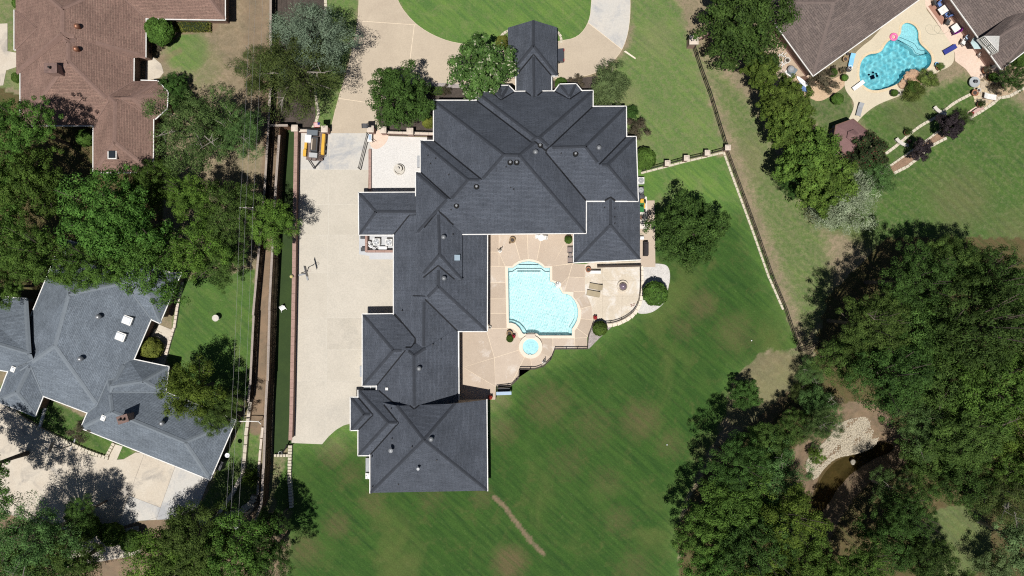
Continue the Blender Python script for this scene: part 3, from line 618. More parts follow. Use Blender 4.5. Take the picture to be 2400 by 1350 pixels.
# porte-cochere
vs = [P(1190, 65, 3.6), P(1306, 64, 3.6), P(1306, 177, 3.6), P(1192, 177, 3.6), P(1250, 47, 6.4), P(1250, 106, 6.4)]
MH.section(vs, [(1, 2, 5, 4), (3, 0, 4, 5), (2, 3, 5)], [(2, 3)], [(4, 5), (5, 2), (5, 3)], wall=None)
vs = [P(1210, 120, 3.6), P(1292, 120, 3.6), P(1292, 218, 3.6), P(1210, 218, 3.6), P(1250, 108, 5.55), P(1252, 226, 5.55)]
MH.section(vs, [(1, 2, 5, 4), (3, 0, 4, 5)], [(1, 2), (3, 0)], [(4, 5)], wall=None)
MH.skip = {(10, 12)}; MH.north_only = {(0, 4), (0, 5), (4, 5)}; MH.finish()
def mh_extra():
    r = MH.root
    a = [P(*p) for p in [(868, 938, 3), (930, 951, 5.5), (1066, 946, 5.5), (1140, 937, 3)]]
    m = MB(); q = [Vector((v.x, v.y, 0)) for v in a]; m.add([v - Vector((0, .3, .1)) for v in a] + [v - Vector((0, .3, 0)) for v in q], [(0, 1, 5, 4), (1, 2, 6, 5), (2, 3, 7, 6)]); m.build('gable_wall', STUCCO, r, world=True)
    a = [P(*p) for p in [(1190, 65, 3.6), (1250, 47, 6.4), (1306, 64, 3.6)]]; m = MB(); m.add([v - Vector((0, .35, .12)) for v in a], [(0, 1, 2)]); m.build('gable', STUCCO, r, world=True)
    for x, y in ((1203, 80), (1294, 80), (1203, 168), (1294, 168)):
        m = MB(); c = P(x, y, 1.75); m.box((c.x, c.y, 1.7), (.7, .7, 3.4)); m.box((c.x, c.y, .25), (.95, .95, .5)); m.build('column', CAPST, r, world=True)
    def vent(x, y, kind='turbine', hh=.5):
        p = MH.hit(x, y); m = MB()
        if kind == 'turbine':
            m.lathe([(.17, -.3), (.17, .2), (.24, .22), (.33, .34), (.33, .44), (.24, .56), (.06, .6)], p, 12); m.build('turbine_vent', VENTM, r, world=True, smooth=True)
        elif kind == 'round':
            m.lathe([(.38, -.25), (.36, .1), (.25, .22), (.05, .26)], p, 14); o = m.build('exhaust_vent', IRON, r, world=True, smooth=True)
            m = MB(); m.lathe([(.15, .2), (.15, .31), (.05, .32)], p, 10); m.build('vent_cap', VENTM, o); o.children[0].location = (0, 0, 0); fixp(o.children[0], r)
        elif kind == 'box': m.box(p + Vector((0, 0, .12)), (.75, .75, .3)); m.build('skylight', flat('blue_glass', (.28, .36, .42), .2), r, world=True)
        else:
            m.lathe([(.07, -.3), (.07, hh), (.05, hh + .01)], p, 8); m.build('vent_pipe', IRON, r, world=True)
    def fixp(o, rr):
        for v in o.data.vertices: v.co -= rr.location
    for x, y in ((1266, 340), (1196, 380), (1211, 380), (1349, 360), (1117, 437), (1070, 482)): vent(x, y, 'round')
    for x, y in ((1255, 357), (1403, 347), (1040, 556), (1041, 652), (983, 863), (1011, 1028)): vent(x, y, 'turbine')
    vent(1072, 604, 'box')
    for x, y in ((1186, 391), (1315, 360), (1052, 410), (1003, 365), (1021, 372), (1009, 384), (1197, 440), (1204, 444), (1057, 492), (1417, 487), (1441, 489), (1441, 509), (1441, 524), (943, 728), (1015, 807), (1034, 796), (917, 958), (966, 1047), (919, 1028), (1024, 1078), (873, 1069), (934, 1135), (874, 1140), (1062, 550)): vent(x, y, 'pipe', random.uniform(.25, .5))
    p = MH.hit(919, 1052); m = MB(); m.lathe([(.13, -.3), (.13, .9), (.3, .95), (.3, 1.15), (.1, 1.2)], p, 10); m.build('flue', VENTM, r, world=True)
    p = MH.hit(982, 1095); m = MB(); m.lathe([(.1, -.3), (.1, .8), (.22, .85), (.2, 1.0)], p, 10); m.build('flue', VENTM, r, world=True)
    m = MB(); m.beam(P(974, 404, 4.54), P(974, 460, 4.54), .125, .14); m.build('gutter', WHITE, r, world=True)
    p = MH.hit(907, 911); m = MB(); m.box(p + Vector((0, 0, .1)), (.35, .35, .3)); m.build('roof_hatch', WHITE, r, world=True)
    # west window boxes, garage doors and glass on the outer walls
    for x, y0, y1 in ((858, 755, 810), (858, 828, 885)):
        a, b = P(x, y0), P(x, y1); m = MB(); m.box(((a.x + b.x) / 2 - .04, (a.y + b.y) / 2, 1.15), (.08, abs(a.y - b.y), 2.3)); m.build('garage_door', WHITE, r, world=True)
    for x0, x1, y in ((1150, 1200, 536), (1220, 1270, 536), (1290, 1340, 536)):
        a, b = P(x0, y), P(x1, y); m = MB(); m.box(((a.x + b.x) / 2, a.y - .2, 1.3), (abs(a.x - b.x), .1, 2.2)); o = m.build('patio_door', WHITE, r, world=True)
        m = MB(); m.box(((a.x + b.x) / 2 - r.location.x, a.y - .25 - r.location.y, 1.3), (abs(a.x - b.x) - .3, .06, 1.9)); m.build('pane', DGLASS, o)
    def win(c, w, h, ns):
        m = MB(); m.box(c, (w, .1, h) if ns else (.1, w, h)); o = m.build('window', WHITE, r, world=True); k = c - r.location; m = MB()
        m.box(k, (w - .2, .13, h - .2) if ns else (.13, w - .2, h - .2)); m.build('pane', DGLASS, o)
        m = MB(); m.box(k, (.06, .15, h - .2) if ns else (.15, .06, h - .2)); m.box(k, (w - .2, .15, .06) if ns else (.15, w - .2, .06)); m.build('muntin', WHITE, o)
    ys = P(1000, 1153, 3).y + .53; xe = P(1142, 1000, 3).x - .53; xw = P(1141, 600, 2.8).x - .53; x3 = P(1074, 850, 2.8).x - .53
    for px in (920, 1000, 1080): win(Vector((P(px, 1150, 3).x, ys, 1.5)), 1.5, 1.4, True)
    for py in (980, 1040, 1100): win(Vector((xe, P(1140, py, 3).y, 1.5)), 1.4, 1.4, False)
    for py in (600, 660, 720): win(Vector((xw, P(1140, py, 3).y, 1.35)), 1.8, 2.0, False)
    for py in (820, 870): win(Vector((x3, P(1074, py, 3).y, 1.5)), 1.5, 1.5, False)
    for x, y, w, d, z in ((981, 379, .35, 1.6, 2.8), (847, 870, .35, 1.5, 1.2), (862, 1091, .5, 2.2, .25)):
        c = P(x, y, z); m = MB(); m.box(c, (w, d, .5)); m.build('window_box', M('grey_metal', (.36, .37, .38), (.3, .31, .32), 2, 12), r, world=True)
    c = P(871, 904 + 10, 1.6); m = MB()
    m.box((c.x, c.y, 2.2), (1.9, 1.1, .08)); m.build('entry_canopy', flat('grey_glass', (.10, .115, .125), .25), r, world=True)
    m = MB(); m.beam((c.x - .95, c.y, 2.26), (c.x + .95, c.y, 2.26), .06); m.beam((c.x, c.y - .55, 2.26), (c.x, c.y + .55, 2.26), .06); m.build('canopy_frame', WHITE, r, world=True)
mh_extra()

# ---- brown-roofed neighbour, upper left
H1 = House('brown_roof_house', 'house with reddish brown shingle roof beside the big oaks', 190, 150, SH_BROWN, SH_BCAP, WHITE, BRICKD, SH_BCAP, capw=.28)
H1.hip([(36, -70), (342, -70), (341, 133), (38, 170)], 3, (145, 20), (145, 78), 7.3, 'v', gutter=(1,))
H1.hip([(48, 20), (314, 60), (312, 294), (48, 294)], 3, (159, 97), (159, 143), 7.1, 'v', gutter=(1, 2, 3))
H1.hip([(180, -190), (527, -190), (527, 46), (200, 41)], 3, (300, -90), (430, -90), 6.3, gutter=(1, 2))
H1.hip([(219, 190), (360, 190), (358, 404), (219, 404)], 3, (269, 238), (267, 332), 5.2, 'v', gutter=(1, 2, 3))
H1.hip([(34, 24), (180, 24), (180, 116), (34, 116)], 3, (85, 66), (150, 66), 5.1, gutter=(0, 2, 3))
def octa():
    pts = [(300, 212), (331, 189), (369, 190), (393, 216), (391, 254), (364, 278), (318, 278)]
    vs = [P(x, y, 3) for x, y in pts] + [P(308, 229, 5.0), P(265, 228, 5.0)]
    H1.section(vs, [(0, 1, 7, 8)] + [(i, i + 1, 7) for i in range(1, 5)] + [(5, 6, 8, 7)], [(0, 1), (1, 2), (2, 3), (3, 4), (4, 5)], [(i, 7) for i in range(1, 6)] + [(7, 8)], wall=[0, 1, 2, 3, 4, 5, 6])
octa(); H1.finish()
def chimney(Hs, x, y, w, d, h, mat, n=1, rz=0):
    p = Hs.hit(x, y); m = MB(); m.box(p + Vector((0, 0, h / 2 - .6)), (w, d, h + 1.2), rz); o = m.build('chimney', mat, Hs.root, world=True)
    L = Hs.root.location; m = MB(); m.box(p - L + Vector((0, 0, h + .06)), (w + .16, d + .16, .14), rz); m.build('chimney_cap', M('sooty_cap', (.20, .13, .11), (.12, .08, .07), 2, 9), o)
    for k in range(n): m = MB(); m.lathe([(.16, 0), (.13, .45), (.1, .46)], p - L + Vector(((k - (n - 1) / 2) * .5, 0, h + .12)), 10); m.build('flue_pot', IRON, o)
def ballvent(Hs, x, y, mat, r=.34):
    p = Hs.hit(x, y); m = MB(); m.lathe([(r * .6, -.4), (r * .6, .3), (r, .42), (r * 1.05, .62), (r * .8, .82), (.08, .92)], p, 14); m.build('turbine_vent', mat, Hs.root, world=True, smooth=True)
chimney(H1, 137, 168, 1.5, 1.15, 1.5, BRICK)
ballvent(H1, 186, 65, COPPER); ballvent(H1, 184, 118, COPPER)
def roof_window(Hs, x, y, w, d, rz, mat, fm=WHITE, h=.18, name='skylight'):
    p = Hs.hit(x, y); m = MB(); m.box(p + Vector((0, 0, h * .4)), (w, d, h * 2), rz); o = m.build(name, fm, Hs.root, world=True)
    L = Hs.root.location; m = MB(); m.box(p - L + Vector((0, 0, h * 1.6)), (w - .18, d - .18, .16), rz, .8); m.build('pane', mat, o)
roof_window(H1, 265, 362, 1.2, 1.3, 0, DGLASS)

# ---- grey-roofed neighbour, lower left
H2 = House('grey_roof_house', 'angled house with blue grey shingle roof and four skylights', 220, 900, SH_GREY, SH_GCAP, WHITE, BRICKD, SH_GCAP, capw=.28)
H2.hip([(250, 864), (552, 985), (492, 1124), (190, 1003)], 3, (262, 966), (433, 1037), 6.0)
H2.hip([(147, 560), (400, 640), (252, 985), (10, 893)], 3, (160, 690), (128, 811), 7.0, 'v')
H2.hip([(52, 790), (142, 826), (82, 975), (-8, 940)], 3, (78, 838), (38, 920), 5.0, 'v')
H2.hip([(-90, 690), (60, 700), (90, 880), (-120, 850)], 3, (-60, 790), (68, 829), 6.2)
H2.hip([(300, 840), (395, 860), (388, 921), (240, 960)], 3, (262, 905), (335, 893), 5.2)
H2.hip([(250, 640), (424, 640), (374, 757), (250, 700)], 3, (330, 680), (352, 698), 5.0)
H2.finish()
chimney(H2, 301, 978, 1.3, .9, 1.3, BRICK, 2, .3)
for x, y in ((236, 742), (194, 840), (384, 990)): ballvent(H2, x, y, STEEL)
for x, y in ((299, 750), (283, 788)): roof_window(H2, x, y, 1.45, 1.15, -.38, SKYGL)
for x, y in ((33, 865), (244, 979)): roof_window(H2, x, y, .6, .75, -.38, SKYGL)

# ---- taupe-roofed neighbour, upper right (two wings, one house)
H3 = House('taupe_roof_house', 'house with taupe shingle roof around the turquoise pool', 2120, -20, SH_TAUPE, SH_TCAP, WHITE, BRICK, SH_TCAP, capw=.22)
H3.hip([(1780, 5), (2130, -248), (2252, -72), (1906, 177)], 3, (1955, 5), (2180, -160), 6.3, gutter=(1, 2, 3))
H3.hip([(2180, -70), (2400, -225), (2530, 20), (2347, 162)], 3, (2385, -170), (2480, 10), 6.6, 'v', gutter=(0, 2, 3))
def dormer():
    vs = [P(2318, 90, 4.2), P(2351, 130, 4.2), P(2440, 75, 5.6), P(2400, 20, 5.6), P(2346, 96, 5.6), P(2430, 40, 5.9)]
    vs = [P(2306, 84, 4.3), P(2340, 122, 4.3), P(2440, 60, 4.4), P(2405, 5, 4.4), P(2343, 84, 5.7), P(2450, 20, 5.7)]
    H3.section(vs, [(1, 2, 5, 4), (3, 0, 4, 5)], [], [(4, 5)], wall=None)
dormer(); H3.finish()
def dormer_front():
    r = H3.root; a, b, c = P(2306, 84, 4.3), P(2340, 122, 4.3), P(2343, 84, 5.7); dn = Vector((0, 0, -1.6)); out = Vector((-.05, -.04, 0))
    m = MB(); m.add([a, b, c, a + dn, b + dn], [(0, 2, 1), (0, 1, 4, 3)]); m.build('dormer_front', WHITE, r, world=True)
    d = (b - a); n = Vector((d.y, -d.x, 0)).normalized(); n = n if n.x < 0 else -n
    for i in range(2):
        lo, hi = .08 + i * .46, .08 + i * .46 + .4; m = MB(); q0, q1 = a + d * lo + n * .06, a + d * hi + n * .06; up = Vector((0, 0, .65))
        m.add([q0 + dn * .45, q1 + dn * .45, q1 + up * .3, q0 + up * .3], [(0, 1, 2, 3)]); o = m.build('dormer_window', DGLASS, r, world=True)
        m = MB(); L = r.location
        for t in (0, .33, .66, 1): m.beam(q0.lerp(q1, t) + dn * .45 + n * .03 - L, q0.lerp(q1, t) + up * .3 + n * .03 - L, .06)
        for t in (0, .33, .66, 1): m.beam((q0 + dn * .45).lerp(q0 + up * .3, t) + n * .03 - L, (q1 + dn * .45).lerp(q1 + up * .3, t) + n * .03 - L, .06)
        m.build('muntins', WHITE, o)
dormer_front()
# ------------------------------------------------------------------ pools
def water_mat(name, tint, scale, strength, rough=.02):
    m, nt, b = new_mat(name); nt.nodes.remove(b); out = nt.nodes['Material Output']
    p = pos(nt); h = noise(nt, p, scale, 3, .5, .4)
    bp = N(nt, 'ShaderNodeBump'); bp.inputs['Strength'].default_value = strength; bp.inputs['Distance'].default_value = .12; nt.links.new(h, bp.inputs['Height'])
    tr = N(nt, 'ShaderNodeBsdfTransparent'); tr.inputs[0].default_value = tint + (1,)
    gl = N(nt, 'ShaderNodeBsdfGlossy'); gl.inputs['Roughness'].default_value = rough; nt.links.new(bp.outputs[0], gl.inputs['Normal'])
    fr = N(nt, 'ShaderNodeFresnel'); fr.inputs[0].default_value = 1.33; nt.links.new(bp.outputs[0], fr.inputs['Normal'])
    mx = N(nt, 'ShaderNodeMixShader'); nt.links.new(fr.outputs[0], mx.inputs[0]); nt.links.new(tr.outputs[0], mx.inputs[1]); nt.links.new(gl.outputs[0], mx.inputs[2]); nt.links.new(mx.outputs[0], out.inputs[0])
    return m
def refract_mat(name, tint):
    m, nt, b = new_mat(name); b.inputs['Base Color'].default_value = tint + (1,); b.inputs['Roughness'].default_value = 0; b.inputs['IOR'].default_value = 1.33; b.inputs['Transmission Weight'].default_value = 1; return m
def water_sheet(poly, z, mat, parent, amp, lam, seed, st=.11):
    """real ripples: a fine wave mesh that refracts the sun onto the pool floor"""
    pts = W2(grow(poly, 1.6)); g = np.random.default_rng(seed); xs = np.arange(min(p[0] for p in pts), max(p[0] for p in pts) + st, st); ys = np.arange(min(p[1] for p in pts), max(p[1] for p in pts) + st, st); X, Y = np.meshgrid(xs, ys); Z = np.zeros(X.shape)
    for k in range(14):
        a = g.uniform(0, 2 * PI); w = 2 * PI / (lam * g.uniform(.6, 1.7)); Z += np.sin((X * math.cos(a) + Y * math.sin(a)) * w + g.uniform(0, 6.28)) / w
    Z *= amp / np.abs(Z).max(); ins = pip(X, Y, pts); I = np.arange(X.size).reshape(X.shape); F = np.stack([I[:-1, :-1], I[:-1, 1:], I[1:, 1:], I[1:, :-1]], -1).reshape(-1, 4); F = F[ins.reshape(-1)[F].any(1)]
    used = np.unique(F); mp = np.full(X.size, -1); mp[used] = np.arange(len(used)); L = parent.location; V = np.stack([X.ravel() - L.x, Y.ravel() - L.y, Z.ravel() + z - L.z], 1)[used]
    me = bpy.data.meshes.new('water'); me.from_pydata(V.tolist(), [], mp[F].tolist()); me.polygons.foreach_set('use_smooth', np.ones(len(F), bool)); me.materials.append(mat); o = link('water', me, parent); o.cycles.is_caustics_caster = True; return o
PLASTER = M('pool_plaster', (.84, .92, .91), (.76, .87, .87), .8, 3.4, fine=.18, bs=0, c3=(.66, .82, .83), s3=1.6, a3=(.52, .64))
PLASTER2 = M('pool_pebble_blue', (.40, .72, .76), (.28, .62, .68), .9, 3.0, fine=.2, bs=0, c3=(.20, .54, .62), s3=1.2, a3=(.48, .6))
STEPW = flat('step_plaster', (.90, .93, .92), .6); TILE = flat('pool_tile', (.10, .34, .40), .3); LINE = flat('step_tile', (.22, .42, .46), .4)
WAT1 = refract_mat('pool_water', (.72, .975, .985)); WAT2 = refract_mat('blue_pool_water', (.64, .93, .96)); SPAW = water_mat('spa_water', (.72, .97, .985), 3.5, .35); WATC = water_mat('creek_water', (.50, .50, .36), 1.2, .25)
def basin(m, poly, ztop, zbot):
    pts = W2(poly); n = len(pts); b = len(m.v)
    m.v += [(x, y, ztop) for x, y in pts] + [(x, y, zbot) for x, y in pts]
    for i in range(n): m.f.append((b + i, b + (i + 1) % n, b + n + (i + 1) % n, b + n + i)); m.m.append(0)
    for t in geometry.tessellate_polygon([[Vector((x, y, 0)) for x, y in pts]]): m.f.append(tuple(b + n + i for i in t)); m.m.append(0)
def main_pool():
    c = P(1270, 705); r = thing('swimming_pool', 'large pale aqua swimming pool with arched steps and cream coping', 'pool', c)
    m = MB(); basin(m, POOL_W, .05, -1.35); m.build('shell', PLASTER, r, world=True).cycles.is_caustics_receiver = True
    cop = grow(POOL_C, 0)
    # coping as separate stones along the edge
    n = len(POOL_W); pw = W2(POOL_W); pc = W2(POOL_C)
    m = MB(); m.prism([pc, pw], -.05, .11); m.build('coping', COPING, r, world=True)
    water_sheet(POOL_W, -.12, WAT1, r, .009, .34, 3, .075)
    m = MB(); inner = grow(pw, -.04); m.prism([pw, inner], -.3, .0); m.build('tile_band', TILE, r, world=True)
    for k, pts in enumerate(([(420, 346), (460, 346), (478, 330), (505, 312), (540, 301), (575, 297), (610, 301), (645, 312), (672, 330), (690, 346), (735, 346), (735, 375), (700, 375), (668, 352), (486, 352), (452, 375), (420, 378)], [(486, 352), (668, 352), (690, 368), (690, 374), (465, 374), (466, 366)])):
        m = MB(); m.prism([W2([Z3(*p) for p in pts])], -1.3, -.3 - .3 * k); m.build('step', STEPW, r, world=True).cycles.is_caustics_receiver = True
    m = MB(); m.prism([W2([Z3(*p) for p in [(500, 318), (650, 318), (650, 324), (500, 324)]])], -.32, -.285); m.build('step_edge', LINE, r, world=True)
    for a, b in (((424, 376), (452, 374)), ((452, 374), (486, 351)), ((486, 351), (668, 351)), ((668, 351), (700, 374)), ((700, 374), (734, 374)), ((490, 372), (664, 372))):
        m = MB(); p, q = P(*Z3(*a), -.28), P(*Z3(*b), -.28); m.beam(p, q, .09, .05); m.build('step_edge', LINE, r, world=True)
    for pts, z in (([(426, 760), (445, 760), (475, 770), (505, 798), (528, 838), (545, 845), (560, 835), (540, 800), (505, 765), (460, 745), (428, 742)], -.55), ([(868, 546), (895, 560), (920, 590), (938, 625), (947, 665), (947, 705), (938, 745), (920, 780), (902, 805), (902, 840), (880, 840), (882, 800), (905, 765), (922, 730), (928, 690), (925, 650), (908, 605), (885, 575), (862, 560)], -.45)):
        m = MB(); m.prism([W2([Z3(*p) for p in pts])], -1.3, z); m.build('bench', PLASTER, r, world=True).cycles.is_caustics_receiver = True
    sp = P(*SPA); s = thing('spa', 'round raised spa with stepped seat at the pool corner', 'spa', sp)
    R = 88 / 3.2148 * S
    m = MB(); n = 40; o_ = [(sp.x + R * math.cos(2 * PI * i / n), sp.y + R * math.sin(2 * PI * i / n)) for i in range(n)]; i_ = [(sp.x + R * .68 * math.cos(2 * PI * i / n), sp.y + R * .68 * math.sin(2 * PI * i / n)) for i in range(n)]
    m.prism([o_, i_], 0, .42); m.build('rim', COPING, s, world=True)
    m = MB(); m.lathe([(R * .68, .3), (R * .68, -.1), (R * .5, -.1), (R * .48, -.45), (R * .36, -.45), (R * .35, -.7), (.02, -.7)], sp, 40); m.build('seat', M('spa_plaster', (.36, .64, .66), (.30, .56, .60), .8, 4), s, world=True)
    for rr, zz in ((.66, -.06), (.49, -.1), (.36, -.42)):
        m = MB(); m.tube([(sp.x + R * rr * math.cos(2 * PI * i / 30), sp.y + R * rr * math.sin(2 * PI * i / 30), zz) for i in range(30)], .04, 5, True); m.build('seat_edge', TILE, s, world=True)
    m = MB(); m.prism([i_], .24, .245); m.build('water', SPAW, s, world=True)
    q = P(*Z3(590, 860)); m = MB(); m.box((q.x, q.y, .3), (1.3, .55, .3)); m.build('spillway', CAPST, s, world=True)
    q = P(*Z3(582, 1005)); m = MB(); m.tube([(q.x - .2, q.y + .1, .42), (q.x - .15, q.y + .15, .8), (q.x + .15, q.y + .15, .8), (q.x + .2, q.y + .1, .42)], .035); m.build('grab_rail', STEEL, s, world=True)
main_pool()
def other_pool():
    c = P(2090, 140); r = thing('freeform_pool', 'kidney shaped turquoise pool with diving board in the right hand yard', 'pool', c)
    m = MB(); basin(m, NP_W, .05, -1.5); m.build('shell', PLASTER2, r, world=True).cycles.is_caustics_receiver = True
    out = smooth_poly(grow(NP_W, 6), 1); m = MB(); m.prism([W2(out), W2(NP_W)], 0, .09); m.build('coping', M('tan_coping', (.60, .50, .34), (.52, .42, .28), .8, 9), r, world=True)
    water_sheet(NP_W, -.1, WAT2, r, .042, .8, 8)
    sh = [Q(*p) for p in [(745, 200), (770, 175), (800, 172), (850, 195), (875, 240), (872, 290), (885, 330), (930, 370), (930, 400), (880, 410), (850, 395), (835, 365), (790, 330), (720, 290), (745, 250)]]
    m = MB(); m.prism([W2(sh)], -1.4, -.35); m.build('shelf', M('pool_shelf', (.55, .76, .78), (.45, .68, .72), 1, 5), r, world=True).cycles.is_caustics_receiver = True
    for pts in ([(730, 283), (800, 310), (845, 335), (865, 370), (895, 385), (935, 375)], [(715, 300), (780, 335), (830, 365), (850, 400), (890, 415), (940, 400)]):
        m = MB(); m.tube([P(*Q(*p), -.4) for p in pts], .07, 5); m.build('step_edge', TILE, r, world=True)
    a, b = P(*Q(385, 672), .5), P(*Q(465, 612), .5); d = thing('diving_board', 'white diving board over the turquoise pool', 'diving board', P(*Q(400, 660)))
    m = MB(); m.beam(a, b, .55, .07); m.build('board', WHITEP, d, world=True); m = MB(); m.box(P(*Q(400, 661), .25), (.5, .6, .45), .6); m.build('stand', STEEL, d, world=True)
    t = thing('pool_ring', 'pink inflatable ring at the edge of the turquoise pool', 'pool float', P(*Q(686, 280)))
    m = MB(); m.tube([(.42 * math.cos(a), .42 * math.sin(a), 0.12) for a in [2 * PI * i / 20 for i in range(20)]], .17, 8, True); m.build('tube', flat('pink_vinyl', (.75, .16, .36), .3), t, smooth=True)
    m = MB(); m.lathe([(.14, .0), (.14, .2), (.05, .3)], (0, 0, 0), 10); m.build('centre', flat('pale_pink', (.8, .5, .55), .4), t)
    t = thing('pool_cleaner', 'dark pool cleaner resting on the turquoise pool floor', 'pool cleaner', P(*Q(515, 590), -1.45)); m = MB(); m.box((0, 0, .15), (.5, .5, .3), .4); m.build('body', flat('navy', (.015, .03, .10)), t)
    for x, y in ((-.45, .4), (.1, .7), (.6, .5), (.7, .2)): m = MB(); m.lathe([(.13, 0), (.16, .12), (.1, .24)], (x, y, 0), 8); m.build('wheel', flat('navy', (.015, .03, .10)), t)
other_pool()
# creek
mb = MB(); mb.prism([W2(CREEK, -1.45)], -1.46, -1.45); tag(mb.build('creek', WATC), kind='structure')
def gravel():
    rnd = random.Random(5); m = MB(); xs = np.array([p[0] for p in GBAR]); ys = np.array([p[1] for p in GBAR]); k = 0
    while k < 2600:
        x, y = rnd.uniform(xs.min() - 6, xs.max() + 6), rnd.uniform(ys.min() - 6, ys.max() + 8)
        if not pip(np.array([x]), np.array([y]), GBAR)[0] : continue
        k += 1; p = P(x, y, -1.3); w = rnd.uniform(.08, .22); m.box((p.x, p.y, -1.3 + rnd.uniform(-.04, .05)), (w, w * rnd.uniform(.6, 1.1), w * .6), rnd.uniform(0, 3), rnd.uniform(.5, .8))
    o = m.build('creek_stones', M('creek_stone', (.46, .41, .32), (.34, .30, .23), 3, 9, fine=.3)); tag(o, 'pale stones of the gravel bar beside the creek', 'stones', kind='stuff')
gravel()
mb = MB(); mb.prism([W2(GBAR, -1.3)], -1.6, -1.31); tag(mb.build('gravel_bar', M('bar_gravel', (.42, .37, .28), (.30, .26, .19), .8, 6, fine=.4, bs=.8)), kind='structure')
def rock(m, c, r, rnd):
    b = bmesh.new(); bmesh.ops.create_icosphere(b, subdivisions=2, radius=1)
    k = [rnd.uniform(.75, 1.2) for _ in range(3)]; ph = rnd.uniform(0, 9); vs = []
    for v in b.verts:
        s = 1 + .16 * math.sin(v.co.x * 3 + ph) * math.cos(v.co.y * 4 + ph) + .08 * math.sin(v.co.z * 7 + ph); vs.append((c[0] + v.co.x * r * k[0] * s, c[1] + v.co.y * r * k[1] * s, c[2] + max(v.co.z, -.3) * r * .6 * s))
    m.add(vs, [tuple(v.index for v in f.verts) for f in b.faces]); b.free()
rk = random.Random(3)
m = MB(); rock(m, P(1999, 1083, -1.4), .42, rk); tag(m.build('boulder', M('creek_boulder', (.30, .27, .22), (.22, .20, .16), 2, 7, fine=.3)), 'single pale boulder standing in the creek water', 'boulder')
rw = thing('rock_waterfall', 'pile of orange brown rocks on the bank of the turquoise pool', 'rocks', P(*Q(800, 590)))
for i in range(26):
    m = MB(); p = P(*Q(rk.uniform(745, 865), rk.uniform(548, 660))); rock(m, (p.x, p.y, rk.uniform(.1, .5)), rk.uniform(.28, .6), rk); m.build('rock', M('sandstone', (.45, .28, .17), (.34, .24, .17), 1.2, 7, fine=.3), rw, world=True)

# ------------------------------------------------------------------ fences and walls
def along(pts, step):
    out = []; rem = 0.0
    for a, b in zip(pts[:-1], pts[1:]):
        a, b = Vector(a), Vector(b); L = (b - a).length; t = rem
        while t < L: out.append((a + (b - a) * (t / L), (b - a).normalized())); t += step
        rem = t - L
    return out
def ground_line(pts): return [P(x, y) for x, y in pts]
def iron_fence(label, pts, h=1.5, post=1.7, mat=IRON, picket=.13, cap=None):
    g = ground_line(pts); r = thing('iron_fence', label, 'fence', g[0], group='iron fences')
    for i, (p, d) in enumerate(along(g, post)):
        m = MB(); m.box((p.x, p.y, h / 2 + .05), (.07, .07, h + .1)); m.build('post', mat, r, world=True)
    for z in (.18, h - .22, h - .04):
        m = MB()
        for a, b in zip(g[:-1], g[1:]): m.beam(a + Vector((0, 0, z)), b + Vector((0, 0, z)), .05)
        m.build('rail', mat, r, world=True)
    m = MB()
    for p, d in along(g, picket): m.beam((p.x, p.y, .1), (p.x, p.y, h + .06), .022)
    tag(m.build('pickets', mat, r, world=True), kind='stuff'); return r
def brick_wall(name, label, pts, h, w, mat, cap=CAPST, capw=None, cat='wall', unit=None):
    g = ground_line(pts); r = thing(name, label, cat, g[0]); m = MB()
    for a, b in zip(g[:-1], g[1:]):
        d = (b - a).normalized() * (w / 2 - .02); m.beam(a - d + Vector((0, 0, h / 2 - .03)), b + d + Vector((0, 0, h / 2 - .03)), w, h - .06)
    m.build('masonry', mat, r, world=True)
    for p, d in along(g, unit or 1.2):
        m = MB(); L = (unit or 1.2) - .025; e = d * L; m.beam(p + Vector((0, 0, h)), p + e + Vector((0, 0, h)), capw or w + .08, .08); m.build('capstone', cap, r, world=True)
    return r
def pillar(label, x, y, h=1.7, w=.75, mat=BRICK, group='gate and fence pillars'):
    c = P(x, y); r = thing('pillar', label, 'pillar', c, group=group); m = MB(); m.box((0, 0, h / 2), (w, w, h)); m.build('shaft', mat, r)
    m = MB(); m.box((0, 0, h + .06), (w + .16, w + .16, .12)); m.box((0, 0, h + .17), (w + .04, w + .04, .12), 0, .5); m.build('cap', CAPST, r); return r

# tall board fence on the left boundary
def board_fence(name, label, pts, h, mat, capm, pw=.14, panel=2.4, capw=.32, tall=None):
    g = ground_line(pts); r = thing(name, label, 'fence', g[0]); m = MB(); q = along(g, pw + .012); n = len(q); rnd = random.Random(4)
    for i, (p, d) in enumerate(q):
        hh = h if tall is None else h + (tall - h) * i / n
        m.box((p.x, p.y, hh / 2 + .04), (.024 + rnd.uniform(0, .012), pw, hh - .08 + rnd.uniform(-.02, .02)), math.atan2(d.y, d.x) - PI / 2)
    tag(m.build('pickets', mat, r, world=True), kind='stuff')
    for i, (p, d) in enumerate(along(g, panel)):
        hh = h if tall is None else h + (tall - h) * i * panel / (n * (pw + .012)); rz = math.atan2(d.y, d.x)
        m = MB(); e = p + d * (panel - .02); m.beam(p + Vector((0, 0, hh + .02)), e + Vector((0, 0, hh + .02)), capw, .06); m.build('cap_rail', capm, r, world=True)
        s = Vector((d.y, -d.x, 0)) * -.08; m = MB(); m.box(p + s + Vector((0, 0, hh / 2)), (.1, .1, hh), rz); m.build('post', mat, r, world=True)
        for z in (.4, hh * .5, hh - .4): m = MB(); m.beam(p + s * .6 + Vector((0, 0, z)), e + s * .6 + Vector((0, 0, z)), .05, .1); m.build('rail', mat, r, world=True)
    return r
board_fence('board_fence', 'tall brown board fence with pale cap rail beside the narrow turf run', [(690, 305), (672, 305), (664, 420), (656, 560), (649, 700), (645, 850), (639, 960), (636, 1050), (630, 1165), (610, 1222)], 2.9, WOOD, WOODG)
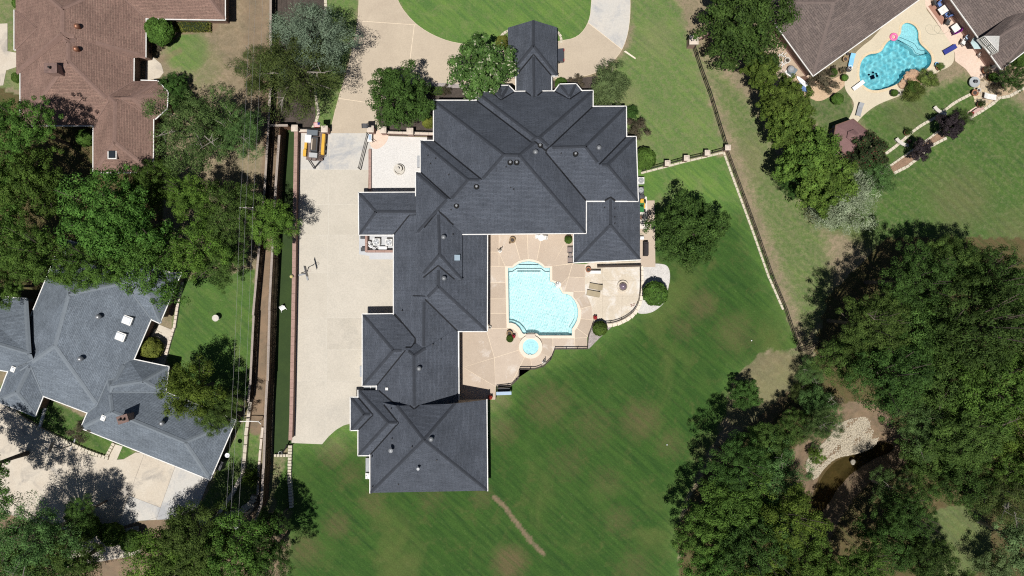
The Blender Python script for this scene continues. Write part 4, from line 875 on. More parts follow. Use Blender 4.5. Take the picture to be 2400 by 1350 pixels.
board_fence('boundary_fence', 'dark grey topped board fence along the neighbours side of the dirt strip', [(646, -60), (645, 60), (646, 185), (640, 300), (633, 420), (617, 600), (608, 700), (600, 860), (594, 935)], 1.9, M('dark_board', (.035, .03, .026), (.022, .02, .018), 1, 12, fine=.3), WOODG, capw=.3)
brick_wall('court_wall', 'long low brick wall with pink cap between turf run and motor court', [(700, 308), (697, 480), (695, 640), (692, 800), (689, 960), (687, 1020)], 1.2, .35, BRICKD, BRICK, .5)
brick_wall('gate_wall', 'short brick wall behind the trailer next to the gate', [(702, 309), (762, 309)], .9, .35, BRICK)
brick_wall('garden_wall', 'brick wall with iron rail between courtyard and planting bed', [(906, 312), (960, 314), (1018, 316)], .8, .35, BRICK)
brick_wall('courtyard_wall', 'low brick edge along the west side of the white courtyard', [(868, 352), (868, 450)], .35, .3, BRICK, BRICK)
brick_wall('equipment_wall', 'brick screen wall around the air conditioners and pool pumps', [(862, 552), (862, 590), (924, 590)], 1.1, .25, BRICK, BRICK)
iron_fence('black iron fence on the brick wall left of the gate', [(704, 307), (760, 307)], 1.5); iron_fence('black iron fence on the wall above the white courtyard', [(908, 311), (1016, 314)], 1.35)
for x, y, l in ((699, 307, 'cream capped pillar where board fence meets brick wall'), (768, 309, 'left gate pillar carrying the striped flag'), (874, 309, 'right gate pillar beside the open gate'), (903, 311, 'small pillar at the start of the courtyard wall'), (965, 314, 'pillar in the middle of the courtyard wall')): pillar(l, x, y)
gt = thing('sliding_gate', 'open black iron gate standing at an angle over the motor court', 'gate', P(862, 315))
ga, gb = P(866, 318), P(846, 398)
for z in (.15, 1.0, 1.75): m = MB(); m.beam(ga + Vector((0, 0, z)), gb + Vector((0, 0, z)), .06); m.build('rail', IRON, gt, world=True)
m = MB()
for p, d in along([ga, gb], .14): m.beam((p.x, p.y, .1), (p.x, p.y, 1.95), .025)
tag(m.build('pickets', IRON, gt, world=True), kind='stuff')
for p in (ga, gb): m = MB(); m.box((p.x, p.y, 1.0), (.1, .1, 2.0)); m.build('post', IRON, gt, world=True)
# right boundary
iron_fence('black iron fence from the brick corner down to the stone strip', [(1621, 107), (1640, 165), (1662, 225), (1680, 285), (1699, 345)], 1.5)
iron_fence('long iron fence with stone kerb running down beside the back lawn', [(1699, 352), (1735, 450), (1770, 545), (1805, 645), (1836, 720), (1870, 820)], 1.4, mat=BROWNI)
iron_fence('short iron fence turning the corner towards the wood', [(1870, 822), (1895, 812), (1915, 800)], 1.4, mat=BROWNI)
iron_fence('iron fence with brick pillars from house to boundary', [(1504, 402), (1560, 386), (1605, 374), (1655, 363), (1697, 352)], 1.4)
for x, y, l in ((1559, 387, 'brick pillar of the side fence nearest the house'), (1603, 375, 'middle brick pillar of the side fence'), (1651, 363, 'brick pillar of the side fence nearest the corner'), (1698, 351, 'corner pillar where the boundary fences meet')): pillar(l, x, y, 1.5, .6)
pillar('square brick pillar at the top end of the right boundary', 1618, 105, 1.9, 1.1)
brick_wall('corner_wall', 'short brick wall running under the large dark tree', [(1624, 102), (1648, 88), (1660, 82)], 1.5, .3, BRICK, BRICK)
def kerb(name, label, pts, w, h, mat, cat='kerb', unit=.8, gap=.03, jitter=.0, z=0, jz=.0):
    g = ground_line(pts); r = thing(name, label, cat, g[0]); rnd = random.Random(len(pts)); me = None
    for p, d in along(g, unit):
        if me is None:
            m = MB(); m.box((0, 0, h / 2), (unit - gap, w, h), 0, .93); o = m.build('stone', mat, r); me = o.data
        else: o = link('stone', me, r)
        o.location = Vector((p.x, p.y, z + rnd.uniform(-jz, jz))) - r.location + d * unit * .5; o.rotation_euler = (0, 0, math.atan2(d.y, d.x) + rnd.uniform(-jitter, jitter)); s = 1 + rnd.uniform(-jitter, jitter); o.scale = (min(s, 1.02), s, 1)
    return r
kerb('mow_strip', 'pale stone strip along the foot of the long boundary fence', [(1694, 352), (1730, 450), (1765, 545), (1800, 645), (1835, 725)], .3, .08, LIMEST)
kerb('side_kerb', 'pale stone kerb under the side fence with pillars', [(1502, 406), (1560, 391), (1605, 379), (1694, 358)], .3, .08, LIMEST)
kerb('stone_edging', 'white stone edging of the mulch bed left of the drive', smooth_poly([(755, -40), (768, 20), (742, 80), (735, 160), (742, 240), (748, 262), (742, 285), (733, 302)], 2, False), .4, .18, LIMEST, 'edging', .5, .05, .08)
kerb('island_edging', 'curved stone edging beside the covered entrance', smooth_poly([(1166, 112), (1168, 95), (1178, 80), (1192, 72)], 2, False), .35, .15, LIMEST, 'edging', .45, .05, .08)
kerb('entry_edging', 'short curved stone edging right of the covered entrance', smooth_poly([(1306, 75), (1314, 85), (1315, 96)], 2, False), .35, .15, LIMEST, 'edging', .45, .05, .08)
kerb('stone_wall', 'double row stone wall running down the lawn from the court corner', [(682, 1042), (681, 1080), (680, 1120), (683, 1160), (684, 1185)], .55, .45, LIMEST, 'wall', .42, .05, .08)
kerb('cross_wall', 'short white stone wall closing the bottom of the turf run', [(644, 1066), (678, 1066)], .4, .5, LIMEST, 'wall', .42, .05, .08)
kerb('front_wall', 'curving cream stone wall between grey house lawn and driveway', smooth_poly([(30, 955), (60, 985), (110, 1012), (160, 1035), (210, 1058), (252, 1072)], 2, False), .5, .4, LIMEST, 'wall', .5, .05, .07)
kerb('return_wall', 'short stone wall return beside the garden walk', [(252, 1070), (268, 1040)], .45, .4, LIMEST, 'wall', .45, .05, .07)
kerb('white_kerb', 'straight white kerb from the house corner to the stone wall', [(108, 955), (95, 1000)], .35, .3, WHITE, 'kerb', .5, .02)
kerb('terrace_wall', 'low stone wall along the lawn of the grey roofed house', [(428, 660), (418, 720), (412, 760), (400, 800), (392, 830)], .4, .4, CAPST, 'wall', .6, .02)
kerb('slope_wall', 'long concrete retaining wall stepping down beside the fence', [(590, 940), (582, 1000), (577, 1060), (573, 1105), (550, 1150), (520, 1195)], .5, .6, CONCW, 'wall', 1.2, .01)
kerb('fence_foot', 'pale timber sleeper at the foot of the tall board fence', [(617, 1000), (612, 1050), (608, 1100), (606, 1150)], .35, .3, CAPST, 'sleeper', 1.6, .02)
kerb('terrace_steps', 'pale paving slabs between house and lawn of the grey roofed house', [(372, 775), (360, 800), (352, 830)], 1.3, .12, CONCW, 'paving', 1.3, .06)
kerb('lawn_edging', 'thin winding stone edging through the right hand garden lawn', [Q(*p) for p in smooth_poly([(625, 1160), (720, 1090), (820, 1000), (900, 940), (1000, 890), (1060, 840), (1150, 770), (1260, 715)], 2, False)], .42, .12, LIMEST, 'edging', .55, .03, .06)
kerb('bed_edging', 'stone edging on the lawn side of the long bark bed', [Q(*p) for p in [(690, 1305), (790, 1255), (860, 1200), (960, 1105), (1085, 1040)]], .42, .14, LIMEST, 'edging', .6, .03, .06)
kerb('upper_bed_edging', 'stone edging on the pool side of the long bark bed', [Q(*p) for p in [(660, 1250), (760, 1180), (900, 1085), (1030, 985)]], .3, .12, LIMEST, 'edging', .6, .03, .06)
kerb('terrace_edging', 'stone edging curving from the flagstones to the right edge', [Q(*p) for p in [(1255, 890), (1330, 850), (1420, 790), (1480, 740), (1560, 725), (1640, 680), (1720, 640)]], .45, .15, LIMEST, 'edging', .6, .03, .06)
kerb('patio_kerb', 'curved cream kerb around the round stamped patio', [Z3(*p) for p in smooth_poly([(1424, 330), (1428, 450), (1424, 560), (1408, 630), (1375, 690), (1320, 735), (1250, 768), (1165, 784)], 2, False)], .5, .14, COPING, 'kerb', .7, .015)
kerb('dry_wall', 'rough pale rubble wall sloping to the end of the board fence', [(600, 1160), (590, 1180), (570, 1195), (540, 1205), (500, 1215), (470, 1225)], .9, .5, LIMEST, 'wall', .38, .0, .35, 0, .12)
# pool fences
iron_fence('dark iron pool fence along the lower terrace steps', [Z3(*p) for p in [(328, 1330), (331, 1245), (440, 1232), (500, 1172), (507, 1105), (620, 1106), (690, 1082), (742, 1030), (770, 958)]], 1.1, 1.6, BROWNI)
iron_fence('dark iron pool fence from spa terrace to the round shrub', [Z3(*p) for p in [(772, 956), (1014, 954), (1022, 862), (1062, 750)]], 1.1, 1.6, BROWNI)
iron_fence('curved dark iron fence around the stamped patio', [Z3(*p) for p in smooth_poly([(1105, 758), (1180, 762), (1250, 745), (1310, 715), (1365, 670), (1400, 600), (1412, 520), (1414, 420), (1412, 340)], 2, False)], 1.0, 1.6, BROWNI, .16)
def bar_rail():
    r = thing('beam_rail', 'dark timber beam on posts across the top of the round patio', 'rail', P(*Z3(1250, 332))); a, b = P(*Z3(1092, 338), .9), P(*Z3(1425, 330), .9)
    m = MB(); m.beam(a, b, .25, .15); m.build('beam', flat('dark_timber', (.05, .032, .022), .6), r, world=True)
    for t in (.05, .5, .95): m = MB(); p = a.lerp(b, t); m.box((p.x, p.y, .45), (.12, .12, .9)); m.build('post', BROWNI, r, world=True)
bar_rail()
def flagstones():
    r = thing('flagstone_terrace', 'irregular tan flagstone terrace beside the rock garden', 'terrace', P(*Q(1380, 700))); rnd = random.Random(9); base = [Q(*p) for p in [(1300, 600), (1345, 585), (1410, 630), (1440, 700), (1475, 740), (1380, 820), (1330, 850), (1300, 760), (1290, 680)]]
    m = MB(); m.prism([W2(base)], -.05, .035); m.build('mortar', M('mortar', (.42, .36, .27), (.36, .3, .22), 1, 10), r, world=True)
    x0, x1 = min(p[0] for p in base), max(p[0] for p in base); y0, y1 = min(p[1] for p in base), max(p[1] for p in base); st = 8.5; mats = [M('flag_a', (.52, .42, .28), (.44, .35, .23), 1, 8, fine=.25), M('flag_b', (.44, .37, .28), (.38, .31, .23), 1, 8, fine=.25), M('flag_c', (.58, .48, .33), (.5, .4, .27), 1, 8, fine=.25)]
    nx, ny = int((x1 - x0) / st) + 1, int((y1 - y0) / st) + 1; g = {(i, j): (x0 + i * st + rnd.uniform(-2.4, 2.4), y0 + j * st + rnd.uniform(-2.4, 2.4)) for i in range(nx + 1) for j in range(ny + 1)}
    for i in range(nx):
        for j in range(ny):
            q = [g[i, j], g[i + 1, j], g[i + 1, j + 1], g[i, j + 1]]; c = (sum(p[0] for p in q) / 4, sum(p[1] for p in q) / 4)
            if pip(np.array([c[0]]), np.array([c[1]]), base)[0]: m = MB(); m.prism([grow(W2(q), -.04)], 0, .06 + rnd.uniform(-.006, .01)); m.build('flagstone', rnd.choice(mats), r, world=True)
flagstones()
# ------------------------------------------------------------------ trees and shrubs
def leaf_mat(name, c1, c2, c3=None, trans=.2, tip=None):
    m, nt, b = new_mat(name); nt.nodes.remove(b); out = nt.nodes['Material Output']; g = N(nt, 'ShaderNodeNewGeometry'); oi = N(nt, 'ShaderNodeObjectInfo')
    col = mixc(nt, g.outputs['Random Per Island'], c1, c2)
    if c3:
        f = N(nt, 'ShaderNodeMath'); f.operation = 'FRACT'; nt.links.new(math_(nt, 'MULTIPLY', g.outputs['Random Per Island'], 17.3), f.inputs[0])
        col = mixc(nt, ramp(nt, f.outputs[0], .93, .94), col, c3)
    col = mixc(nt, ramp(nt, noise(nt, g.outputs['Position'], .35, 3), .35, .7, 0, .45), col, tuple(x * 1.25 for x in c2))
    col = mixc(nt, 1.0, col, v_rgb(nt, ramp(nt, noise(nt, g.outputs['Position'], .75, 3, .6), .3, .7, .55, 1.5)), 'MULTIPLY')
    hs = N(nt, 'ShaderNodeHueSaturation'); nt.links.new(col, hs.inputs['Color']); nt.links.new(ramp(nt, oi.outputs['Random'], 0, 1, .485, .515), hs.inputs['Hue']); nt.links.new(ramp(nt, oi.outputs['Random'], 0, 1, .82, 1.15), hs.inputs['Value'])
    d = N(nt, 'ShaderNodeBsdfPrincipled'); d.inputs['Roughness'].default_value = .7; d.inputs['Specular IOR Level'].default_value = .12; nt.links.new(hs.outputs[0], d.inputs['Base Color'])
    t = N(nt, 'ShaderNodeBsdfTranslucent'); t2 = mixc(nt, 1.0, hs.outputs[0], (1.2, 1.35, .6), 'MULTIPLY'); nt.links.new(t2, t.inputs[0])
    mx = N(nt, 'ShaderNodeMixShader'); mx.inputs[0].default_value = trans; nt.links.new(d.outputs[0], mx.inputs[1]); nt.links.new(t.outputs[0], mx.inputs[2]); nt.links.new(mx.outputs[0], out.inputs[0]); return m

LEAF = dict(
    oak=leaf_mat('leaf_oak', (.022, .060, .010), (.098, .180, .032)),
    ash=leaf_mat('leaf_ash', (.036, .082, .024), (.115, .190, .056)),
    lime=leaf_mat('leaf_lime', (.046, .090, .016), (.115, .175, .026)),
    pear=leaf_mat('leaf_pear', (.042, .086, .016), (.115, .175, .030)),
    cedar=leaf_mat('leaf_cedar', (.036, .062, .018), (.085, .115, .030)),
    silver=leaf_mat('leaf_silver', (.105, .145, .10), (.175, .23, .155)),
    willow=leaf_mat('leaf_willow', (.17, .21, .13), (.32, .36, .24)),
    maple=leaf_mat('leaf_maple', (.022, .054, .013), (.070, .135, .028)),
    magnolia=leaf_mat('leaf_magnolia', (.040, .085, .022), (.090, .150, .036), (.42, .40, .30)),
    elm=leaf_mat('leaf_elm', (.020, .048, .011), (.092, .152, .032)),
    myrtle=leaf_mat('leaf_myrtle', (.075, .12, .045), (.125, .17, .065)),
    crape=leaf_mat('leaf_crape', (.022, .042, .016), (.050, .072, .026), (.16, .018, .030)),
    purple=leaf_mat('leaf_purple', (.022, .018, .022), (.045, .034, .036)),
    bronze=leaf_mat('leaf_bronze', (.060, .055, .035), (.10, .085, .055), (.13, .07, .06)),
    box=leaf_mat('leaf_box', (.034, .074, .014), (.085, .150, .026)),
    dark=leaf_mat('leaf_dark', (.014, .036, .009), (.062, .115, .024)),
    gold=leaf_mat('leaf_gold', (.085, .105, .018), (.15, .16, .030)),
    fern=leaf_mat('leaf_fern', (.085, .13, .030), (.15, .20, .05)),
    flower=leaf_mat('leaf_red_flower', (.24, .02, .03), (.42, .05, .06)))

def crown_mesh(name, mat, R=1.0, hz=.75, clumps=120, per=110, cr=.16, leaf=.035, asp=.5, seed=0, flat_=.62, lumps=.22, holes=0.0, up=.5, spiky=0.0, inner=.35, low=-.25, bough=1.0, fill=.24):
    """leaf faces gathered in clumps that fill an uneven dome; unit radius, centred at z = 0"""
    g = np.random.default_rng(seed); ph = g.uniform(0, 6.28, 6); fr = g.integers(2, 7, 6)
    def rad(az): return 1 + lumps * sum(np.sin(az * fr[i] + ph[i]) for i in range(6)) / 3
    C = []; ga = PI * (3 - math.sqrt(5)); nb = max(7, int(clumps / 9))
    for i in range(nb):                                  # boughs over the dome, clumps gathered on each bough
        u = low + (1 - low) * ((i + .5) / nb); az = i * ga + g.normal(0, .3); rr = math.sqrt(max(0, 1 - u * u)); s = rad(az) * g.uniform(.66, .86)
        bc = np.array([rr * math.cos(az) * s, rr * math.sin(az) * s, u * hz * (.55 + .45 * s)]); br = g.uniform(.24, .40) * bough
        for j in range(9):
            if g.random() < holes: continue
            d = g.normal(0, 1, 3); d[2] = abs(d[2]) * .8 - .15; d /= np.linalg.norm(d); C.append(tuple(bc + d * np.array([br, br, br * .75]) * g.uniform(.6, 1.0)))
        if g.random() < inner + .3: C.append(tuple(bc * .55 - np.array([0, 0, .1])))
    C = np.array(C); sc = g.uniform(.7, 1.3, len(C)); idx = np.repeat(np.arange(len(C)), per); n = len(idx)
    off = g.normal(0, 1, (n, 3)); off /= np.maximum(np.linalg.norm(off, axis=1, keepdims=True), 1e-6); off *= (g.random((n, 1)) ** .3) * (cr * sc[idx])[:, None]; off[:, 2] *= flat_
    ctr = C[idx] + off
    k = int(n * fill)                                    # leaves deeper inside, so the crown closes
    if k:
        fa = g.uniform(0, 2 * PI, k); fr_ = np.sqrt(g.random(k)) * .84 * rad(fa); fz = (g.uniform(-.3, .5, k)) * hz * np.sqrt(np.clip(1 - (fr_ / 1.1) ** 2, .05, 1))
        ctr = np.concatenate([ctr, np.stack([fr_ * np.cos(fa), fr_ * np.sin(fa), fz], 1)]); off = np.concatenate([off, g.normal(0, .1, (k, 3))]); n += k
    out = ctr / np.maximum(np.linalg.norm(ctr, axis=1, keepdims=True), 1e-6)
    if spiky: ctr = ctr + out * (g.random((n, 1)) ** 3) * spiky
    nrm = g.normal(0, .3, (n, 3)) + out * .3 + off / np.maximum(np.linalg.norm(off, axis=1, keepdims=True), 1e-6) * 1.0; nrm[:, 2] += up; nrm /= np.linalg.norm(nrm, axis=1, keepdims=True)
    t = g.normal(0, 1, (n, 3)); 
    if spiky: t = t * .35 + out
    t -= nrm * (t * nrm).sum(1, keepdims=True); t /= np.maximum(np.linalg.norm(t, axis=1, keepdims=True), 1e-6); b = np.cross(nrm, t)
    L = leaf * g.uniform(.65, 1.35, (n, 1)); Wd = L * asp
    V = np.stack([ctr - t * L * .5, ctr + b * Wd * .5 + t * L * .05, ctr + t * L * .5 - nrm * L * .12, ctr - b * Wd * .5 + t * L * .05], 1).reshape(-1, 3)
    me = bpy.data.meshes.new(name); me.vertices.add(len(V)); me.vertices.foreach_set('co', V.astype(np.float32).ravel()); F = np.arange(len(V), dtype=np.int32)
    me.loops.add(len(V)); me.loops.foreach_set('vertex_index', F); me.polygons.add(n); me.polygons.foreach_set('loop_start', np.arange(0, len(V), 4, dtype=np.int32)); me.update(calc_edges=True); me.materials.append(mat)
    return me, C
def ball_mesh(name, mat, seed, n=5200, leaf=.075):
    g = np.random.default_rng(seed); d = g.normal(0, 1, (n, 3)); d[:, 2] = d[:, 2] * .8 + .25; d /= np.linalg.norm(d, axis=1, keepdims=True); ph = g.uniform(0, 6, 8)
    bump_ = 1 + .055 * (np.sin(d[:, 0] * 7 + ph[0]) * np.sin(d[:, 1] * 8 + ph[1]) + np.sin(d[:, 2] * 9 + ph[2] + d[:, 0] * 5)) + .03 * np.sin(d[:, 1] * 17 + ph[3]) * np.sin(d[:, 0] * 19 + ph[4])
    ctr = d * (bump_ * (1 - .12 * g.random(n) ** 2))[:, None] * np.array([1, 1, .9]); nrm = d * .7 + g.normal(0, .4, (n, 3)); nrm[:, 2] += .25; nrm /= np.linalg.norm(nrm, axis=1, keepdims=True)
    t = np.cross(nrm, g.normal(0, 1, (n, 3))); t /= np.linalg.norm(t, axis=1, keepdims=True); b = np.cross(nrm, t); L = leaf * g.uniform(.7, 1.3, (n, 1))
    V = np.stack([ctr - t * L, ctr + b * L * .6, ctr + t * L, ctr - b * L * .6], 1).reshape(-1, 3); me = bpy.data.meshes.new(name); me.from_pydata(V.tolist(), [], np.arange(len(V)).reshape(-1, 4).tolist()); me.materials.append(mat); me.update(); return me, ctr[::60] * .8
def trunk_mesh(name, C, mat, seed=0, base=-1.3, rad=.055, limbs=16, bare=0):
    rnd = random.Random(seed); m = MB(); fork = base + (0 - base) * .55
    m.tube([(0, 0, base), (rnd.uniform(-.02, .02), rnd.uniform(-.02, .02), (base + fork) / 2), (0, 0, fork)], [rad * 1.35, rad, rad * .85], 8)
    pts = list(C); rnd.shuffle(pts)
    for c in pts[:limbs]:
        c = Vector(c); mid = Vector((c.x * .45, c.y * .45, fork + (c.z - fork) * .55)) + Vector((rnd.uniform(-.06, .06), rnd.uniform(-.06, .06), 0))
        m.tube([(0, 0, fork - .05), mid, c * .97], [rad * .6, rad * .35, rad * .1], 5)
    for k in range(bare):
        a = rnd.uniform(0, 6.28); e = Vector((math.cos(a) * rnd.uniform(.6, 1.0), math.sin(a) * rnd.uniform(.6, 1.0), rnd.uniform(.25, .7))); mid = e * .5 + Vector((0, 0, .12))
        m.tube([(0, 0, fork), mid, e], [rad * .45, rad * .28, rad * .07], 5)
        for j in range(4): q = mid.lerp(e, rnd.uniform(.1, .9)); m.tube([q, q + Vector((rnd.uniform(-.22, .22), rnd.uniform(-.22, .22), rnd.uniform(.02, .14)))], [rad * .16, rad * .05], 4)
    me_o = m.build(name, mat); me = me_o.data; bpy.data.objects.remove(me_o); return me
PROTO = {}
def proto(kind, var=0):
    key = (kind, var)
    if key in PROTO: return PROTO[key]
    T = dict(
        oak=dict(clumps=260, per=90, cr=0.114, leaf=.042, asp=.55, lumps=.30, hz=.72, holes=.10),
        ash=dict(clumps=200, per=110, cr=0.137, leaf=.042, asp=.38, lumps=.28, hz=.75, holes=.02, flat_=.5),
        lime=dict(clumps=150, per=100, cr=0.171, leaf=.055, asp=.5, lumps=.3, hz=.9, holes=.08),
        pear=dict(clumps=200, per=85, cr=0.137, leaf=.062, asp=.7, lumps=.18, hz=.9, holes=.04),
        cedar=dict(clumps=150, per=120, cr=0.171, leaf=.055, asp=.28, lumps=.32, hz=.95, holes=.12, spiky=.14),
        silver=dict(clumps=170, per=120, cr=0.160, leaf=.05, asp=.3, lumps=.22, hz=.8, holes=.06, spiky=.05),
        willow=dict(clumps=150, per=120, cr=0.194, leaf=.055, asp=.26, lumps=.25, hz=.7, holes=.05, spiky=.12),
        maple=dict(clumps=220, per=90, cr=0.125, leaf=.05, asp=.6, lumps=.16, hz=.85, holes=.03),
        magnolia=dict(clumps=150, per=50, cr=0.160, leaf=.10, asp=.5, lumps=.12, hz=.85, holes=0),
        elm=dict(clumps=240, per=110, cr=0.120, leaf=.042, asp=.45, lumps=.22, hz=.75, holes=.02, spiky=.035),
        myrtle=dict(clumps=120, per=90, cr=0.194, leaf=.07, asp=.4, lumps=.25, hz=.8, holes=.12, spiky=.10),
        crape=dict(clumps=90, per=70, cr=0.205, leaf=.10, asp=.5, lumps=.2, hz=.85, spiky=.08),
        purple=dict(clumps=80, per=70, cr=0.205, leaf=.12, asp=.55, lumps=.15, hz=.9),
        bronze=dict(clumps=60, per=45, cr=0.228, leaf=.12, asp=.4, lumps=.3, hz=.8, holes=.2, spiky=.15),
        box=dict(clumps=130, per=70, cr=0.148, leaf=.085, asp=.6, lumps=.04, hz=.85, inner=.1),
        dark=dict(clumps=230, per=95, cr=0.120, leaf=.042, asp=.5, lumps=.3, hz=.8, holes=.1),
        gold=dict(clumps=70, per=70, cr=0.228, leaf=.11, asp=.6, lumps=.1, hz=.8, inner=.1),
        fern=dict(clumps=80, per=80, cr=0.228, leaf=.14, asp=.16, lumps=.2, hz=.7, spiky=.2),
        flower=dict(clumps=40, per=40, cr=0.285, leaf=.22, asp=.7, lumps=.1, hz=.7))[kind]
    if kind in ('box', 'gold'): me, C = ball_mesh(kind + '_crown', LEAF[kind], hash_(kind) + var)
    else: me, C = crown_mesh(kind + '_crown', LEAF[kind], seed=hash_(kind) + var * 7, **T)
    small = kind in ('box', 'gold', 'fern', 'flower', 'bronze', 'purple', 'crape')
    tm = trunk_mesh(kind + '_trunk', C, BARKP if kind in ('cedar', 'myrtle', 'ash') else BARK, hash_(kind) + var, base=-1.0 if small else -1.4, bare={'cedar': 5, 'ash': 3, 'elm': 1}.get(kind, 0), limbs=10 if small else 18)
    PROTO[key] = (me, tm, -1.0 if small else -1.4); return PROTO[key]
def hash_(s): return sum(ord(c) * (i + 3) for i, c in enumerate(s)) % 9973
TREES = []
def tree(name, kind, x, y, r, zc, label, cat='tree', group=None, hz=1.0, rz=None, var=0, sx=1.0):
    """crown centre over the point seen at (x, y), r wide, its middle zc metres up"""
    me, tm, b = proto(kind, var); c = P(x, y, zc); R = r * S * (H - zc) / H; o = thing(name, label, cat, (c.x, c.y, 0), group=group)
    if rz is None: rz = (x * 13 + y * 7) % 6.28
    cr = link('crown', me, o, (0, 0, zc)); cr.scale = (R * sx, R, R * hz); cr.rotation_euler = (0, 0, rz)
    tk = link('trunk' if cat == 'tree' else 'stem', tm, o, (0, 0, zc)); tk.scale = (R * sx, R, zc / -b); tk.rotation_euler = (0, 0, rz)
    TREES.append(o); return o
G1, G2_, G3, G4, G5 = 'large trees on the left side', 'trees of the wood by the creek', 'row of trees on the right boundary', 'shrubs around the houses', 'trees around the main house'
# left side
for i, (x, y, r, z, l) in enumerate(((45, 300, 82, 8, 'dark oak at the left edge shading the brown roof'), (70, 430, 98, 9, 'dark oak at the left edge between the two roofs'), (20, 560, 92, 8, 'oak on the far left edge above the grey roof'), (95, 600, 88, 9, 'oak overhanging the top left corner of the grey roof'), (-20, 420, 80, 8, 'oak cut by the left edge beside the brown roof'), (5, 670, 60, 7, 'small oak over the left corner of the grey roof'))): tree('oak_tree', 'oak', x, y, r * .9, z + [2.5, -2, 1, 3, 0, -1][i], l, group=G1, var=i % 3)
tree('oak_tree', 'oak', 262, 505, 108, 11.5, 'largest leafy oak between brown roof and grey roof', group=G1, var=1); tree('oak_tree', 'oak', 335, 602, 100, 8, 'broad oak over the top edge of the grey roof', group=G1, var=2); tree('oak_tree', 'oak', 212, 625, 68, 10.5, 'oak leaning over the grey roof beside the broad one', group=G1, var=0); tree('oak_tree', 'oak', 352, 440, 64, 7, 'oak touching the lower end of the brown roof', group=G1, var=0)
tree('ash_tree', 'ash', 465, 300, 98, 7.5, 'soft grey green tree right of the brown roof', group=G1); tree('ash_tree', 'ash', 560, 310, 62, 7, 'thin branched tree under the power lines', group=G1, var=1)
tree('lime_tree', 'lime', 445, 462, 50, 9, 'yellow green tree above the broad oak', group=G1); tree('lime_tree', 'lime', 465, 590, 62, 7.5, 'yellow green tree over the top of the lawn', group=G1, var=1); tree('ash_tree', 'elm', 540, 500, 78, 6.5, 'dark open tree with bare limbs beside the power lines', group=G1); tree('ash_tree', 'lime', 638, 528, 54, 6.5, 'small bright tree leaning over the tall board fence', group=G1, hz=.8); tree('ash_tree', 'elm', 520, 610, 60, 6, 'dark tree at the top of the small lawn', group=G1, var=1)
tree('silver_tree', 'silver', 728, 88, 88, 7, 'large silvery blue green tree beside the front drive', group=G5); tree('cedar_tree', 'cedar', 697, 175, 92, 6.5, 'olive green cedar below the silvery tree', group=G5); tree('cedar_tree', 'cedar', 605, 165, 52, 6, 'sparse cedar with bare grey branches under the wires', group=G5, var=1)
tree('maple_tree', 'maple', 938, 232, 74, 4.6, 'round dark green tree in the planting bed by the drive', group=G5); tree('magnolia_tree', 'magnolia', 1127, 160, 70, 5.2, 'magnolia with white blooms beside the covered entrance', group=G5)
tree('myrtle_tree', 'myrtle', 1428, 205, 50, 3.2, 'pale open tree at the north east corner of the main house', group=G5); tree('elm_tree', 'maple', 1612, 545, 83, 5, 'wide dark green tree on the lawn east of the main house', group=G5)
tree('lime_tree', 'lime', 450, 915, 66, 6.5, 'bright tree covering the top corner of the grey roof', group=G1, hz=1.1); tree('ash_tree', 'elm', 515, 960, 55, 5, 'dark open tree behind the bright one by the grey roof', group=G1)
tree('oak_tree', 'ash', 88, 1262, 98, 8.5, 'large tree in the lower left corner above the driveway', group=G1); tree('oak_tree', 'oak', -62, 1105, 92, 10, 'tree cut by the left edge throwing shade on the driveway', group=G1); tree('oak_tree', 'elm', 20, 1330, 80, 8, 'tree in the bottom left corner of the picture', group=G1, var=1); tree('oak_tree', 'elm', 160, 1330, 85, 7.5, 'tree at the bottom edge below the clipped shrubs', group=G1); tree('oak_tree', 'elm', 190, 1205, 40, 6, 'narrow tree shading the left end of the driveway', group=G1, var=1)
for x, y, r, z, l, k in ((392, 1305, 78, 8, 'yellow tinged oak at the bottom edge beside the driveway', 'lime'), (460, 1275, 95, 9, 'dark oak at the bottom edge in front of the utility pole', 'elm'), (560, 1290, 92, 9, 'dark oak below the end of the board fence', 'oak'), (430, 1360, 80, 8, 'oak cut by the bottom edge', 'oak'), (630, 1300, 60, 8, 'oak at the bottom edge reaching the lawn', 'dark'), (640, 1225, 38, 6, 'small dark tree at the end of the board fence', 'dark'), (430, 1215, 30, 5.5, 'thin tree shading the old concrete of the driveway', 'dark')): tree('oak_tree', k, x, y, r, z, l, group=G1, var=1)
# right side
tree('live_oak', 'maple', 1745, 62, 104, 6, 'large dark round tree at the top beside the taupe roof', group=G3, var=1)
for x, y, r, z, l in ((1785, 168, 42, 4.5, 'small bright pear tree nearest the large dark tree'), (1835, 240, 58, 5.5, 'second bright pear tree of the row'), (1850, 300, 62, 5.5, 'third bright pear tree of the row'), (1895, 375, 72, 6, 'bright pear tree next to the gazebo'), (1925, 425, 72, 6, 'lowest bright pear tree above the silvery willow')): tree('pear_tree', 'pear', x, y, r, z, l, group=G3, var=int(x) % 2)
tree('cedar_tree', 'dark', 1862, 430, 34, 4, 'dark conifer tucked behind the lowest pear tree', group=G3); tree('willow_shrub', 'willow', 1975, 470, 76, 3.2, 'silvery white variegated willow at the end of the tree row', 'shrub', group=G4); tree('green_shrub', 'ash', 2050, 415, 44, 2.2, 'green feathery shrub between red myrtle and willow', 'shrub', group=G4)
tree('crape_myrtle', 'crape', 2035, 357, 42, 3, 'crape myrtle with red flowers beside the gazebo', group=G3); tree('plum_tree', 'purple', 2228, 296, 30, 3, 'dark purple leaved round tree on the bark bed', group=G3); tree('plum_tree', 'purple', 2157, 350, 24, 2.5, 'small purple tree with pink blooms on the bark bed', group=G3, var=1); tree('gold_shrub', 'cedar', 2258, 276, 20, 1.5, 'olive shrub behind the dark purple tree', 'shrub', group=G4)
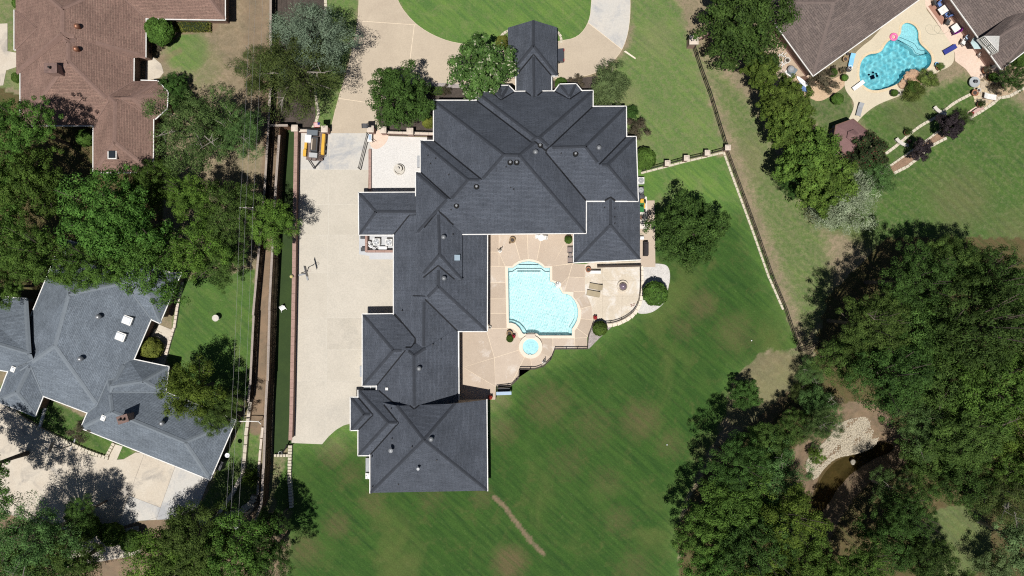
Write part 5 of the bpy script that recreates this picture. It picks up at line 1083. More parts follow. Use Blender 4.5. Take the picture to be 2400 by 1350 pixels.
tree('plum_tree', 'dark', 2372, 183, 32, 3.5, 'dark tree at the right edge beside the taupe roof', group=G3); tree('green_shrub', 'fern', 2140, 215, 24, 1.0, 'wide light green grassy shrub beside the pool rocks', 'shrub', group=G4); tree('green_shrub', 'fern', 2175, 185, 22, .9, 'feathery ornamental grass at the pool edge', 'shrub', group=G4, var=1); tree('green_shrub', 'box', 2142, 205, 14, 1.3, 'dark green middle bush beside the pool rocks', 'shrub', group=G4); tree('green_shrub', 'box', 1963, 232, 13, .9, 'single leafy shrub ringed with stones on the lawn', 'shrub', group=G4); tree('green_shrub', 'bronze', 1925, 188, 24, .7, 'brownish low planting under the corner of the taupe roof', 'shrub', group=G4, sx=1.6); tree('green_shrub', 'box', 2395, 140, 16, 1.2, 'green bush cut by the right edge', 'shrub', group=G4); tree('green_shrub', 'bronze', 2335, 205, 16, .7, 'reddish low plants in the rock garden', 'shrub', group=G4)
W_ = [(2145, 660, 84, 9.5, 'dark'), (2225, 622, 78, 9.5, 'elm'), (2320, 668, 88, 10, 'dark'), (2045, 762, 82, 9, 'elm'), (2155, 765, 100, 10.5, 'elm'), (2280, 770, 115, 12, 'dark'), (2400, 720, 90, 11, 'dark'), (1985, 835, 72, 8, 'elm'), (2090, 880, 100, 9, 'dark'), (2210, 890, 100, 10, 'elm'), (2330, 900, 105, 10, 'oak'), (2430, 850, 90, 10, 'oak'),
      (2160, 985, 82, 7, 'ash'), (2270, 1010, 92, 8, 'elm'), (2370, 1020, 92, 8, 'lime'), (2420, 1120, 80, 8, 'oak'), (2170, 1090, 70, 6.5, 'elm'), (2260, 1120, 82, 7, 'dark'), (2350, 1150, 74, 6, 'cedar'), (2090, 1150, 55, 6, 'ash'), (2130, 1200, 60, 6.5, 'dark'), (2080, 1270, 78, 8, 'dark'), (2170, 1310, 70, 7, 'dark'), (2390, 1270, 66, 5, 'myrtle'), (2330, 1330, 48, 4.5, 'myrtle'), (2010, 1340, 70, 8, 'oak'),
      (1915, 960, 54, 5.5, 'ash'), (1862, 1000, 44, 4.5, 'elm'), (1925, 1000, 42, 4, 'ash'), (1800, 1040, 62, 6.5, 'elm'), (1730, 1090, 72, 7.5, 'dark'), (1810, 1130, 85, 8.5, 'ash'), (1720, 1180, 90, 9, 'oak'), (1840, 1215, 72, 8, 'lime'), (1660, 1255, 82, 9, 'oak'), (1770, 1280, 92, 9, 'dark'), (1880, 1300, 82, 8.5, 'oak'), (1680, 1350, 85, 9, 'oak'), (1800, 1370, 85, 9, 'lime'), (1940, 1370, 70, 8, 'oak'), (2250, 1390, 60, 6, 'elm')]
WL = ['fine leaved tree at the top left of the creek wood next to the meadow', 'dark tree at the very top of the creek wood', 'tall fine leaved tree at the top right of the creek wood', 'fine leaved tree at the wood edge facing the boundary fence', 'widest fine leaved crown in the upper part of the wood', 'dark wide crown beside the widest one in the upper wood', 'dark tree at the upper right edge of the picture', 'smaller tree just below the end of the boundary fence', 'dark crown above the gravel bar', 'fine leaved crown between gravel bar and right edge', 'wide coarse leaved crown near the right edge, level with the pool spa', 'coarse leaved tree cut by the right edge', 'soft green tree on the bank right of the gravel bar', 'fine leaved tree right of the creek bend', 'yellowish tree at the right edge below the coarse leaved one', 'coarse tree cut by the right edge in the lower wood', 'fine leaved tree overhanging the dark creek inlet', 'dark tree right of the creek in the lower wood', 'olive tree above the sunlit clearing', 'small soft green tree on the right bank of the creek', 'dark small tree below the soft green bank tree', 'dark tree throwing shade on the lower creek bank', 'dark tree left of the sunlit clearing at the bottom', 'pale open tree at the right edge beside the clearing', 'small tree with visible limbs in the sunlit clearing', 'coarse tree at the bottom edge right of the creek', 'soft green thicket tree left of the gravel bar', 'low tree between bare patch and gravel bar', 'smallest soft green tree touching the gravel bar', 'fine leaved tree at the top of the left hand wood', 'dark spiky tree at the lawn edge of the left hand wood', 'soft green tree in the middle of the left hand wood', 'coarse tree of the left hand wood beside the lawn', 'yellow green tree hanging over the creek water', 'coarse tree nearest the lawn at the lower left of the wood', 'dark tree in the lower middle of the left hand wood', 'coarse tree left of the creek at the bottom', 'coarse tree at the bottom edge next to the lawn', 'yellowish tree at the bottom edge of the left hand wood', 'coarse tree at the bottom edge over the creek', 'tree cut by the bottom edge below the clearing']
for i, (x, y, r, z, k) in enumerate(W_): tree('wood_tree', k, x, y, r * .95, z + [2.6, -1.6, .4, 3.2, -1.0][i % 5], WL[i], group=G2_, var=i % 3 if k in ('elm', 'dark', 'oak') else i % 2)
tree('bush', 'maple', 1745, 925, 36, 2.2, 'single dark bush standing in the bare patch by the lawn edge', 'shrub', group=G4); tree('bush', 'ash', 1900, 870, 34, 2.5, 'green scrub at the corner of the boundary fence', 'shrub', group=G4); tree('bush', 'cedar', 1880, 920, 30, 1.6, 'olive scrub between fence corner and creek', 'shrub', group=G4); tree('bush', 'bronze', 1920, 945, 40, 1.8, 'dry greyish brush above the gravel bar', 'shrub', group=G4); tree('bush', 'lime', 1912, 1068, 20, 1.0, 'bright green weeds on the gravel bar', 'shrub', group=G4)
# shrubs near the houses
for n_, k, x, y, r, z, l in (('round_shrub', 'box', 1536, 688, 28, 1.8, 'round glossy bush in the white gravel by the patio'), ('round_shrub', 'box', 1406, 770, 17, .9, 'neat round shrub in the river gravel by the pool fence'), ('round_shrub', 'box', 1511, 372, 25, 1.5, 'round green bush at the east corner of the main house'), ('side_shrub', 'maple', 1481, 262, 16, 1.4, 'small dark bush beside the north east eave'), ('side_shrub', 'bronze', 1493, 302, 26, 1.8, 'bronze leaved shrub beside the east eave'), ('side_shrub', 'bronze', 1352, 192, 16, .8, 'reddish low shrub by the covered entrance'), ('side_shrub', 'gold', 1178, 100, 16, .5, 'yellow green planting inside the curved edging'), ('side_shrub', 'gold', 1004, 285, 15, .7, 'yellow flowering shrub beside the west eave'), ('side_shrub', 'box', 1315, 196, 14, .4, 'green ground planting under the entrance bay'), ('side_shrub', 'bronze', 1045, 212, 12, .5, 'small brown shrub beside the clipped hedge'),
                        ('yard_shrub', 'box', 374, 72, 32, 2.0, 'large round bush in the corner of the brown house'), ('yard_shrub', 'box', 200, 323, 20, 1.4, 'round bright bush beside the lower wing of the brown house'), ('yard_shrub', 'maple', 408, 205, 34, 1.6, 'curved leafy hedge around the octagonal room'), ('yard_shrub', 'maple', 424, 235, 28, 1.6, 'lower end of the curved hedge by the octagonal room'), ('yard_shrub', 'bronze', 376, 104, 12, .5, 'small brown shrub below the large round bush'), ('yard_shrub', 'bronze', 362, 122, 10, .5, 'smallest brown shrub at the corner of the garden patio'), ('yard_shrub', 'box', 40, 182, 12, .9, 'green bush against the west wall of the brown house'), ('yard_shrub', 'box', 42, 8, 12, .9, 'green bush cut by the top edge at the brown house'),
                        ('yard_shrub', 'gold', 355, 816, 25, 1.2, 'yellow green clipped shrub in the corner of the grey house'), ('ball_shrub', 'box', 264, 1253, 26, 1.5, 'larger clipped ball shrub below the driveway'), ('ball_shrub', 'box', 308, 1268, 24, 1.5, 'smaller clipped ball shrub under the oak'), ('ball_shrub', 'box', 246, 1246, 18, 1.2, 'clipped ball shrub half hidden behind the larger ball'), ('ball_shrub', 'box', 205, 1235, 28, 1.5, 'shaded clipped shrub left of the two balls'), ('ball_shrub', 'lime', 588, 1120, 20, 1.2, 'leafy bush beside the lower end of the board fence'), ('ball_shrub', 'bronze', 190, 1012, 24, 2.6, 'thin red leaved tree beside the stone wall'), ('side_shrub', 'maple', 1765, 120, 14, 1.0, 'green shrub against the brick corner wall')): tree(n_, k, x, y, r, z, l, 'shrub', group=G4)
def hedge(name, label, x0, y0, x1, y1, h, kind, seed):
    a, b = P(x0, y0), P(x1, y1); w, d = abs(b.x - a.x), abs(b.y - a.y); g = np.random.default_rng(seed); n = int(w * d * 160 + (w + d) * h * 120); c = Vector(((a.x + b.x) / 2, (a.y + b.y) / 2, 0)); r = thing(name, label, 'hedge', c, group=G4)
    u = g.uniform(-.5, .5, (n, 3)); ax = g.integers(0, 4, n); top = ax < 2; u[top, 2] = .5 + g.normal(0, .03, top.sum()); s1 = ax == 2; u[s1, 0] = np.sign(u[s1, 0]) * .5; s2 = ax == 3; u[s2, 1] = np.sign(u[s2, 1]) * .5
    ctr = u * np.array([w, d, h]) + np.array([0, 0, h / 2]) + g.normal(0, .03, (n, 3)); nr = g.normal(0, .6, (n, 3)); nr[:, 2] += .6; nr /= np.linalg.norm(nr, axis=1, keepdims=True); t = np.cross(nr, g.normal(0, 1, (n, 3))); t /= np.linalg.norm(t, axis=1, keepdims=True); bb = np.cross(nr, t); L = .075
    V = np.stack([ctr - t * L, ctr + bb * L * .6, ctr + t * L, ctr - bb * L * .6], 1).reshape(-1, 3); me = bpy.data.meshes.new('foliage'); me.from_pydata(V.tolist(), [], np.arange(len(V)).reshape(-1, 4).tolist()); me.materials.append(LEAF[kind]); link('foliage', me, r)
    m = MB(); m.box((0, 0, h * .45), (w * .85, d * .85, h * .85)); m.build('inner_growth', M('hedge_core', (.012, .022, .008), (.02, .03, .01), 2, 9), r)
hedge('clipped_hedge', 'bright green clipped box hedge beside the pebble strip', 1009, 206, 1042, 224, .7, 'box', 1); hedge('flower_hedge', 'yellow flowering hedge along the wall of the brown house', 415, 53, 496, 76, .6, 'gold', 2)
# ------------------------------------------------------------------ smaller things
RED = flat('red_paint', (.45, .03, .03)); YEL = flat('machine_yellow', (.62, .36, .04), .45); GRN = flat('machine_green', (.02, .16, .04), .4); GREY = flat('grey_plastic', (.28, .29, .30), .5); DGREY = flat('dark_grey', (.06, .06, .065), .6); TAN = flat('tan_cloth', (.36, .30, .20), .9); TERRA = M('terracotta', (.34, .16, .09), (.26, .12, .07), 3, 15); BLUE = flat('blue_cloth', (.12, .20, .45), .85); NAVY = flat('navy_cloth', (.03, .04, .22), .85); PURP = flat('purple_cloth', (.22, .02, .24), .85); LBLUE = flat('light_blue', (.20, .48, .72), .6); PALEB = flat('pale_blue_cloth', (.36, .46, .58), .8); RUST = M('rusty_steel', (.20, .15, .13), (.12, .09, .08), 3, 12); RUBBER = flat('rubber', (.018, .018, .018), .85); WICK = M('wicker', (.30, .21, .12), (.22, .15, .08), 4, 18, fine=.3); BWOOD = M('brown_wood', (.17, .10, .07), (.12, .07, .05), 2, 14, fine=.3); CONCG = M('cast_concrete', (.55, .52, .46), (.46, .43, .38), 2, 12); ROSE = flat('rose_paving', (.45, .30, .26), .8)
def rot2(v, a): return Vector((v[0] * math.cos(a) - v[1] * math.sin(a), v[0] * math.sin(a) + v[1] * math.cos(a), v[2] if len(v) > 2 else 0))
def pot(label, x, y, r=.35, h=.5, mat=TERRA, plant=None, z=.06, group='plant pots'):
    o = thing('plant_pot', label, 'pot', P(x, y) + Vector((0, 0, z)), group=group); m = MB(); m.lathe([(r * .65, 0), (r * .95, h * .85), (r * 1.05, h * .86), (r * 1.05, h), (r * .88, h), (r * .85, h * .85), (.02, h * .84)], (0, 0, 0), 16); m.build('pot', mat, o)
    m = MB(); m.lathe([(r * .86, h * .8), (r * .5, h * .88), (.02, h * .9)], (0, 0, 0), 12); m.build('soil', MULCH, o)
    if plant:
        me, tm, b = proto(plant); c = link('foliage', me, o, (0, 0, h + r * .7)); s = r * 1.35; s *= .58 if plant == 'flower' else 1; c.scale = (s, s, s)
    return o
def lounger(label, x, y, rz, cloth, frame, back=.5, group='sun loungers', slim=.65):
    o = thing('sun_lounger', label, 'lounger', P(x, y) + Vector((0, 0, .06)), rz, group)
    m = MB(); m.box((0, -.3, .33), (slim, 1.25, .06)); m.build('seat', cloth, o); m = MB(); m.box((0, .58, .33 + back * .3), (slim, .72, .06), 0, 1, back); m.build('backrest', cloth, o)
    m = MB()
    for s in (-1, 1): m.beam((s * slim / 2, -.95, .28), (s * slim / 2, .85, .28), .05)
    m.build('frame', frame, o)
    for sx in (-1, 1):
        for yy in (-.85, .7): m = MB(); m.beam((sx * slim / 2, yy, 0), (sx * slim / 2, yy, .28), .05); m.build('leg', frame, o)
    return o
def chair(label, x, y, rz, seat, frame, group='garden chairs', w=.62):
    o = thing('garden_chair', label, 'chair', P(x, y) + Vector((0, 0, .06)), rz, group)
    m = MB(); m.box((0, 0, .42), (w, w, .1)); m.build('seat', seat, o); m = MB(); m.box((0, w * .48, .72), (w, .1, .55), 0, 1, -.15); m.build('backrest', seat, o)
    for s in (-1, 1):
        m = MB(); m.box((s * w * .52, 0, .62), (.07, w, .06)); m.build('armrest', frame, o)
        for yy in (-.42, .42): m = MB(); m.beam((s * w * .48, yy * w, 0), (s * w * .48, yy * w, .6), .05); m.build('leg', frame, o)
    return o
def table(label, x, y, rz, w, d, top, frame, h=.74, rnd=False, group='garden tables'):
    o = thing('garden_table', label, 'table', P(x, y) + Vector((0, 0, .06)), rz, group); m = MB()
    if rnd: m.lathe([(w / 2, h - .05), (w / 2, h), (.02, h)], (0, 0, 0), 20)
    else: m.box((0, 0, h - .03), (w, d, .06))
    m.build('top', top, o)
    for sx in (-1, 1):
        for sy in (-1, 1): m = MB(); m.beam((sx * w * .36, sy * d * .36, 0), (sx * w * .36, sy * d * .36, h - .06), .06); m.build('leg', frame, o)
    return o
def ac_unit(label, x, y, s=.95, h=.9, mat=None):
    mat = mat or flat('ac_cream', (.66, .65, .62), .5); o = thing('air_conditioner', label, 'air conditioner', P(x, y) + Vector((0, 0, .06)), group='air conditioning units'); m = MB(); m.box((0, 0, h / 2), (s, s, h)); m.build('case', mat, o)
    m = MB(); m.lathe([(s * .44, h), (s * .44, h + .03), (.03, h + .035)], (0, 0, 0), 20); f = m.build('grille', GREY, o)
    for k in range(4): m = MB(); a = k * PI / 2 + .4; c = Vector((math.cos(a), math.sin(a), 0)) * s * .22; m.box((c.x, c.y, h + .045), (s * .36, s * .2, .02), a); m.build('blade', STEEL, f)
    m = MB(); m.lathe([(s * .1, h + .03), (s * .1, h + .08), (.02, h + .09)], (0, 0, 0), 10); m.build('hub', STEEL, f)
    for q in range(6): m = MB(); m.box((0, -s / 2 - .005, .12 + q * .13), (s * .9, .02, .05)); m.build('louvre', GREY, o)
    return o
def hoop(label, x, y, rz, h=3.4):
    o = thing('basketball_hoop', label, 'basketball hoop', P(x, y) + Vector((0, 0, .06)), rz, group='basketball hoops')
    for dx, dy, w, d in ((0, 0, .22, 2.0), (-.55, 0, 1.1, .22)): m = MB(); m.box((dx, dy, .06), (w, d, .12)); m.build('base', GREY, o)
    m = MB(); m.tube([(0, 0, 0), (.1, 0, h - .8), (.75, 0, h - .3)], .07, 8); m.build('pole', IRON, o)
    m = MB(); m.beam((.1, 0, h - .8), (1.0, 0, h + .1), .06); m.build('strut', IRON, o)
    b = MB(); b.box((1.02, 0, h + .1), (.05, 1.5, .95)); bd = b.build('backboard', flat('smoked_board', (.10, .10, .11), .3), o); m = MB(); m.box((1.05, 0, h), (.03, .5, .35)); m.build('target_square', WHITE, bd)
    m = MB(); m.tube([(1.32 + .23 * math.cos(a), .23 * math.sin(a), h - .2) for a in [2 * PI * i / 16 for i in range(16)]], .018, 5, True); m.build('rim', flat('pale_orange', (.55, .45, .4)), o)
    m = MB()
    for i in range(12): a = 2 * PI * i / 12; m.beam((1.32 + .23 * math.cos(a), .23 * math.sin(a), h - .2), (1.32 + .13 * math.cos(a + .4), .13 * math.sin(a + .4), h - .6), .012)
    m.build('net', WHITE, o); return o
# --- trailer with paving machine
t = thing('equipment_trailer', 'yellow and white work machine on a trailer in the motor court', 'trailer', P(742, 345) + Vector((0, 0, .06)), -.07)
def part(n, c, d, mat, rz=0, par=None, rx=0, tp=1): m = MB(); m.box(c, d, rz, tp, rx); return m.build(n, mat, par or t)
part('chassis', (0, 0, .55), (2.3, 3.9, .18), RUST); part('side_box', (-1.25, -1.1, .95), (.42, .95, .55), YEL); part('side_box', (-1.2, -.1, .9), (.34, .85, .5), YEL); part('side_beam', (1.22, .25, .95), (.40, 2.9, .6), YEL)
part('water_tank', (-.85, .85, 1.05), (.85, 1.05, .7), WHITEP); hp = part('hopper', (.05, .1, 1.15), (.95, 1.95, .7), DGREY); part('hopper_lid', (.05, .1, 1.53), (.55, 1.6, .06), flat('brown_glass', (.09, .075, .06), .25), par=hp); part('hopper_trim', (-.22, .1, 1.58), (.14, 1.5, .05), flat('cream_trim', (.5, .42, .34)), par=hp)
part('engine', (-.35, 1.75, 1.0), (1.5, .7, .7), flat('blue_grey_metal', (.13, .15, .17), .4)); m = MB(); m.tube([(-1.1, 2.15, 1.15), (1.4, 2.0, 1.15)], .09, 8); m.build('boom', IRON, t); part('rear_bar', (.1, 2.3, .95), (2.7, .14, .14), IRON)
part('front_box', (-.05, -1.35, 1.0), (1.15, .65, .5), flat('light_grey_metal', (.42, .42, .42), .4)); part('toolbox', (-.55, -1.85, .85), (.5, .35, .35), RUST); part('toolbox', (.05, -1.88, .85), (.5, .35, .35), RUST)
for s in (-1, 1):
    m = MB(); m.beam((s * .85, -1.95, .5), (0, -3.05, .5), .12); m.build('tongue', IRON, t)
    for yy in (.35, -.55): m = MB(); m.tube([(s * 1.2, yy, .38), (s * 1.45, yy, .38)], .38, 14); w_ = m.build('wheel', RUBBER, t); m = MB(); m.tube([(s * 1.44, yy, .38), (s * 1.47, yy, .38)], .2, 10); m.build('rim', STEEL, w_)
m = MB(); m.lathe([(.09, .35), (.09, .62), (.05, .65)], (0, -3.1, 0), 10); m.build('hitch', STEEL, t)
rr = random.Random(2)
for i in range(14): m = MB(); a, b = rr.uniform(.35, 1.3), rr.uniform(-1.9, -1.0); m.tube([(a + .16 * math.cos(k), b + .16 * math.sin(k), .75 + i * .02) for k in [2 * PI * j / 8 for j in range(8)]], .03, 4, True); m.build('chain_coil', RUST, t)
# --- flags
def flag(label, x, y, usa, h=4.2, rz=0):
    o = thing('flag', label, 'flag', P(x, y) + Vector((0, 0, 1.9)), rz); m = MB(); m.tube([(0, 0, 0), (0, .35, h - 1.9)], .02, 6); m.build('pole', IRON, o)
    n = 7 if usa else 1; L, W = .95, .6
    for k in range(n * (2 if usa else 1) - (1 if usa else 0)):
        nn = 13 if usa else 1; m = MB(); y0, y1 = k * W / nn, (k + 1) * W / nn; vs = []
        for i in range(9): u = i / 8; zz = h - 2.0 - .1 * math.sin(u * 6) - u * .35; vs += [(-u * L, .3 - y0, zz - y0 * .4), (-u * L, .3 - y1, zz - y1 * .4)]
        m.add(vs, [(2 * i, 2 * i + 1, 2 * i + 3, 2 * i + 2) for i in range(8)]); m.build('stripe' if usa else 'cloth', (RED if k % 2 == 0 else WHITE) if usa else DGREY, o)
    if usa:
        m = MB(); vs = []
        for i in range(5): u = i / 4 * .4; zz = h - 1.985 - .1 * math.sin(u * 6) - u * .35; vs += [(-u * L, .3, zz), (-u * L, .3 - W * .54, zz - W * .54 * .4)]
        m.add(vs, [(2 * i, 2 * i + 1, 2 * i + 3, 2 * i + 2) for i in range(4)]); m.build('canton', flat('flag_blue', (.02, .03, .14)), o)
flag('red white and blue striped flag on the left gate pillar', 768, 307, True); flag('small dark flag on the right gate pillar', 874, 307, False, 3.6)
# --- courtyard
f = thing('fountain', 'round three ring stone fountain in the white courtyard', 'fountain', P(936, 398) + Vector((0, 0, .03))); m = MB(); m.lathe([(.78, 0), (.78, .38), (.62, .38), (.60, .1), (.02, .1)], (0, 0, 0), 28); m.build('basin', CONCG, f); m = MB(); m.lathe([(.16, .1), (.14, .75), (.50, .85), (.52, .95), (.42, .92), (.06, .86)], (0, 0, 0), 20); m.build('bowl', CONCG, f); m = MB(); m.lathe([(.10, .8), (.10, 1.25), (.20, 1.3), (.16, 1.38), (.02, 1.4)], (0, 0, 0), 14); m.build('finial', CONCG, f)
gk = thing('gate_bench', 'white metal stand with blue glass panel beside the open gate', 'stand', P(869, 326) + Vector((0, 0, .06))); m = MB(); m.box((0, 0, .7), (.65, 1.1, .06)); m.build('tray', WHITE, gk); m = MB(); m.box((.05, .1, .76), (.38, .7, .05)); m.build('panel', PALEB, gk)
for sx in (-1, 1):
    for sy in (-1, 1): m = MB(); m.beam((sx * .3, sy * .5, 0), (sx * .3, sy * .5, .7), .05); m.build('leg', STEEL, gk)
m = MB(); m.tube([(.3, -.2, .75), (.55, -.5, 1.0), (.75, -.6, .9)], .04, 6); m.build('arm', IRON, gk)
# --- equipment yard
ac_unit('left air conditioner inside the brick equipment yard', 885, 568); ac_unit('right air conditioner inside the brick equipment yard', 914, 569); ac_unit('single air conditioner beside the south west wall of the house', 866, 1112, .8, .8); ac_unit('white air conditioner on the east side of the house', 1500, 425, .9, .8); ac_unit('dark air conditioner on the east side of the house', 1500, 447, .85, .7, DGREY)
for i, (x, y, r, h, l) in enumerate(((868, 569, .22, .8, 'rearmost white pool tank by the equipment wall'), (868, 576, .2, .6, 'second white pool tank by the equipment wall'), (873, 578, .24, .9, 'largest white pool tank beside the air conditioner'), (879, 583, .24, .7, 'white pool tank nearest the filter box'))):
    o = thing('pool_tank', l, 'tank', P(x, y) + Vector((0, 0, .06)), group='pool tanks'); m = MB(); m.lathe([(r, 0), (r, h * .8), (r * .8, h * .95), (r * .3, h), (.02, h)], (0, 0, 0), 16); m.build('vessel', WHITEP, o, smooth=False); m = MB(); m.lathe([(r * .4, h * .98), (r * .4, h + .08), (.02, h + .09)], (0, 0, 0), 10); m.build('valve', GREY, o)
o = thing('pool_heater', 'long white filter box along the brick equipment wall', 'filter box', P(899, 582) + Vector((0, 0, .06))); m = MB(); m.box((0, 0, .35), (1.2, .45, .7), 0, .94); m.build('case', WHITEP, o); m = MB(); m.tube([(-.6, 0, .3), (-1.0, .1, .3), (-1.1, .3, .15)], .05, 6); m.build('pipe', WHITEP, o)
for x, y, l in ((852, 556, 'upper grey bin outside the brick equipment wall'), (853, 585, 'lower grey bin outside the brick equipment wall')): o = thing('storage_bin', l, 'bin', P(x, y) + Vector((0, 0, .06)), group='grey bins'); m = MB(); m.box((0, 0, .3), (.55, .5, .6)); m.build('box', GREY, o); m = MB(); m.box((0, 0, .63), (.6, .55, .06)); m.build('lid', DGREY, o)
hoop('basketball hoop standing on the motor court', 718, 641, .25); hoop('basketball hoop at the edge of the lower left driveway', 172, 1042, 2.75, 3.3)
o = thing('ball', 'pale yellow ball resting on the brick court wall', 'ball', P(683, 648, 1.45)); m = MB(); rock_ = [(.02, -.24), (.14, -.2), (.22, -.1), (.25, 0), (.22, .1), (.14, .2), (.02, .24)]; m.lathe(rock_, (0, 0, 0), 16); m.build('skin', flat('pale_yellow', (.50, .45, .18), .5), o, smooth=True); m = MB(); m.tube([(.253 * math.cos(a), .253 * math.sin(a), 0) for a in [2 * PI * i / 18 for i in range(18)]], .008, 4, True); m.build('seam', GREY, o)
o = thing('tipped_chair', 'white plastic chair lying on the turf run', 'chair', P(664, 722) + Vector((0, 0, .05)), .5); m = MB(); m.box((0, 0, .25), (.75, .5, .08), 0, 1, .5); m.build('seat', WHITEP, o); m = MB(); m.box((.05, .22, .5), (.75, .06, .55), 0, .8, -.3); m.build('backrest', WHITEP, o)
for sx in (-1, 1): m = MB(); m.beam((sx * .35, -.2, .1), (sx * .4, -.45, .3), .05); m.build('leg', WHITEP, o)
o = thing('yard_sculpture', 'dark metal pipe valve at the end of the court wall', 'valve', P(668, 1050) + Vector((0, 0, .05))); m = MB(); m.tube([(-.5, -.6, .2), (0, -.3, .5), (.35, .2, .8), (.6, .7, 1.0)], .09, 6); m.build('pipe', IRON, o); m = MB(); m.tube([(-.5 + .25 * math.cos(a), -.6 + .25 * math.sin(a), .45) for a in [2 * PI * i / 12 for i in range(12)]], .04, 5, True); m.build('wheel', STEEL, o)
# --- pool terrace
pot('wicker pot near the north wall of the terrace', 1201, 563, .42, .6, WICK); pot('tiny pot beside the wicker pot', 1195, 569, .16, .25, WICK); pot('green plant pot at the north east corner of the terrace', 1331, 563, .4, .5, TERRA, 'box'); pot('brown pot at the corner of the stamped patio', 1378, 632, .38, .55, TERRA); pot('wicker planter in the group beside the spa', 1194, 781, .42, .55, WICK); pot('green leafy plant in the group beside the spa', 1195, 793, .36, .5, TERRA, 'box'); pot('red flowering plant in the group beside the spa', 1203, 788, .3, .4, TERRA, 'flower'); pot('pink flowering pot in the shade by the lower fence', 1149, 930, .34, .4, TERRA, 'flower'); pot('flower wreath planter where patio meets pool fence', 1394, 744, .3, .4, TERRA, 'flower'); pot('pale pot beside the wall of the long wing', 1148, 767, .24, .4, CONCG)
def statue(label, x, y, rz):
    o = thing('garden_statue', label, 'statue', P(x, y) + Vector((0, 0, .06)), rz, 'white statues on the terrace'); m = MB(); m.lathe([(.26, 0), (.26, .1), (.18, .14), (.16, .5), (.22, .55), (.02, .56)], (0, 0, 0), 14); m.build('pedestal', WHITE, o)
    m = MB(); m.lathe([(.12, .55), (.18, .8), (.15, 1.05), (.07, 1.15), (.10, 1.25), (.09, 1.38), (.02, 1.42)], (0, 0, 0), 12); m.build('figure', CONCG, o, smooth=True)
    for s in (-1, 1): m = MB(); m.tube([(s * .14, 0, 1.02), (s * .32, .08, .9), (s * .42, .2, 1.0)], .045, 6); m.build('arm', CONCG, o)
statue('white statue in the north west of the terrace', 1172, 588, .5); statue('white statue near the fence below the spa', 1275, 848, 1.0)
tb = table('small white table by the north wall of the terrace', 1268, 558, .3, .9, .9, WHITE, WHITE, rnd=True)
for k, (x, y, l) in enumerate(((1259, 556, 'white chair left of the small white table'), (1277, 558, 'white chair right of the small white table'))): chair(l, x, y, 1.4 - k * 3, WHITE, WHITE, w=.5)
chair('upper grey armchair against the east wing wall', 1335, 586, -PI / 2, flat('taupe_cushion', (.26, .21, .19), .9), DGREY, w=.72); table('small grey side table between the two armchairs', 1336, 598, 0, .55, .55, flat('taupe_top', (.24, .2, .18), .7), DGREY, .5, True); chair('lower grey armchair against the east wing wall', 1336, 610, -PI / 2, flat('taupe_cushion', (.26, .21, .19), .9), DGREY, w=.75)
lounger('upper tan sun lounger on the stamped patio', 1396, 672, -1.75, TAN, BROWNI, .5, slim=.75); lounger('lower tan sun lounger on the stamped patio', 1390, 688, -1.75, TAN, BROWNI, .35, slim=.75)
o = thing('fire_pit', 'round stone fire pit with a violet glass ball in its middle', 'fire pit', P(1459, 671) + Vector((0, 0, .058))); m = MB(); m.lathe([(.82, 0), (.82, .35), (.6, .35), (.58, .1), (.02, .1)], (0, 0, 0), 28); m.build('ring', STAMP, o); m = MB(); m.lathe([(.02, .1), (.3, .15), (.48, .3), (.52, .45), (.42, .66), (.2, .8), (.02, .84)], (0, 0, 0), 24); m.build('glass_ball', glass_mat('violet_glass', (.16, .12, .15), .12), o, smooth=True)
o = thing('pool_bench', 'white bench at the top of the stamped patio', 'bench', P(1394, 638) + Vector((0, 0, .058))); m = MB(); m.box((0, 0, .42), (1.6, .45, .07)); m.build('seat', WHITE, o)
m = MB(); m.box((0, .22, .62), (1.6, .05, .35)); m.build('backrest', DGREY, o)
for s in (-1, 1): m = MB(); m.box((s * .65, 0, .2), (.08, .4, .4)); m.build('leg', WHITE, o)
o = thing('pool_lift', 'white round pad with steel handrail at the notch of the large pool', 'handrail', P(1308, 667) + Vector((0, 0, .06))); m = MB(); m.lathe([(.42, 0), (.42, .12), (.02, .13)], (0, 0, 0), 20); m.build('pad', WHITE, o)
for s in (-.16, .16): m = MB(); m.tube([(s - .1, .1, .1), (s - .1, .1, .8), (s - .5, -.2, .85), (s - .7, -.35, -.1)], .03, 6); m.build('rail', STEEL, o)
o = thing('swing_bench', 'garden swing with pale blue cover outside the lower pool fence', 'swing', P(1181, 915) + Vector((0, 0, .02)), .03); m = MB(); m.box((0, -.2, 1.35), (2.1, .55, .07), 0, 1, .5); m.build('canopy', PALEB, o); m = MB(); m.box((0, .15, .45), (1.7, .5, .08)); m.build('seat', DGREY, o); m = MB(); m.box((0, .4, .75), (1.7, .08, .5)); m.build('backrest', DGREY, o)
for s in (-1, 1): m = MB(); m.beam((s * 1.0, -.5, 0), (s * 1.0, 0, 1.35), .06); m.beam((s * 1.0, .5, 0), (s * 1.0, 0, 1.35), .06); m.build('frame', IRON, o)
o = thing('patio_brick', 'loose pink brick pieces near the curved patio fence', 'bricks', P(1483, 714) + Vector((0, 0, .058)))
for k in range(4): m = MB(); m.box((rr.uniform(-.3, .3), rr.uniform(-.2, .2), .05), (.24, .12, .09), rr.uniform(0, 3)); m.build('brick', BRICK, o)
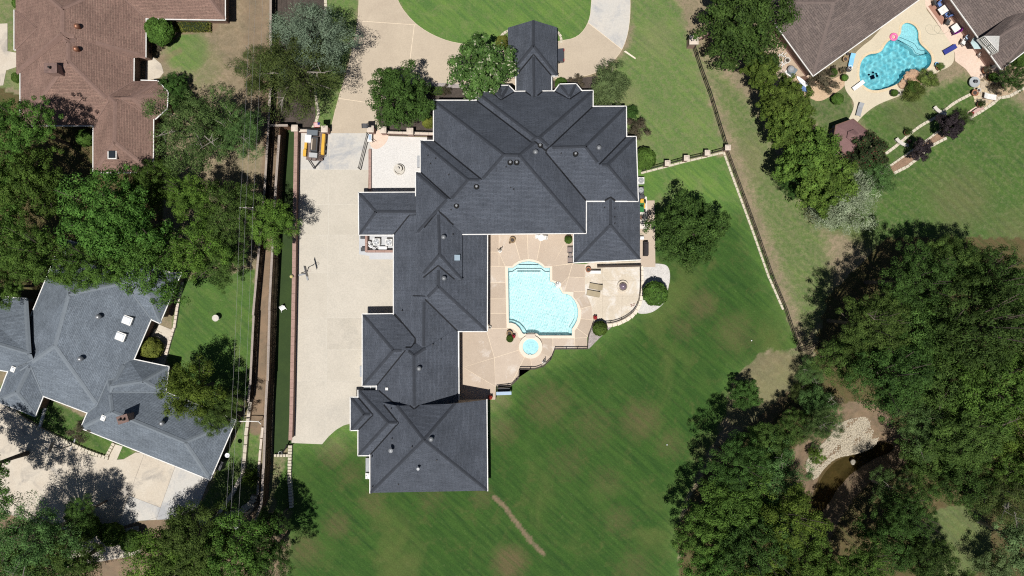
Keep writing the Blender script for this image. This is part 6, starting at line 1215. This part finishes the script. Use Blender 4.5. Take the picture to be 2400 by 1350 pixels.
# --- east side of the house
o = thing('riding_mower', 'green and yellow riding mower on the pale pad', 'mower', P(1502, 482) + Vector((0, 0, .06)), PI)
for n_, c, d, mt in (('hood', (0, .55, .6), (.6, .85, .45), GRN), ('deck', (0, -.05, .3), (1.15, .95, .22), YEL), ('seat', (0, -.5, .8), (.5, .45, .14), YEL), ('backrest', (0, -.75, 1.0), (.5, .12, .4), YEL), ('body', (0, -.4, .55), (.7, .9, .35), GRN)): m = MB(); m.box(c, d, 0, .9); m.build(n_, mt, o)
m = MB(); m.tube([(.18 * math.cos(a), .12 + .18 * math.sin(a), 1.0) for a in [2 * PI * i / 14 for i in range(14)]], .025, 5, True); m.build('steering_wheel', IRON, o)
for s in (-1, 1):
    for yy, rr_ in ((.75, .2), (-.55, .3)): m = MB(); m.tube([(s * .4, yy, rr_), (s * .6, yy, rr_)], rr_, 12); m.build('wheel', RUBBER, o)
m = MB(); m.lathe([(.42, .25), (.46, .6), (.36, .9), (.02, .95)], (0, -1.15, 0), 16); m.build('grass_catcher', DGREY, o)
o = thing('barbecue_grill', 'long barbecue under a dark cover beside the east wing', 'grill', P(1512, 583) + Vector((0, 0, .03))); m = MB(); m.box((0, 0, .5), (.7, 2.1, 1.0), 0, .86); m.build('cover', M('grill_cover', (.035, .03, .032), (.025, .022, .024), 3, 9), o); m = MB(); m.box((0, 0, 1.04), (.45, 1.6, .1), 0, .8); m.build('hood_ridge', M('grill_cover', (.035, .03, .032), (.025, .022, .024)), o)
chair('small brown chair on the pale pad by the mower', 1500, 511, 1.2, BWOOD, BWOOD, w=.45)
o = thing('hose_reel', 'white hose reel on the path north of the grill', 'hose reel', P(1503, 558) + Vector((0, 0, .03))); m = MB(); m.tube([(-.25, 0, .4), (.25, 0, .4)], .26, 14); m.build('drum', WHITEP, o); m = MB(); m.tube([(.3 * math.cos(a), .3 + .3 * math.sin(a), .04) for a in [2 * PI * i / 16 for i in range(16)]], .025, 5, True); m.build('hose', GRN, o); m = MB(); m.beam((-.3, 0, 0), (-.3, 0, .75), .05); m.beam((.3, 0, 0), (.3, 0, .75), .05); m.build('frame', IRON, o)
# --- car under the covered entrance
o = thing('parked_car', 'dark car with its tail showing under the covered entrance', 'car', P(1283, 134) + Vector((0, 0, .06)), PI)
SILV = flat('car_paint', (.085, .095, .115), .3, .4)
def carbody():
    prof = [(-2.25, .45), (-2.3, .75), (-2.15, .95), (-1.2, 1.05), (-.6, 1.5), (.9, 1.55), (1.9, 1.12), (2.25, 1.0), (2.3, .55), (2.2, .35), (-2.1, .35)]; m = MB(); n = len(prof)
    for s, k in ((-.93, 1), (-.85, 1), (.85, 1), (.93, 1)): m.v += [(x, s * (1 if z < 1.05 else .86), z) for x, z in prof]
    for j in range(3):
        for i in range(n): m.f.append((j * n + i, j * n + (i + 1) % n, (j + 1) * n + (i + 1) % n, (j + 1) * n + i)); m.m.append(0)
    m.f += [tuple(range(n - 1, -1, -1)), tuple(range(3 * n, 4 * n))]; m.m += [0, 0]; m.build('body', SILV, o)
carbody()
m = MB(); m.add([(-1.15, -.7, 1.09), (-1.15, .7, 1.09), (-.62, .62, 1.52), (-.62, -.62, 1.52)], [(0, 1, 2, 3)]); m.build('rear_window', DGLASS, o); m = MB(); m.add([(1.85, -.7, 1.17), (1.85, .7, 1.17), (.95, .62, 1.57), (.95, -.62, 1.57)], [(0, 1, 2, 3)]); m.build('windscreen', DGLASS, o)
for s in (-1, 1):
    m = MB(); m.add([(-.95, s * .86, 1.1), (1.6, s * .86, 1.12), (.85, s * .80, 1.5), (-.55, s * .80, 1.47)], [(0, 1, 2, 3)]); m.build('side_window', DGLASS, o); m = MB(); m.box((2.2, s * .65, .8), (.1, .35, .18)); m.build('headlight', WHITE, o); m = MB(); m.box((-2.27, s * .7, .85), (.08, .35, .16)); m.build('tail_light', RED, o)
    for x in (-1.4, 1.4): m = MB(); m.tube([(x, s * .72, .34), (x, s * .95, .34)], .34, 16); w_ = m.build('wheel', RUBBER, o); m = MB(); m.tube([(x, s * .94, .34), (x, s * .97, .34)], .2, 12); m.build('rim', STEEL, w_)
# --- utility poles and wires
def pole(label, x, y, h=10, trans=False):
    b = P(x, y, h); o = thing('utility_pole', label, 'utility pole', (b.x, b.y, 0), group='utility poles'); m = MB(); m.tube([(0, 0, 0), (0, 0, h)], [.16, .11], 8); m.build('pole', BARKP, o)
    m = MB(); m.beam((-.85, 0, h - .4), (.85, 0, h - .4), .07); m.build('crossarm', BARK, o)
    for s in (-.8, -.3, .8): m = MB(); m.lathe([(.05, h - .34), (.07, h - .25), (.03, h - .15)], (s, 0, 0), 8); m.build('insulator', WHITEP, o)
    if trans: m = MB(); m.lathe([(.3, h - 1.5), (.32, h - .7), (.25, h - .6), (.03, h - .55)], (.38, -.15, 0), 14); m.build('transformer', STEEL, o); m = MB(); m.lathe([(.05, h - .6), (.05, h - .3)], (.38, -.15, 0), 8); m.build('bushing', WHITEP, o)
    return b
b1 = pole('utility pole with transformer among the bottom left trees', 541, 1237, 10, True); b2 = pole('thin utility pole top in the trees left of the board fence', 576, 486, 10); b3 = P(604, -160, 10)
def wire(label, pts, sag=.4, r=.009):
    q = []
    for a, b in zip(pts[:-1], pts[1:]):
        for i in range(13): t = i / 12; p = Vector(a).lerp(Vector(b), t); p.z -= sag * 4 * t * (1 - t); q.append(p)
    m = MB(); m.tube(q, r, 5); o = m.build('power_line', flat('wire_alloy', (.30, .30, .30), .5, .2)); tag(o, label, 'power line', 'overhead wires')
wire('left overhead wire running down the left boundary', [b3 + Vector((-.8, 0, -.2)), b2 + Vector((-.8, 0, -.2)), b1 + Vector((-.8, 0, -.2))]); wire('middle overhead wire running down the left boundary', [b3 + Vector((-.1, 0, -.2)), b2 + Vector((-.1, 0, -.2)), b1 + Vector((-.2, 0, -.2))]); wire('right overhead wire running down the left boundary', [b3 + Vector((.8, 0, -.3)), b2 + Vector((.8, 0, -.3)), b1 + Vector((.8, 0, -.2))])
wire('wire from the transformer pole towards the bottom left corner', [b1 + Vector((0, 0, -.4)), P(330, 1290, 8), P(60, 1370, 7.5)]); wire('service wire from the transformer pole to the grey roof corner', [b1 + Vector((0, 0, -.6)), P(541, 1062, 4)], .3)
o = thing('pipe_rail', 'white pipe rail from the grey roof corner to the board fence', 'rail', P(556, 988)); m = MB(); m.tube([P(556, 988, 1.6), P(585, 987, 1.6), P(606, 988, 1.6), P(612, 994, 1.4)], .07, 8); m.build('rail', WHITE, o, world=True); m = MB()
for x in (560, 606): p = P(x, 988, 1.6); m.beam((p.x, p.y, 0), (p.x, p.y, 1.6), .08)
m.build('posts', WHITE, o, world=True)
o = thing('satellite_dish', 'white satellite dish at the east corner of the grey roof', 'satellite dish', P(535, 1066, 3.2)); m = MB(); m.lathe([(.04, 0), (.22, .06), (.32, .15), (.30, .15), (.2, .08), (.04, .03)], (0, 0, .2), 18); m.build('dish', WHITEP, o); m = MB(); m.tube([(0, 0, .2), (.1, -.2, .7)], .03, 5); m.build('feed_arm', STEEL, o); m = MB(); m.tube([(0, 0, .22), (-.1, .1, -.6)], .04, 6); m.build('mast', STEEL, o)
o = thing('meter_box', 'dark electrical cabinet beside the east wall of the grey house', 'cabinet', P(525, 1085)); m = MB(); m.box((0, 0, .8), (.7, 1.3, 1.6), -.4); m.build('case', DGREY, o); m = MB(); m.box((.3, 0, 1.0), (.12, .8, 1.0), -.4); m.build('door', GREY, o)
o = thing('bird_bath', 'round stone bird bath on the lawn left of the board fence', 'bird bath', P(511, 745)); m = MB(); m.lathe([(.3, 0), (.3, .1), (.14, .2), (.12, .65), (.45, .8), (.47, .9), (.40, .88), (.02, .84)], (0, 0, 0), 20); m.build('basin', CONCG, o); m = MB(); m.lathe([(.38, .875), (.02, .877)], (0, 0, 0), 20); m.build('water', CONCG, o)
# --- right-hand garden
def gazebo():
    c = P(1972, 330); o = thing('gazebo', 'rose brown roofed gazebo half hidden by the pear trees', 'gazebo', c); n = 6; R = 2.55; a0 = .35; z0, z1 = 2.5, 3.5
    for k in range(n):
        a, b = a0 + 2 * PI * k / n, a0 + 2 * PI * (k + 1) / n; p, q = Vector((R * math.cos(a), R * math.sin(a), z0)), Vector((R * math.cos(b), R * math.sin(b), z0)); t1, t2 = p * .28, q * .28; t1.z = t2.z = z1 - .3
        m = MB(); m.add([p, q, t2, t1], [(0, 1, 2, 3)]); m.build('roof_panel', SH_ROSE, o); t1, t2 = p * .34, q * .34; t1.z = t2.z = z1 - .1; m = MB(); m.add([t1, t2, Vector((0, 0, z1 + .4))], [(0, 1, 2)]); m.build('cupola_panel', SH_ROSE, o)
        m = MB(); m.beam((p.x * .88, p.y * .88, 0), (p.x * .88, p.y * .88, z0), .14); m.build('post', BWOOD, o)
        m = MB(); m.beam(p * .99, q * .99, .1, .18); m.build('eave_board', BWOOD, o)
        if k: m = MB(); m.beam((p.x * .88, p.y * .88, .9), (q.x * .88, q.y * .88, .9), .08); m.build('railing', BWOOD, o)
    m = MB(); m.lathe([(R * .95, 0), (R * .95, .15), (.02, .16)], (0, 0, 0), 6); m.build('floor', WOODG, o)
gazebo()
def bench(label, x, y, rz, mat=CONCG):
    o = thing('garden_bench', label, 'bench', P(x, y), rz, 'curved stone benches'); m = MB(); vs = []
    for i in range(9): a = -.45 + .9 * i / 8; vs += [(2.0 * math.sin(a), 2.0 * math.cos(a) - 2, .5), (2.45 * math.sin(a), 2.45 * math.cos(a) - 2, .5)]
    n = len(vs); vs += [(x_, y_, .38) for x_, y_, z_ in vs]; fs = []
    for i in range(8): k = 2 * i; fs += [(k, k + 1, k + 3, k + 2), (k + n, k + 2 + n, k + 3 + n, k + 1 + n), (k, k + 2, k + 2 + n, k + n), (k + 1, k + 1 + n, k + 3 + n, k + 3)]
    m.add(vs, fs + [(0, n, n + 1, 1), (16, 17, n + 17, n + 16)]); m.build('seat', mat, o)
    for a in (-.33, .33): m = MB(); m.box((2.22 * math.sin(a), 2.22 * math.cos(a) - 2, .19), (.2, .36, .38), -a); m.build('leg', mat, o)
bench('curved stone bench on the edging nearest the pool house', 2200, 260, -.55 + PI); bench('curved stone bench on the edging nearest the gazebo', 2111, 334, -.55 + PI); bench('pale pink bench on the small rose terrace', 2286, 264, .55, ROSE)
lounger('grey lounger on the walk towards the gazebo', 2012, 258, -.25, GREY, DGREY, .4); lounger('white lounger on the flagstone terrace', 2315, 228, 1.4, WHITE, BWOOD, .45, slim=.75); lounger('navy blue lounger on the pale deck by the pool', 2222, 118, -1.05, NAVY, DGREY, .3); lounger('light blue lounger beside the wall of the taupe roof', 1993, 143, -.2, LBLUE, DGREY, .3)
table('white table with blue cloth by the upper right pool deck', 2205, 27, .6, 1.5, 1.0, WHITE, WICK); 
for x, y, a, l in ((2196, 14, .6, 'blue chair above the white pool table'), (2214, 39, 3.7, 'blue chair below the white pool table'), (2186, 10, 1.8, 'dark wicker chair at the top edge by the deck'), (2220, 36, 4.2, 'second blue chair at the lower corner of the white table')): chair(l, x, y, a, BLUE if 'blue' in l else DGREY, DGREY, w=.6)
o = thing('outdoor_rug', 'reddish brown rug under the white pool table', 'rug', P(2203, 28)); m = MB(); m.box((0, 0, .062), (3.2, 1.9, .02), -.95); m.build('weave', M('rug', (.33, .18, .13), (.28, .15, .11), 1, 16), o)
table('white table with purple chairs by the pool deck', 2232, 70, .6, 1.0, 1.0, WHITE, DGREY)
for x, y, a, l in ((2240, 72, -2.1, 'purple chair right of the square white table'), (2232, 78, 3.6, 'purple chair below the square white table'), (2216, 55, 1.2, 'dark chair left of the square white table')): chair(l, x, y, a, PURP if 'purple' in l else DGREY, DGREY, w=.65)
o = thing('lattice_screen', 'white lattice frame over dark glass against the taupe roof', 'lattice', P(2253, 55)); m = MB(); m.box((0, 0, 2.35), (1.6, 2.0, .05), .62); m.build('glazing', DGLASS, o)
for k in range(6): m = MB(); d = rot2((-.75 + k * .3, 0, 0), .62); e = rot2((0, 1, 0), .62); m.beam(d - e + Vector((0, 0, 2.41)), d + e + Vector((0, 0, 2.41)), .05); m.build('slat', WHITE, o)
for k in range(7): m = MB(); d = rot2((0, -.95 + k * .31, 0), .62); e = rot2((.8, 0, 0), .62); m.beam(d - e + Vector((0, 0, 2.44)), d + e + Vector((0, 0, 2.44)), .05); m.build('slat', WHITE, o)
for sx in (-.7, .7):
    for sy in (-.9, .9): m = MB(); d = rot2((sx, sy, 0), .62); m.beam((d.x, d.y, 0), (d.x, d.y, 2.33), .09); m.build('post', WHITE, o)
o = thing('patio_umbrella', 'pale blue folding umbrella beside the taupe house terrace', 'umbrella', P(2271, 111)); m = MB(); n = 6; m.add([(1.0 * math.cos(2 * PI * k / n), 1.0 * math.sin(2 * PI * k / n), 1.9) for k in range(n)] + [(0, 0, 2.35)], [(k, (k + 1) % n, n) for k in range(n)]); m.build('canopy', flat('sea_cloth', (.40, .52, .52), .8), o); m = MB(); m.tube([(0, 0, 0), (0, 0, 2.4)], .03, 6); m.build('pole', STEEL, o)
chair('white armchair beside the pale blue umbrella', 2252, 103, 1.0, WHITE, DGREY, w=.65); chair('pale blue armchair beside the umbrella', 2262, 92, .6, PALEB, DGREY, w=.65); chair('white chair by the dark house opening', 2292, 131, .8, WHITE, BWOOD, w=.55)
for i, (x, y, l) in enumerate(((2300, 118, 'white pillar in the middle of the taupe house porch'), (2322, 158, 'white pillar block at the lower end of the taupe house porch'), (2268, 78, 'white pillar at the upper end of the taupe house porch'))): o = thing('porch_pillar', l, 'pillar', P(x, y), .0, 'porch pillars'); m = MB(); m.box((0, 0, 1.25), (1.3, .4, 2.5), .55); m.build('shaft', WHITE, o); m = MB(); m.box((0, 0, .1), (1.45, .5, .2), .55); m.build('base', WHITE, o)
for x, y, r, h, mt, pl, l in ((1978, 141, .4, .5, WICK, None, 'brown round pot beside the light blue lounger'), (1970, 168, .32, .45, WICK, 'bronze', 'middle brown pot on the sand path'), (1974, 186, .34, .5, TERRA, 'box', 'terracotta pot with grass at the edge of the pool deck'), (1947, 174, .42, .4, WHITE, 'box', 'white ring planter on the sand path'), (1986, 165, .34, .45, DGREY, None, 'dark pot next to the white bucket by the pool'), (1990, 160, .28, .4, WHITEP, None, 'white bucket by the pool deck edge'), (1985, 128, .2, .3, DGREY, None, 'small dark pot close to the taupe eave'), (1950, 162, .25, .35, CONCG, 'bronze', 'pale pot in the bed under the taupe eave'), (2305, 168, .45, .5, TERRA, 'bronze', 'terracotta pot at the foot of the white porch pillar'), (2318, 184, .42, .5, TERRA, 'box', 'terracotta pot with green plant in the rock garden'), (2332, 185, .22, .3, DGREY, None, 'small black pot in the rock garden'), (2279, 220, .45, .6, TERRA, None, 'large terracotta urn at the corner of the flagstones'), (2288, 214, .3, .6, CONCG, None, 'pale stone urn beside the terracotta urn'), (2090, 221, .35, .4, CONCG, 'box', 'stone pot with shrub on the lower pool deck'), (2103, 219, .3, .35, CONCG, None, 'plain stone pot on the lower pool deck'), (2192, 152, .25, .35, LBLUE, None, 'blue pot at the right end of the turquoise pool'), (2197, 160, .4, .4, TERRA, 'fern', 'leafy pot at the right end of the turquoise pool'), (2206, 158, .22, .3, PALEB, None, 'pale blue pot beside the leafy pot'), (2128, 333, .22, .3, TERRA, 'purple', 'small dark plant pot on the lawn edging'), (2122, 312, .4, .4, TERRA, 'dark', 'potted cloud tree on the winding edging'), (2292, 246, .4, .4, TERRA, 'dark', 'potted cloud tree on the rose terrace'), (2273, 268, .25, .3, TERRA, 'flower', 'red flower pot on the rose terrace')): pot(l, x, y, r, h, mt, pl)
o = thing('grey_fountain', 'grey stone fountain bowl at the top of the flagstones', 'fountain', P(2278, 195)); m = MB(); m.lathe([(.5, 0), (.55, .4), (.75, .5), (.75, .6), (.55, .56), (.02, .5)], (0, 0, 0), 18); m.build('bowl', flat('grey_stone', (.35, .37, .38), .7), o); m = MB(); m.lathe([(.12, .5), (.12, .9), (.25, .95), (.02, 1.05)], (0, 0, 0), 12); m.build('spout', DGREY, o)
o = thing('hot_tub', 'blue grey domed pump on a white pad beside the taupe house', 'pump', P(1853, 168), .95); m = MB(); m.box((0, 0, .06), (1.3, 1.3, .12)); m.build('pad', WHITE, o); m = MB(); m.box((0, -.1, .4), (1.0, 1.0, .6), 0, .95); m.build('case', flat('slate_plastic', (.16, .20, .23), .4), o); m = MB(); m.lathe([(.5, .5), (.48, .75), (.3, .95), (.02, 1.0)], (.05, .25, 0), 16); m.build('dome', GREY, o)
o = thing('paddle_board', 'white board and blue cover leaning by the corner of the taupe house', 'board', P(1881, 196), -.75); m = MB(); m.lathe([(.02, .3), (1.0, .32), (1.02, .4), (.02, .44)], (0, 0, 0), 20, 1.3, .28); m.build('board', WHITEP, o); m = MB(); m.lathe([(.02, .2), (.9, .22), (.9, .28), (.02, .36)], (.35, -.5, 0), 16, .95, .42); m.build('cover', flat('denim_blue', (.12, .20, .40), .8), o)
for k in range(5): m = MB(); m.beam((-.9 + .1 * k, .45 + k * .13, .08 + .02 * k), (.55, .5 + k * .13, .1 + .02 * k), .11, .05); m.build('plank', BWOOD, o)
o = thing('white_rubble', 'heap of white lattice pieces beside the dark tree', 'rubble', P(1828, 141))
for k in range(26): m = MB(); p = Vector((rr.uniform(-.7, .7), rr.uniform(-.9, .9), rr.uniform(.1, .4))); m.beam(p, p + Vector((rr.uniform(-.5, .5), rr.uniform(-.5, .5), rr.uniform(-.1, .2))), .09); m.build('slat', WHITE, o)
o = thing('millstone', 'round pale stone planter on the side soil of the taupe house', 'planter', P(1843, 143)); m = MB(); m.lathe([(.4, 0), (.42, .45), (.3, .45), (.28, .3), (.02, .3)], (0, 0, 0), 18); m.build('ring', CONCG, o); m = MB(); m.lathe([(.27, .31), (.02, .33)], (0, 0, 0), 12); m.build('soil', MULCH, o)
o = thing('garden_hose', 'thin coiled hose lying across the pale pool deck', 'hose', P(2190, 72)); m = MB(); pts = []
for i in range(70): t_ = i / 69; a = t_ * 4.4 * PI; pts.append((-1.1 + 2.6 * t_ + .75 * math.cos(a), .1 + .75 * math.sin(a) * (1 - .3 * t_), .075))
m.tube(pts, .018, 5); m.build('hose', flat('hose_green', (.25, .25, .2), .6), o)
for k, (x, y) in enumerate(((1563, 1042), (1761, 798))):
    o = thing('golf_ball', ['white ball on the lawn near the brown patch', 'white ball on the lawn beside the long boundary fence'][k], 'ball', P(x, y) + Vector((0, 0, .1))); m = MB(); m.lathe([(.02, -.1), (.07, -.07), (.1, 0), (.07, .07), (.02, .1)], (0, 0, 0), 10); m.build('skin', WHITEP, o, smooth=True)
o = thing('concrete_tongue', 'narrow white concrete strip pointing from the drive into the lawn', 'strip', P(1465, 125)); m = MB(); m.prism([W2([(1462, 121), (1466, 119), (1490, 136), (1489, 139)])], 0, .05); m.build('slab', COPING, o, world=True)
